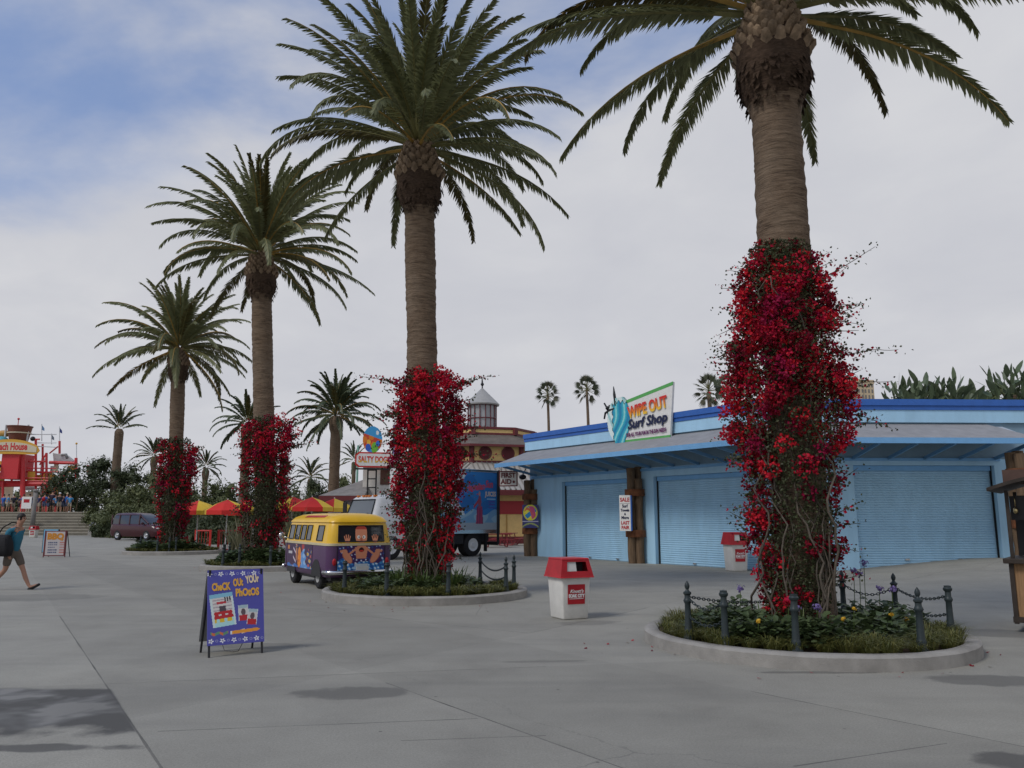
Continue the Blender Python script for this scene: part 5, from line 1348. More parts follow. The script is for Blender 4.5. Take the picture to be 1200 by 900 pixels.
    if hat:
        b.lathe([(.15, -.005), (.15, .005), (.098, .012), (.095, .07), (.06, .105), (.001, .11)], (hc.x, hc.y, hc.z + .02), 18); b.build('hat', hat, t, True)
    else:
        b.ball((hc.x - .012, hc.y, hc.z + .012), .098 * k, 16, 12, 0, (1.06, .90, 1.02))
        b.v = [(x, y, z) if not (x > hc.x + .055 and z < hc.z + .022) else (hc.x + .04, y * .8, z) for (x, y, z) in b.v]
        b.v = [(x, y, max(z, hc.z - .055)) for (x, y, z) in b.v]
        b.build('hair', hair_m, t, True)
    if detail:
        for s in (1, -1):
            b = MB(); b.ball((hc.x + .005, s * .082 * k, hc.z - .03), .028, 8, 6, 0, (.7, .4, 1.1)); b.build('ear', skin_m, t, True)
            b = MB(); b.ball((hc.x + .088, s * .032, hc.z - .008), .012, 8, 6); b.build('eye', black, t, True)
            sh = LP[s]; a0 = Vector(sh[5][0]); a1 = Vector(sh[-1][0]); d = (a1 - a0).normalized()
            b = MB(); b.tube([(a0 - d * .05 + Vector((0, 0, -.035))) * k, (a0 + d * .06 + Vector((0, 0, -.035))) * k, (a1 + d * .03 + Vector((0, 0, -.012))) * k], [.032, .04, .03], 8); b.build('sandal', rubber, t, True)
    if pack:
        b = MB(); b.ball((-.17 * k, 0, 1.22 * k), .2 * k, 12, 10, 0, (.6, .8, 1.15)); b.build('rucksack', pack, t, True)
    return t
teal = M('teal_shirt_cloth', (.025, .14, .21), .85, .12, 9, .3, 20); khaki = M('khaki_shorts_cloth', (.12, .098, .08), .9, .15, 8, .3, 20)
q = G(18, 691)
wk = person((q.x - .14, q.y, 0), R(-8), 1.76, 'person in teal shirt and khaki shorts walking to the right at the left edge', teal, khaki, 'walk', detail=True)
bagm = M('black_bag_cloth', (.010, .010, .012), .8, .2, 9, .4, 25)
bag = thing('shoulder_bag', 'bulky black bag slung at the hip of the walking person', 'bag', (q.x - .21, q.y - .30, 1.05), R(-8)); bag.scale = (.95, .9, .92)
b = loft([(.16, .20, .09, .06, -.30), (.21, .25, .13, .09, -.26), (.235, .28, .15, .1, -.12), (.22, .27, .145, .1, .06), (.19, .23, .12, .09, .17), (.15, .18, .08, .07, .22), (.12, .15, .03, .02, .235)]); b.v = [(x + .05 * noise.noise(Vector((x * 5, y * 5, z * 5))), y + .03 * noise.noise(Vector((x * 7, y * 5, z * 6 + 3))), z + .03 * noise.noise(Vector((x * 6, y * 6, z * 3 + 7)))) for (x, y, z) in b.v]; b.build('pouch', bagm, bag, True)
b = MB(); b.slab([(-.20, -.155, -.04), (.17, -.155, -.04), (.15, -.13, .15), (-.17, -.13, .15)], .012); b.build('flap', bagm, bag)
b = MB(); b.tube([(-.18, .0, .2), (-.10, .07, .42), (.05, .16, .535), (.06, .30, .53), (.08, .44, .40), (.05, .46, .1)], .018, 6); b.build('strap', bagm, bag, True)

# ================================================================ steps and upper terrace
stepm = M('sandy_concrete_steps', (.30, .275, .225), .85, .12, 1.2, .2, 30, dirt=.2)
q0 = G(104, 627.5); Y0 = q0.y; XR = q0.x
TZ = 2.25; NS = 8
st = thing('steps', 'wide flight of sandy concrete steps at the far left leading up to the terrace', 'steps', (XR, Y0, 0))
b = MB(); prof = [(0, -.05)]
for i in range(NS): prof += [(i * .5, TZ * (i + 1) / NS - .09), (i * .5 - .09, TZ * (i + 1) / NS - .085), (i * .5 - .09, TZ * (i + 1) / NS), ((i + 1) * .5, TZ * (i + 1) / NS)]
prof += [(NS * .5, -.05)]; b.prism(prof, -26, 0, 0, 'X')
b.build('treads', stepm, st)
b = MB(); b.prism([(-.25, -.05), (-.25, .35), (NS * .5, TZ + .4), (NS * .5 + .4, TZ + .4), (NS * .5 + .4, -.05)], .003, .35, 0, 'X'); b.build('cheek_wall', concrete_kerb, st)
tr_ = MB(); tr_.box2((-120, Y0 + NS * .5 + .004, -.05), (XR + .3, Y0 + 60, TZ)); kind(tr_.build('terrace', M('terrace_paving', (.25, .235, .21), .85, .1, .8), None), 'structure')['label'] = 'raised paved terrace above the steps'
hr = thing('handrail', 'grey metal handrail down the right side of the far steps', 'handrail', (XR + .17, Y0, 0))
b = MB(); b.tube([(0, -.3, .95), (0, 0, .98), (0, NS * .5, TZ + 1.3), (0, NS * .5 + .6, TZ + 1.3)], .05, 8); b.tube([(0, .0, .62), (0, NS * .5, TZ + .9)], .03, 6); b.build('rail', plain('grey_rail', (.36, .37, .38), .35, metal=.6), hr, True)
for (y, z) in ((0, .3), (NS * .165, TZ / 2 + .35), (NS * .5 - .05, TZ + .35)):
    b = MB(); b.cyl((0, y, z - .3), (0, y, z + .95), .035, 8); b.build('post', bpy.data.materials['grey_rail'], hr)
lp = thing('post', 'grey weathered post standing on the far steps behind the small litter bin', 'post', (P(38.5, 612, Y0 + 1).x, Y0 + 1.0, TZ * 3 / NS - .02))
b = MB(); b.tube([(0, 0, 0), (0, 0, 1.5), (0, 0, 3.4)], [.22, .2, .19], 12); b.lathe([(.24, 3.35), (.26, 3.5), (.1, 3.6), (.001, 3.62)], n=12); b.build('shaft', M('grey_post', (.2, .19, .18), .8, .2, 4), lp, True)
sq = P(30, 599, Y0 + NS * .5 + 1.0)
s2 = thing('notice_board', 'white notice board among the crowd at the top of the steps', 'notice board', (sq.x, Y0 + NS * .5 + 1.0, TZ))
b = MB(); b.box2((-.5, 0, .35), (.5, .05, 1.55)); b.build('board', white, s2); b = MB(); b.cyl((-.4, .025, 0), (-.4, .025, .4), .03, 6); b.cyl((.4, .025, 0), (.4, .025, .4), .03, 6); b.build('legs', black, s2)
b = MB(); b.box2((-.3, -.006, .95), (.3, -.001, 1.3)); b.build('printed_block', redp, s2)
cols = {'blue': M('blue_cloth', (.02, .11, .42), .85, .1, 9), 'navy': M('navy_cloth', (.03, .035, .09), .85, .1, 9), 'plum': M('plum_cloth', (.035, .022, .04), .85, .1, 9), 'cyan': M('sky_cloth', (.06, .26, .50), .85, .1, 9), 'dk': M('dark_cloth', (.03, .03, .035), .85, .1, 9), 'den': M('denim_cloth', (.08, .10, .16), .9, .1, 9), 'tan': M('tan_cloth', (.3, .25, .19), .9, .1, 9)}
strawm = M('straw_hat', (.5, .42, .28), .9, .15, 20); capw = plain('white_cap', (.7, .7, .7), .7)
crowd = [(8.5, 'cyan', 'tan', None, None, 1.6, 'person in sky blue and tan between the two leftmost people of the crowd'), (33.5, 'plum', 'den', None, None, 1.65, 'person in plum just right of the white notice board'), (55.5, 'dk', 'den', None, None, 1.6, 'dark-clothed person immediately left of the tallest person in the crowd'), (64.5, 'cyan', 'dk', None, None, 1.55, 'person in sky blue between the tallest person and the white cap'), (73, 'navy', 'den', None, None, 1.6, 'person in navy between the white cap and the straw hat'), (3, 'blue', 'den', None, None, 1.6, 'person in a blue top at the left end of the crowd on the terrace'), (15, 'navy', 'tan', None, 'dk', 1.62, 'person in navy with a dark rucksack, second from left in the crowd on the terrace'), (21.5, 'navy', 'dk', None, None, 1.5, 'shorter person in navy and dark shorts near the white notice board on the terrace'),
         (26.5, 'blue', 'dk', None, None, 1.6, 'person in blue and dark shorts immediately left of the white notice board'), (38, 'cyan', 'den', None, None, 1.7, 'person in sky blue right of the white notice board, behind the grey post'), (45, 'navy', 'tan', None, None, 1.6, 'person in navy and tan shorts between the grey post and the red rucksack'), (51, 'blue', 'den', None, 'red', 1.7, 'person in blue carrying a small red rucksack on the terrace'),
         (60, 'plum', 'dk', None, None, 1.98, 'tallest person of the terrace crowd, in dark plum clothes'), (68.5, 'dk', 'tan', 'cap', 'navy', 1.75, 'person with a white cap and dark rucksack on the terrace'), (77, 'blue', 'den', 'straw', None, 1.75, 'person in bright blue with a straw hat at the right end of the terrace crowd'), (81, 'cyan', 'tan', None, None, 1.62, 'person in sky blue half hidden behind the person in the straw hat')]
for i, (u, s_, h_, hat, pk, H, lab) in enumerate(crowd):
    y = Y0 + NS * .5 + 1.2 + (i * 37 % 5) * .35 + (.6 if u == 81 else 0); p = P(u, 599, y)
    person((p.x, y, TZ), [.5, 2.2, 1.4, -.8, 1.8, 1.3, 1.9, .4, 2.6, 1.2, -2, 1.5, 1.6, -1.2, .6, 2.0][i], H * 1.14, lab, cols[s_], cols[h_], 'stand', {'cap': capw, 'straw': strawm}.get(hat), {'dk': cols['dk'], 'red': redp, 'navy': cols['navy']}.get(pk), False, i, 'crowd at the top of the steps')
# ================================================================ water play tower (far left)
WY = 108.0
def wp(u, v, dy=0): return P(u, v, WY + dy)
wt = thing('water_play_tower', 'tall red and yellow water play tower with tipping bucket and Beach House sign', 'play tower', (wp(25, 600).x, WY, TZ))
wo_ = wt.location.copy()
def L_(u, v, dy=0): return wp(u, v, dy) - wo_
brick = M('rust_brown_bucket', (.155, .05, .03), .6, .2, 1.5); wred = plain('tower_red', (.52, .035, .04), .45); wyel = plain('tower_yellow', (.62, .34, .045), .5); wwhite = plain('tower_white', (.55, .57, .58), .5); wcream = plain('tower_cream', (.58, .52, .38), .5); steelb = plain('steel_blue', (.10, .22, .40), .5)
c_ = L_(21.5, 520); top = L_(21.5, 499.5).z
b = MB(); b.lathe([(1.02, c_.z), (1.15, c_.z + .5), (1.52, top - .12), (1.60, top - .1), (1.60, top), (1.45, top), (1.4, top - .3)], (c_.x, 0, 0), 28, cap=False); b.build('bucket', brick, wt, 'auto')
b = MB(); b.lathe([(1.40, c_.z + 1.35), (1.45, c_.z + 1.36), (1.47, c_.z + 1.5), (1.42, c_.z + 1.52)], (c_.x, 0, 0), 28, cap=False); b.build('bucket_band', wcream, wt, 'auto')
for u in (8.5, 34.5):
    p = L_(u, 498); b = MB(); b.cyl((p.x, -.2, c_.z - .5), (p.x, -.2, p.z), .13, 8); b.build('bucket_post', wwhite, wt)
p = L_(21, 499); b = MB(); b.cyl((p.x, 0, top), (p.x, 0, top + 1.0), .05, 6); b.ball((p.x, 0, top + 1.0), .16, 8, 6); b.build('finial', wred, wt)
# arched name board
b = MB(); b2 = MB(); xa, xb_ = L_(-14, 530).x, L_(57, 530).x
pts = []; n = 24
for k in range(n + 1):
    t = k / n; x = xa + (xb_ - xa) * t; u_ = -14 + 71 * t; mid_ = L_(u_, 527.5, -3).z + .55 * (1 - (2 * t - 1) ** 2); hh = .95 * (1 - (2 * t - 1) ** 2) ** .35 * 1.0 + .03
    pts.append((x, mid_, hh))
poly = [(x, m_ + h_) for x, m_, h_ in pts] + [(x, m_ - h_) for x, m_, h_ in reversed(pts)]
b.prism(poly, -2.2, -2.05); nb = b.build('name_board', wyel, wt)
poly = [(x, m_ + h_ * .62) for x, m_, h_ in pts[1:-1]] + [(x, m_ - h_ * .62) for x, m_, h_ in reversed(pts[1:-1])]
b2.prism(poly, -2.26, -2.204); b2.build('name_panel', wcream, nb)
text('Beach House', 1.30, wred, nb, ((L_(4, 530).x + L_(43, 530).x) / 2, -2.27, pts[12][1] - .05), bold=.05, sx=.66)
p0, p1 = L_(10, 562), L_(33, 533); b = MB(); b.prism([(p0.x, p0.z), (p1.x, p0.z), (p1.x, p1.z), (p0.x, p1.z)], -1.9, 1.5); b.build('red_shaft', wred, wt)
for (u0, v0, u1, v1, dy) in ((0, 556, 8, 566, -.5), (34, 553, 44, 566, -.5), (50, 553, 61, 566, 0), (-12, 556, -3, 566, 0), (74, 545, 83, 553, 1)):
    p0, p1 = L_(u0, v1), L_(u1, v0); b = MB(); b.prism([(p0.x, p0.z), (p1.x, p0.z), (p1.x, p1.z), (p0.x, p1.z)], dy, dy + .15); b.build('yellow_panel', wyel, wt)
for (u, v0, v1, r_, dy) in ((10, 565, 600, .16, -1.2), (33, 533, 600, .32, -1.2), (43.5, 515, 600, .16, -.3), (47.5, 520, 600, .14, .5), (56, 531, 600, .16, -.3), (65, 516, 531, .15, 1), (84.5, 536, 560, .2, 1), (94, 544, 556, .15, 2), (3, 545, 600, .14, 2), (62, 566, 600, .14, .5), (-8, 540, 600, .2, 1)):
    p0, p1 = L_(u, v1), L_(u, v0); b = MB(); b.cyl((p0.x, dy, max(0, p0.z)), (p1.x, dy, p1.z), r_, 8); b.build('post', wred, wt)
for (u0, v0, u1, v1, r_, dy) in ((-15, 568, 63, 567, .38, -.6), (35, 541, 56, 541, .12, -.3), (55, 541.5, 85, 542.5, .22, .6), (33, 553, 62, 554, .14, -.3), (-15, 555, 10, 555, .14, -.6), (43, 515, 48, 515, .1, -.3), (48, 545, 56, 531, .1, -.3), (56, 531, 66, 523, .1, .4), (36, 509, 66, 509, .07, 0), (44, 523, 66, 524, .06, 0), (44, 519, 66, 519, .05, 0)):
    p0, p1 = L_(u0, v0), L_(u1, v1); b = MB(); b.cyl((p0.x, dy, p0.z), (p1.x, dy, p1.z), r_, 8); b.build('beam', wred if r_ > .08 else wwhite, wt)
p = [L_(*a) for a in ((56, 530), (74, 533), (84, 541), (57, 541))]; b = MB(); b.prism([(q.x, q.z) for q in p], 1.2, 1.4); b.build('white_canopy', wwhite, wt)
b = MB(); b.tube([(L_(70, 533).x, .5, L_(70, 533).z), (L_(75, 532.5).x, .5, L_(75, 532.5).z), (L_(76.5, 537).x, .5, L_(76.5, 537).z)], .2, 8); b.build('spout', plain('grey_pipe', (.2, .2, .2), .5), wt, True)
p = L_(-2, 547); b = MB(); b.ball((p.x, -2.0, p.z), 1.0, 16, 10, 0, (1.6, 1, .55)); b.v = [(x, y, min(z, p.z + .25)) for x, y, z in b.v]; b.build('boat_hull', plain('navy_hull', (.02, .03, .08), .5), wt, True)
p = L_(3, 517); b = MB(); b.ball((p.x, -.3, p.z), .8, 14, 10, 0, (1.2, 1, .8)); b.build('turquoise_shell', plain('turquoise', (.10, .35, .42), .5), wt, True)
p = L_(2, 508); b = MB(); b.ball((p.x, .4, p.z), .8, 14, 10, 0, (1.2, .5, .6)); b.build('ochre_panel', plain('ochre', (.45, .24, .05), .5), wt, True)
p = L_(40.5, 514.5); b = MB(); b.ball((p.x, -.4, p.z), .32, 12, 8); b.build('speaker', black, wt, True)
for (u0, v0, u1, v1) in ((36, 536, 42, 560), (48.5, 545, 55, 553), (2, 533, 9, 545), (36, 570, 42, 580), (12, 570, 30, 574)):
    p0, p1 = L_(u0, v1), L_(u1, v0); b = MB(); b.prism([(p0.x, p0.z), (p1.x, p0.z), (p1.x, p1.z), (p0.x, p1.z)], 2.0, 2.2); b.build('pale_panel', wwhite if u0 != 2 else steelb, wt)
for (u, v, vb, nm, mt_) in ((44, 497, 516, 'flag', steelb), (65, 500, 520, 'flag', plain('flag_navy', (.03, .05, .2), .7)), (55.5, 508, 520, 'pennant', plain('flag_grey', (.15, .18, .22), .7)), (85, 520, 540, 'finial', wyel)):
    p0, p1 = L_(u, vb), L_(u, v - 1); b = MB(); b.cyl((p0.x, 1, p0.z), (p1.x, 1, p1.z), .05, 6); fpole = b.build('flagpole', wwhite, wt)
    if nm != 'finial':
        b = MB(); b.slab([(p1.x, 1, p1.z - .1), (p1.x + .35, 1.1, p1.z - .55), (p1.x + .4, 1.1, p1.z - .95), (p1.x, 1, p1.z - .75)], .02); b.build(nm, mt_, fpole)
    else:
        b = MB(); b.ball((p1.x, 1, p1.z), .15, 8, 6); b.build(nm, mt_, fpole)
for (u0, v0, u1, v1, dy, mt_) in ((-14, 540, 0, 552, .6, wyel), (36, 556, 62, 565.5, .8, wyel), (-14, 570, 9, 590, 1.2, wcream), (44, 571, 62, 584, 1.4, wyel), (12, 576, 30, 600, 1.6, wcream), (63, 555, 72, 567, 1.2, wred), (58, 543, 64, 553, .9, wcream), (-14, 522, -6, 540, .8, wred)):
    p0, p1 = L_(u0, v1), L_(u1, v0); b = MB(); b.prism([(p0.x, p0.z), (p1.x, p0.z), (p1.x, p1.z), (p0.x, p1.z)], dy, dy + .15); b.build('deck_panel', mt_, wt)
for (u0, v0, u1, v1) in ((-15, 561, 63, 560.5), (-15, 564.5, 63, 564), (36, 549, 70, 549.5), (63, 553, 84, 554), (63, 567, 76, 567.5)):
    p0, p1 = L_(u0, v0), L_(u1, v1); b = MB(); b.cyl((p0.x, -.9, p0.z), (p1.x, -.9, p1.z), .09, 6); b.build('railing_bar', wred, wt)
for (u, v) in ((93, 543),): pass

# ================================================================ yellow building with the glazed lantern
roofm = M('brown_shingle_roof', (.135, .115, .10), .9, .25, 2, .4, 14, dirt=.3); metal_roof = M('pale_ribbed_roof', (.36, .34, .31), .6, .12, 2, 0); metal_dark = plain('ribbed_roof_dark_rib', (.20, .185, .165), .6)  # ribs take a darker colour than the roof sheet
milky = plain('milky_glazing', (.36, .37, .38), .25)
yb = thing('lantern_pavilion', 'yellow octagonal pavilion with maroon trim, round windows and a glazed lantern on top', 'pavilion', (-2.25, 59.5, 0), R(16 + 22.5))
kx_ = 59.5 / 56.0
def oz(v): return EYE + (607 - v) / 946 * 56.0 * 1.0
def octa(mb, prof, mi=0): mb.lathe([(a / math.cos(PI / 8), z) for a, z in prof], n=8, mi=mi, cap=False); return mb
def zf(v, a): return EYE + (607 - v) / 946.0 * (59.5 - a)          # height seen at image row v on a face at apothem a
a0, a1, a2 = 7.1, 4.3, 3.65
octa(MB(), [(a0, 0), (a0, zf(577, a0))]).build('wall', stucco_y, yb)
octa(MB(), [(a0 + .03, 0), (a0 + .03, .45), (a0, .46)]).build('plinth', maroon, yb)
b = MB(); octa(b, [(a0 + .75, zf(575, a0 + .75) - .3), (a0 + .78, zf(575, a0 + .75)), (a0 + .7, zf(574, a0 + .7) + .02)]); b.build('eave_fascia', maroon, yb)
zr0, zr1 = zf(574, a0 + .75), zf(542, a1)
b = MB(); octa(b, [(a0 + .76, zr0), (a1, zr1)]); b.build('ribbed_roof', metal_roof, yb)
b = MB()
for f in range(8):
    am = PI / 8 + f * PI / 4
    for k in range(-9, 10):
        s_ = k * .36; lim = (a0 + .76) * math.tan(PI / 8)
        if abs(s_) > lim - .05: continue
        top_a = max(a1, abs(s_) / math.tan(PI / 8)); tt = (top_a - (a0 + .76)) / (a1 - a0 - .76); zt_ = zr0 + (zr1 - zr0) * tt
        n_ = Vector((math.cos(am), math.sin(am), 0)); t_ = Vector((-n_.y, n_.x, 0))
        b.tube([n_ * (a0 + .77) + t_ * s_ + Vector((0, 0, zr0 + .03)), n_ * (top_a + .01) + t_ * s_ + Vector((0, 0, zt_ + .03))], .055, 4)
b.build('roof_ribs', metal_dark, yb)
zu = zf(521, a1)
octa(MB(), [(a1 - .02, zr1 - .3), (a1 - .02, zu + .1)]).build('upper_wall', plain('upper_yellow', (.64, .45, .18), .7), yb)
b = MB()
for f in range(8):
    a = f * PI / 4; r_ = (a1) / math.cos(PI / 8); b.cyl((r_ * math.cos(a), r_ * math.sin(a), zr1 - .2), (r_ * math.cos(a), r_ * math.sin(a), zu), .19, 8)
octa(b, [(a1 + .04, zr1 - .1), (a1 + .04, zr1 + .12), (a1 - .05, zr1 + .13)]); b.build('corner_trim', maroon, yb)
for f in range(8):
    am = PI / 8 + f * PI / 4; n_ = Vector((math.cos(am), math.sin(am), 0)); t_ = Vector((-n_.y, n_.x, 0))
    for s_ in (-.82, .82):
        c_ = n_ * a1 + t_ * s_ + Vector((0, 0, (zr1 + zu) / 2 + .03))
        b = MB(); b.tube([c_ - n_ * .05, c_ + n_ * .04], .48, 24); w_ = b.build('round_window', maroon, yb)
        b = MB(); b.tube([c_ + n_ * .02, c_ + n_ * .052], .38, 24); b.build('louvre', plain('dark_louvre', (.10, .012, .016), .6) if 'dark_louvre' not in bpy.data.materials else bpy.data.materials['dark_louvre'], w_)
zs = zf(509, a2)
b = MB(); octa(b, [(a1 + .62, zu), (a1 + .64, zu - .02), (a1 + .64, zu - .16), (a1 + .5, zu - .17)]); b.build('skirt_fascia', maroon, yb)
octa(MB(), [(a1 + .63, zu), (a2 + .0, zs)]).build('skirt_roof', roofm, yb)
zp = zf(500.5, a2)
octa(MB(), [(a2, zs - .1), (a2, zp)]).build('parapet', bpy.data.materials['upper_yellow'], yb)
b = MB(); octa(b, [(a2 + .03, zp - .12), (a2 + .06, zp - .1), (a2 + .06, zp + .06), (a2 - .2, zp + .06)]); octa(b, [(a2 + .03, zs + .0), (a2 + .03, zs + .14), (a2 - .01, zs + .15)])
for f in range(8):
    a = f * PI / 4; r_ = (a2 + .02) / math.cos(PI / 8); b.box((r_ * math.cos(a), r_ * math.sin(a), (zs + zp) / 2), (.3, .3, zp - zs), 0, a)
b.build('parapet_trim', maroon, yb)
octa(MB(), [(a2 - .05, zp), (.01, zp + .1)]).build('deck_roof', roofm, yb)
zd0, zd1, za = zp - .1, oz(473) * 1.0 + .45, oz(453) + .55
rd = 1.08
b = MB(); b.lathe([(rd - .05, zd0), (rd - .05, zd1)], n=16, cap=False); b.build('lantern_glazing', milky, yb)
b = MB()
for k in range(16):
    a = 2 * PI * k / 16; b.cyl((rd * math.cos(a), rd * math.sin(a), zd0), (rd * math.cos(a), rd * math.sin(a), zd1), .04, 5)
for z in (zd0 + .05, (zd0 + zd1) / 2 + .05, zd1 - .04): b.lathe([(rd, z - .04), (rd + .04, z), (rd, z + .04)], n=32, cap=False)
b.build('lantern_frame', plain('dull_maroon_frame', (.15, .04, .045), .5), yb)
b = MB(); b.lathe([(rd + .02, zd1 - .06), (rd + .22, zd1 - .04), (rd + .24, zd1 + .05), (.08, za), (.001, za + .03)], n=16, cap=False); b.build('lantern_roof', M('pale_metal_cone', (.33, .325, .31), .5, .1, 3), yb, 'auto')
b = MB(); b.tube([(0, 0, za - .05), (0, 0, za + .25)], .05, 6); b.ball((0, 0, za + .32), .13, 10, 8); b.tube([(0, 0, za + .4), (-.02, 0, za + .75), (-.06, 0, za + 1.0)], [.07, .04, .01], 6); b.build('weather_vane', black, yb)
# red service window on the face beside the truck
am = -PI / 2 + R(0); 
f0 = None
for f in range(8):
    am_ = PI / 8 + f * PI / 4; wa = am_ + R(38.5); n_ = Vector((math.cos(wa), math.sin(wa), 0))
    if n_.y < -.9: f0 = am_
n_ = Vector((math.cos(f0), math.sin(f0), 0)); t_ = Vector((-n_.y, n_.x, 0))
def fpt(s_, z, d=0): return n_ * (a0 + d) + t_ * s_ + Vector((0, 0, z))
b = MB(); b.slab([fpt(-2.6, 1.9, .05), fpt(2.6, 1.9, .05), fpt(2.6, 2.75, .05), fpt(-2.6, 2.75, .05)], .08); b.build('red_shutter', plain('dull_red_shutter', (.30, .025, .03), .6), yb)
b = MB(); [b.slab([fpt(x, .5, .03), fpt(x + .08, .5, .03), fpt(x + .08, 1.88, .03), fpt(x, 1.88, .03)], .05) for x in (-1.6, -.1, 1.4)]; b.build('panel_seams', plain('seam_ochre', (.36, .21, .06), .7), yb)

# ================================================================ snack stand with its sign
sdX = -9.0; SY = 49.0
sd_ = thing('snack_stand', 'white stucco snack stand with a grey hip roof behind the painted van and truck', 'snack stand', (P(436, 600, SY).x, SY, 0))
so_ = sd_.location.copy()
def SLp(u, v, dy=0): return P(u, v, SY + dy) - so_
stw = M('white_stucco', (.58, .56, .52), .85, .1, 2, .3, 40, dirt=.2)
zt_ = SLp(440, 546).z; x0_, x1_ = SLp(424, 600).x, SLp(530, 600).x
b = MB(); b.box2((x0_, 0, 0), (x1_, 5, zt_)); b.build('wall', stw, sd_)
b = MB(); b.box2((x0_ - .1, -.1, zt_), (x1_ + .1, 5.1, zt_ + .16)); b.build('coping', dark_wood, sd_)
p0, p1 = SLp(445.5, 568), SLp(464, 549); b = MB(); b.box2((p0.x, -.04, p0.z), (p1.x, -.003, p1.z)); b.build('brown_window', M('brown_panel', (.11, .05, .035), .6, .1, 4), sd_)
xe0, xe1 = SLp(380, 581).x, SLp(432, 581).x; ze, zr_ = SLp(400, 581, -1).z, SLp(400, 564, 2).z
b = MB(); b.add([(xe0, -1.4, ze), (xe1, -1.4, ze), (xe1, 5, ze), (xe0, 5, ze), (xe0 + 2.6, 1.8, zr_ + .3), (xe1, 1.8, zr_ + .3)], [(0, 1, 5, 4), (1, 2, 5), (2, 3, 4, 5), (3, 0, 4), (3, 2, 1, 0)]); b.build('hip_roof', M('grey_shingle', (.215, .20, .185), .9, .2, 3, .3, 20), sd_)
b = MB(); b.box2((xe0, -1.44, ze - .32), (xe1, -1.36, ze - .01)); b.build('fascia', maroon, sd_)
b = MB(); b.box2((xe0 + .5, -.9, .2), (xe1, 4.8, ze - .32)); b.build('lower_wall', plain('pale_lilac_wall', (.42, .38, .42), .7), sd_)
for x in (xe0 + .3, (xe0 + xe1) / 2, xe1 - .15):
    b = MB(); b.box2((x, -1.35, 0), (x + .16, -1.19, ze - .3)); b.build('post', dark_wood, sd_)
b = MB(); fx0, fx1 = SLp(428, 600, -1).x, SLp(438, 600, -1).x; fz0, fz1 = SLp(430, 582, -1).z, SLp(430, 549, -1).z
for x in (fx0, fx1): b.box2((x - .04, -.55, 0), (x + .04, -.45, fz1))
for k in range(4): b.box2((fx0, -.53, fz0 + (fz1 - fz0) * k / 3.2), (fx1, -.48, fz0 + (fz1 - fz0) * k / 3.2 + .07))
b.build('sign_frame', black, sd_)
c0 = SLp(438.5, 539.5, -.7)
sdg = thing('name_sign', 'white and red SALTY DOGS sign with a round blue painted board above it', 'sign', (so_.x + c0.x, SY - .75, 0), R(14))
zc0 = EYE + (607 - 539) / 946 * 48.3
b = MB(); hw, hh = 1.12, .46
poly = [(-hw + .18, zc0 - hh), (hw - .18, zc0 - hh), (hw, zc0 - hh + .18), (hw, zc0 + hh - .18), (hw - .18, zc0 + hh), (-hw + .18, zc0 + hh), (-hw, zc0 + hh - .18), (-hw, zc0 - hh + .18)]
b.prism(poly, 0, .12); b.build('board', bright_red, sdg)
b = MB(); b.prism([(x * .93, zc0 + (z - zc0) * .80) for x, z in poly], -.012, -.002); b.build('panel', white, sdg)
salty = grad_mat('orange_red_lettering', -.22, .22, [(.2, (.70, .45, .03)), (.5, (.62, .06, .02)), (.85, (.55, .02, .02))])
text('SALTY DOGS', .50, salty, sdg, (0, -.016, zc0), (PI / 2, 0, 0), .02, 0, .004, fit=1.86)
b = MB(); b.box2((-hw, -.02, zc0 - hh - .14), (hw, .12, zc0 - hh - .05)); b.build('shelf', black, sdg)
def blob(u, v):
    c = hx('3f9ad0') if v > .42 else hx('4a8fd0')
    a = math.sin(u * 14 + 2 * v) + math.sin(v * 17 - u * 6)
    if v < .62 - .25 * (u - .5) and v > .16: c = hx('d87a22') if a > .1 else hx('c4452a')
    if (u - .30) ** 2 + (v - .40) ** 2 < .012: c = hx('e6b23a')
    if (u - .62) ** 2 + (v - .18) ** 2 * .6 < .03: c = hx('6fb83a')
    if (u - .28) ** 2 + (v - .20) ** 2 < .02: c = hx('2f5fc0')
    if (u - .78) ** 2 + (v - .36) ** 2 < .012: c = hx('2f6fc8')
    if (u - .74) ** 2 + (v - .76) ** 2 < .006: c = hx('e6e8ea')
    return c
painted('round_board', 1.16, 1.62, 40, 56, blob, sdg, .08, (-.12, 0, zc0 + hh - .05), keepf=lambda u, v: ((u - .5) / .5) ** 2 + ((v - .5) / .5) ** 2 < 1)
q = P(459.5, 545, 50.5); sf = thing('feather_flag', 'narrow blue and white feather flag half hidden beside the second palm vine', 'flag', (q.x, 50.5, 0))
b = MB(); b.cyl((0, 0, 0), (0, 0, 7.6), .03, 6); b.build('pole', wwhite, sf)
def ff(u, v): return hx('3f86c4') if v > .5 else (hx('cfd4dc') if math.sin(v * 40) > 0 else hx('7a6aa8'))
painted('banner', .55, 2.9, 8, 24, ff, sf, .01, (.25, 0, 4.6), keepf=lambda u, v: v < .98 - .5 * max(0, u - .3))
q = P(418.5, 560, 52); tp = thing('flagpole', 'thin pale green pole rising beside the SALTY DOGS sign', 'pole', (q.x, 52, 0)); b = MB(); b.cyl((0, 0, 0), (0, 0, zz(418, 522, 52)), .07, 8); b.build('shaft', plain('pale_green_pole', (.22, .42, .34), .5), tp)

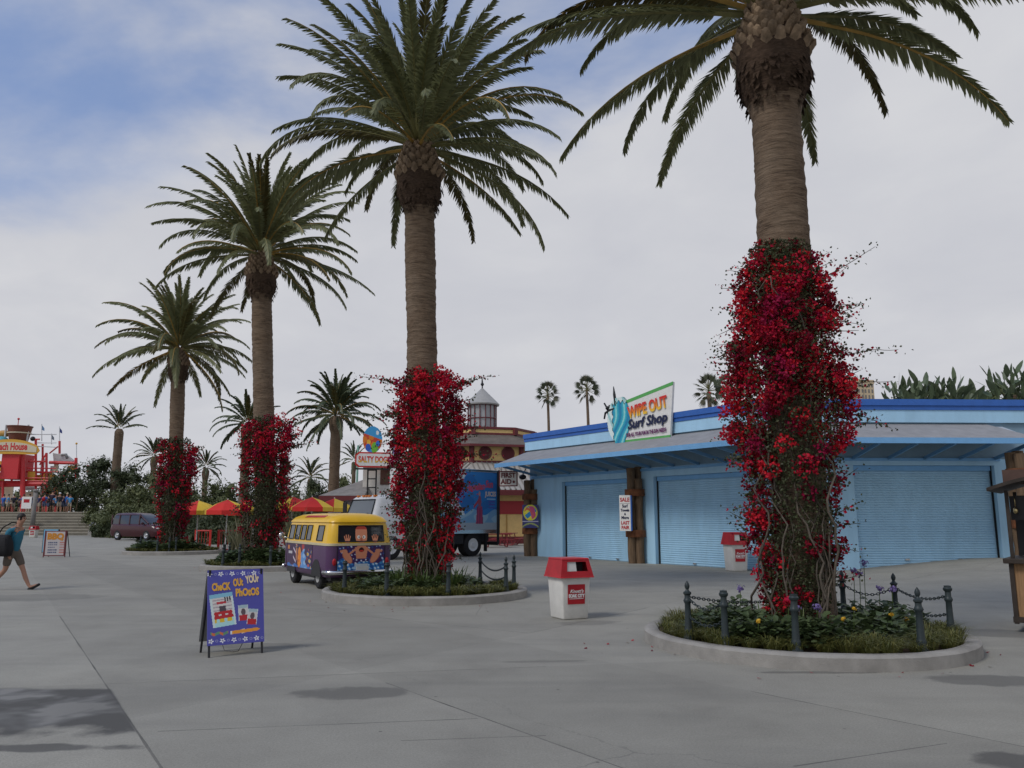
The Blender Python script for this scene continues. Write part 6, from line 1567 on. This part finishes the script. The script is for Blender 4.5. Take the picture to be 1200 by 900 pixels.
# ================================================================ parasols, tables, fence
umr = plain('parasol_red_cloth', (.58, .03, .025), .8); umy = plain('parasol_yellow_cloth', (.72, .48, .05), .8)
def parasol(u, v, Y, w_, label, rz):
    p = P(u, v, Y); t = thing('parasol', label, 'parasol', (p.x, Y, 0), rz, 'red and yellow parasols over the snack tables')
    H = p.z; n = 8; b = MB(); drop = .52
    ring = [(w_ * math.cos(2 * PI * k / n), w_ * math.sin(2 * PI * k / n), H - drop) for k in range(n)]
    mid_ = [(w_ * .5 * math.cos(2 * PI * k / n), w_ * .5 * math.sin(2 * PI * k / n), H - drop * .38) for k in range(n)]
    val = [(x * 1.0, y * 1.0, z - .2) for x, y, z in ring]; top_ = (0, 0, H); vs = [top_] + mid_ + ring + val
    for k in range(n):
        j = (k + 1) % n; mi = k // 2 % 2
        b.add([vs[0], vs[1 + k], vs[1 + j]], [(0, 1, 2)], mi); b.add([vs[1 + k], vs[1 + j], vs[9 + j], vs[9 + k]], [(3, 2, 1, 0)], mi); b.add([vs[9 + k], vs[9 + j], vs[17 + j], vs[17 + k]], [(3, 2, 1, 0)], mi)
    b.build('canopy', [umr, umy], t)
    b = MB()
    for k in range(n): b.tube([(0, 0, H - .1), (vs[9 + k][0] * .97, vs[9 + k][1] * .97, vs[9 + k][2] - .03)], .012, 4)
    b.build('ribs', wwhite, t); b = MB(); b.cyl((0, 0, 0), (0, 0, H + .06), .028, 8); b.build('pole', wwhite, t)
    b = MB(); b.lathe([(.26, 0), (.26, .06), (.05, .12), (.05, .4)], n=14); b.build('base', dkg, t)
parasol(233, 586.5, 41, 1.15, 'parasol seen between the farthest and third palm vines, red with a yellow right side', .3)
parasol(267, 585.5, 39, 1.1, 'parasol, half red and half yellow, just left of the third palm vine', .9)
parasol(287, 588.5, 44, 1.0, 'parasol half hidden behind the left edge of the third palm vine', .3)
parasol(343, 582.0, 42, 1.1, 'parasol with yellow front directly right of the third palm vine', 1.7)
parasol(366, 582.5, 41, 1.1, 'parasol over the front of the van roof, red in front between yellow panels', .75)
parasol(392, 584.0, 43, 1.05, 'rightmost red parasol, just left of the truck cab', .2)
def picnic(u, v, rz, label, mt):
    p = G(u, v); t = thing('picnic_table', label, 'picnic table', p, rz, 'red picnic tables')
    b = MB(); [b.box2((-.85, y - .06, .72), (.85, y + .06, .76)) for y in (-.3, -.15, 0, .15, .3)]; b.build('table_top', mt, t)
    for s in (-1, 1):
        b = MB(); b.box2((-.85, s * .72 - .13, .42), (.85, s * .72 + .13, .46)); b.build('bench', mt, t)
    for x in (-.55, .55):
        b = MB(); b.tube([(x, -.72, .42), (x, -.4, .06), (x, .4, .06), (x, .72, .42), (x, .72, .40)], .03, 6); b.tube([(x, -.4, .06), (x, -.2, .72)], .03, 6); b.tube([(x, .4, .06), (x, .2, .72)], .03, 6); b.build('leg_frame', mt, t)
mr = plain('maroon_table_paint', (.22, .025, .03), .5)
picnic(582, 641.5, .2, 'maroon picnic table just behind the rear of the truck', mr); picnic(596, 639.5, 1.3, 'maroon picnic table by the yellow pavilion wall', mr)
picnic(345, 639, .1, 'red picnic table behind the front of the painted van', bright_red)
def railing(u0, u1, v, Y, label, mt):
    a = P(u0, v, Y); b_ = P(u1, v, Y); t = thing('railing', label, 'railing', (a.x, Y, 0)); L = b_.x - a.x; H = zz(u0, 622, Y)
    b = MB(); b.cyl((0, 0, H), (L, 0, H), .04, 8); b.cyl((0, 0, .12), (L, 0, .12), .03, 8); b.build('rail', mt, t)
    n = int(L / .14); b = MB()
    for k in range(1, n): b.cyl((L * k / n, 0, .12), (L * k / n, 0, H), .012, 5)
    b.build('balusters', mt, t)
    for x in (0, L): b = MB(); b.box2((x - .05, -.05, 0), (x + .05, .05, H + .05)); b.build('post', mt, t)
railing(256, 291, 636, 40, 'red railing behind the third planter, left of its vine', bright_red)
railing(229, 246, 636, 43, 'short red railing right of the farthest palm vine', bright_red)

# ================================================================ distant palms and planting
def bg_palm(u, vb, vc, Y, L, r0, nf, label, seed, ns=26, grp='distant palms behind the plaza', lo=-35, rb=1.35, wm=2.6, z0=0, H=None):
    p = P(u, 600, Y); Ht = zz(u, vc, Y); t = thing('palm_tree', label, 'palm tree', (p.x, Y, z0), rnd.uniform(0, 6), grp)
    trunk_mesh(seed, Ht - z0, r0, r0 * rb, Ht - z0 - .9, (0, 0), .14, 14, 1.1).build('trunk', bark, t, True)
    crown_mesh(seed, nf, L, L * .13, ns, Ht - z0 - .1, el_lo=lo, r0=r0, skew=.7, old=.05, wmul=wm).build('crown', [frond_far, frond_o, rachis_m, rachis_o], t)
bg_palm(390, 585, 487, 58, 3.5, .38, 52, 'grey-green date palm standing alone above the snack stand roof', 51, 40, wm=2.4)
bg_palm(284, 600, 497, 62, 2.9, .34, 34, 'date palm partly hidden directly behind the third palm trunk', 52, 32)
bg_palm(132, 560, 502, 92, 3.2, .48, 22, 'thick-trunked palm with a sparse crown on the bank above the minivan', 53, 30, lo=5, rb=1.0)
bg_palm(176, 575, 535, 88, 2.4, .28, 26, 'small palm just left of the farthest vine-covered trunk', 54, 24)
bg_palm(238, 590, 548, 85, 2.2, .28, 26, 'small palm just right of the farthest vine-covered trunk', 55, 24)
bg_palm(362, 590, 560, 95, 2.8, .25, 26, 'feathery palm low over the parasols, left of the tall grey-green palm', 56, 24)
bg_palm(413, 590, 540, 100, 2.5, .25, 22, 'slim feathery palm behind the SALTY DOGS sign', 57, 22)
def fan_palm(u, vc, Y, r_, label, seed, nl=32, tr=.22):
    rg = random.Random(seed); p = P(u, 600, Y); H = zz(u, vc, Y); t = thing('palm_tree', label, 'palm tree', (p.x, Y, 0), 0, 'slender fan palms on the skyline')
    b = MB(); b.tube([(.3 * math.sin(k / 8 * 2), 0, H * k / 10) for k in range(11)], [tr * (1.25 - .35 * k / 10) for k in range(11)], 10); b.build('trunk', bark, t, True)
    mb = MB(); mb.keep = True; cx = .3 * math.sin(10 / 8 * 2)
    for i in range(nl):
        tt = (i + .5) / nl; el = R(-65 + 150 * tt ** .8); az = i * 2.4 + rg.uniform(-.3, .3); d = Vector((math.cos(el) * math.cos(az), math.cos(el) * math.sin(az), math.sin(el)))
        o = Vector((cx, 0, H)) + Vector((0, 0, .4 * tt)); hub = o + d * r_ * .55; s_ = d.orthogonal().normalized(); s_ = Matrix.Rotation(rg.uniform(0, 6), 3, d) @ s_
        mb.tube([o, hub], .03, 4, 1, cap=False)
        for k in range(-6, 7):
            a = k * .21; e = (d * math.cos(a) + s_ * math.sin(a)).normalized(); ln = r_ * .55 * (1 - .02 * k * k) * rg.uniform(.85, 1.1); w_ = d.cross(s_).cross(e).normalized() * .05
            mb.add([hub, hub + e * ln * .5 + w_, hub + e * ln + Vector((0, 0, -.18 * ln)), hub + e * ln * .5 - w_], [(0, 1, 2, 3)], 0)
    mb.build('crown', [fanm, rachis_m], t)
fanm = leafmat('fan_palm_leaf', [(.06, .075, .045), (.08, .09, .055), (.11, .105, .065)], .6, .1)
fan_palm(641, 464, 95, 1.6, 'left of the two slender fan palms beyond the far end of the blue shop', 61, tr=.17)
fan_palm(688, 458, 90, 1.6, 'right of the two slender fan palms, just left of the WIPE OUT sign', 62, tr=.17)
fan_palm(834, 460, 75, 1.6, 'fan palm showing over the shop parapet left of the nearest palm vine', 63)
fan_palm(857, 455, 88, 1.4, 'fan palm almost hidden by the left edge of the nearest palm vine', 64)
bush_m = [leafmat('dark_shrub_leaf', [(.036, .05, .022), (.052, .068, .03), (.075, .09, .04)], .6, .1), leafmat('olive_shrub_leaf', [(.065, .08, .03), (.092, .108, .042), (.125, .138, .055)], .6, .1),
          leafmat('light_shrub_leaf', [(.08, .10, .04), (.115, .135, .06), (.15, .165, .075)], .6, .1), leafmat('reddish_shrub_leaf', [(.07, .035, .03), (.05, .03, .025), (.045, .045, .025)], .6, .1)]
def shrub(u, v, Y, rx, rz_, mi, label, seed, n=3600, ls=.30, z0=0, grp='shrubs on the bank behind the plaza', name='shrub', cat='shrub', nc=26):
    rg = random.Random(seed); p = P(u, 600, Y); top_ = zz(u, v, Y); H = top_ - z0
    t = thing(name, label, cat, (p.x, Y, z0), 0, grp); mb = MB(); mb.keep = True
    cl_ = []
    for i in range(nc):
        d = Vector((rg.gauss(0, 1), rg.gauss(0, 1), rg.gauss(0, 1))).normalized() * (rg.random() ** .45); cl_.append((Vector((d.x * rx * .8, d.y * rx * .7, H - rz_ + d.z * rz_ * .85)), rg.uniform(.22, .42) * min(rx, rz_)))
    cl_.append((Vector((0, 0, H - .35 * rz_)), .4 * rz_))
    for i in range(n):
        inner = rg.random() < .3; c_, r_ = cl_[i % len(cl_)]; d = Vector((rg.gauss(0, 1), rg.gauss(0, 1), rg.gauss(0, 1) + .25)).normalized(); q = c_ + d * r_ * (rg.uniform(.0, .7) if inner else rg.uniform(.55, 1.12))
        if q.z < .02: q.z = .02 + .3 * rg.random()
        if q.z > H * 1.02: q.z = H * rg.uniform(.9, 1.02)
        a = (d + Vector((rg.gauss(0, .5), rg.gauss(0, .5), rg.gauss(0, .5)))).normalized(); s_ = a.orthogonal().normalized(); s_ = Matrix.Rotation(rg.uniform(0, 6), 3, a) @ s_; e = a.cross(s_); k = ls * rg.uniform(.6, 1.2) * (2.2 if inner else 1)
        mb.add([q - s_ * k * .5, q + e * k * .24, q + s_ * k * .5, q - e * k * .24], [(0, 1, 2, 3)])
    mb.build('foliage', bush_m[mi], t)
    b = MB()
    for i in range(5): 
        c_, r_ = cl_[i * 3 % len(cl_)]; b.tube([(rg.uniform(-.3, .3), rg.uniform(-.3, .3), -.05), c_ * .5 + Vector((0, 0, 0)), c_], [.12, .08, .03], 6)
    b.build('stems', bark, t)
G2 = 'trees on the bank behind the plaza'
for i, (u, v, Y, rx, rz_, mi, lab) in enumerate([
    (86, 541, 88, 4.2, 3.0, 0, 'dark rounded tree right of the water play tower'), (110, 534, 92, 3.6, 3.6, 0, 'dark tree behind the thick-trunked palm on the bank'), (152, 540, 90, 3.6, 3.0, 0, 'dark tree with twiggy top right of the thick-trunked palm'),
    (183, 552, 86, 4.4, 3.0, 1, 'olive tree directly left of the farthest vine'), (136, 572, 80, 3.2, 2.8, 1, 'olive bushy tree above the minivan roof'), (160, 566, 78, 3.8, 3.2, 1, 'broad olive tree behind the minivan bonnet'),
    (225, 566, 78, 3.4, 3.2, 0, 'dark tree right behind the farthest vine'), (248, 556, 74, 3.0, 3.4, 1, 'olive tree between the farthest and third vines'), (268, 566, 76, 3.2, 3.0, 0, 'dark tree left of the third vine above the parasol'), (345, 566, 90, 3.4, 2.8, 1, 'pale olive tree right of the third vine above the parasols'), (372, 562, 92, 3.4, 3.0, 0, 'dark tree behind the parasols left of the snack stand'), (402, 556, 96, 3.4, 3.0, 1, 'grey-olive tree behind the snack stand roof'), (378, 580, 66, 2.2, 1.6, 3, 'reddish-brown shrub just left of the snack stand roof'),
    (330, 575, 70, 2.6, 2.2, 1, 'olive tree hidden mostly behind the third vine'), (620, 505, 110, 2.6, 2.6, 1, 'grey-green tree top between the pavilion and the shop parapet')]):
    shrub(u, v, Y, rx, rz_, mi, lab, 100 + i, 5200, .27, 0, G2, 'leafy_tree', 'tree', 30)
for i, (u, v, lab) in enumerate([(2, 578, 'dark tree behind the left legs of the water play tower'), (20, 574, 'dark tree behind the red shaft of the water play tower'), (42, 572, 'dark tree behind the middle posts of the water play tower'), (64, 564, 'dark tree behind the right posts of the water play tower')]):
    shrub(u, v, 128, 4.2, 3.0, i % 2, lab, 180 + i, 1800, .5, TZ, G2, 'leafy_tree', 'tree', 24)
for i, (u, v, Y, rx, rz_, mi, lab) in enumerate([
    (127, 592, 74, 1.8, 1.9, 2, 'light green shrub at the left of the bank, by the handrail'), (137, 590, 71, 1.9, 1.7, 2, 'light green shrub above the rear of the minivan'), (147, 590, 70, 2.6, 1.9, 1, 'olive shrub above the middle of the minivan'), (166, 588, 68, 2.6, 2.2, 1, 'olive shrub above the bonnet of the minivan'), (184, 592, 64, 2.2, 1.9, 1, 'olive shrub at the left edge of the farthest vine'),
    (121, 606, 71, 1.1, 1.2, 0, 'dark clipped shrub at the foot of the handrail'), (127, 612, 69, 1.0, 1.0, 0, 'dark low shrub touching the rear of the minivan'), (222, 600, 56, 2.0, 1.6, 0, 'dark shrub right of the farthest vine at parasol height'), (243, 603, 54, 2.0, 1.6, 0, 'dark shrub behind the red and yellow parasol'), (262, 600, 52, 1.8, 1.7, 0, 'dark shrub behind the red railing'), (284, 600, 54, 1.8, 1.6, 1, 'olive shrub behind the third vine'), (374, 596, 56, 2.0, 1.5, 0, 'dark shrub behind the van roof'), (398, 596, 53, 1.8, 1.4, 0, 'dark shrub below the snack stand eave')]):
    shrub(u, v, Y, rx, rz_, mi, lab, 130 + i, 3200, .19, 0, 'shrubs on the bank behind the plaza', nc=22)
# cane and spiky plants behind the planters
canem = leafmat('pale_cane_leaf', [(.16, .15, .08), (.11, .12, .06), (.22, .20, .12), (.08, .10, .05)], .6, .15)
for i, (u, v, Y, h, lab) in enumerate([(345, 592, 33, 1.5, 'tall pale cane plant right of the third palm, behind the van'), (338, 595, 34.5, 1.3, 'pale cane plant closest to the right side of the third vine'), (272, 600, 36, 1.4, 'spiky pale plant behind the red railing left of the third vine'), (281, 602, 35, 1.2, 'smaller spiky pale plant right next to the third vine')]):
    p = P(u, 640, Y); o = strap(random.Random(70 + i), 60, zz(u, v, Y), .9 if i > 1 else .5, .028).build('cane_plant', canem, None); o.location = (p.x, Y, 0); tag(o, lab, 'plant', 'pale spiky plants behind the planters')
# giant bird of paradise behind the shop roof
bop = leafmat('paddle_leaf', [(.07, .10, .055), (.10, .135, .072), (.13, .16, .09)], .45, .15)
def paddle(mb, base, az, el, L, wd):
    d = Vector((math.cos(el) * math.cos(az), math.cos(el) * math.sin(az), math.sin(el))); s_ = Vector((-math.sin(az), math.cos(az), 0)); s_ = Matrix.Rotation(rnd.uniform(-.9, .9), 3, d) @ s_; up = d.cross(s_)
    prof = [(.0, .02), (.42, .02), (.48, .5), (.62, 1), (.78, .95), (.92, .5), (1, .02)]; vs = []
    for t, w_ in prof:
        c_ = Vector(base) + d * L * t + Vector((0, 0, -.10 * L * t * t)); vs += [c_ - s_ * wd * w_ + up * .10 * wd * w_, c_, c_ + s_ * wd * w_ + up * .10 * wd * w_]
    mb.add(vs, [(3 * i + k, 3 * i + k + 1, 3 * i + k + 4, 3 * i + k + 3) for i in range(len(prof) - 1) for k in (0, 1)])
for i, (u, v, Y, n, lab) in enumerate([(1078, 427, 46, 16, 'broad-leaved bird-of-paradise plant showing over the shop roof beside the distant tower block'), (1112, 431, 47, 26, 'dense clump of paddle leaves over the middle of the right shop roof'), (1135, 440, 48, 14, 'paddle-leaved plant at the right of the dense clump over the roof'), (1168, 453, 49, 16, 'lower paddle-leaved plant near the right edge over the roof'), (1204, 415, 44, 18, 'tallest paddle-leaved plant at the right edge over the roof')]):
    p = P(u, 600, Y); H = zz(u, v, Y); t = thing('bird_of_paradise_plant', lab, 'plant', (p.x, Y, 0), 0, 'paddle-leaved plants behind the shop roof'); mb = MB(); mb.keep = True; rg = random.Random(90 + i)
    for k in range(n * 4):
        el = R(rg.uniform(30, 88)); L = rg.uniform(1.3, 2.3); paddle(mb, (rg.uniform(-1.1, 1.1), rg.uniform(-.6, .6), H - 1.9 + rg.uniform(-1.7, 0)), rg.uniform(0, 6.3), el, L, rg.uniform(.11, .19))
    mb.build('leaves', bop, t); b = MB(); [b.tube([(x, y, 0), (x * 1.3, y, H - 2.3)], .1, 6) for x, y in ((-.4, 0), (.1, .2), (.5, -.1))]; b.build('stems', bark, t)
shrub(1150, 452, 52, 2.4, 1.4, 2, 'light leafy bush between the paddle-leaved plants over the roof', 160, 1800, .28, 0, None, 'leafy_tree', 'tree')
shrub(1095, 453, 53, 2.6, 1.3, 2, 'light leafy bush at the left of the greenery over the roof, near the tower block', 161, 1800, .28, 0, None, 'leafy_tree', 'tree')
shrub(1186, 450, 54, 2.4, 1.3, 2, 'light leafy bush at the right edge over the shop roof', 162, 1800, .28, 0, None, 'leafy_tree', 'tree')
# distant tower block
TY = 420.0; ta = P(995, 600, TY); tb = P(1038, 600, TY)
tw = thing('tower_block', 'distant tan tower block with dark window bays, seen over the shop roof', 'tower block', ((ta.x + tb.x) / 2, TY, 0), R(10)); TW = (tb.x - ta.x) * .96; TH = zz(1016, 444, TY)
tanm = M('tan_render', (.50, .40, .26), .85, .06, .05); b = MB(); b.box2((-TW / 2, 0, 0), (TW / 2, 16, TH - 1.2)); b.box2((-TW * .12, -.4, 0), (TW * .12, 15, TH)); b.box2((TW * .3, -.3, TH - 2.5), (TW / 2 + .2, 15, TH - .4)); b.build('wall', tanm, tw)
gl2 = plain('bay_glass', (.16, .15, .14), .4)
for i in range(9):
    x = -TW / 2 + TW * (i + .5) / 9
    for k in range(7):
        z = TH - 3.4 - k * 3.1; y = -.43 if abs(x) < TW * .13 else -.03
        b = MB(); b.box2((x - .5, y, z - 1.0), (x + .5, y + .2, z + 1.0)); b.build('window', gl2, tw)
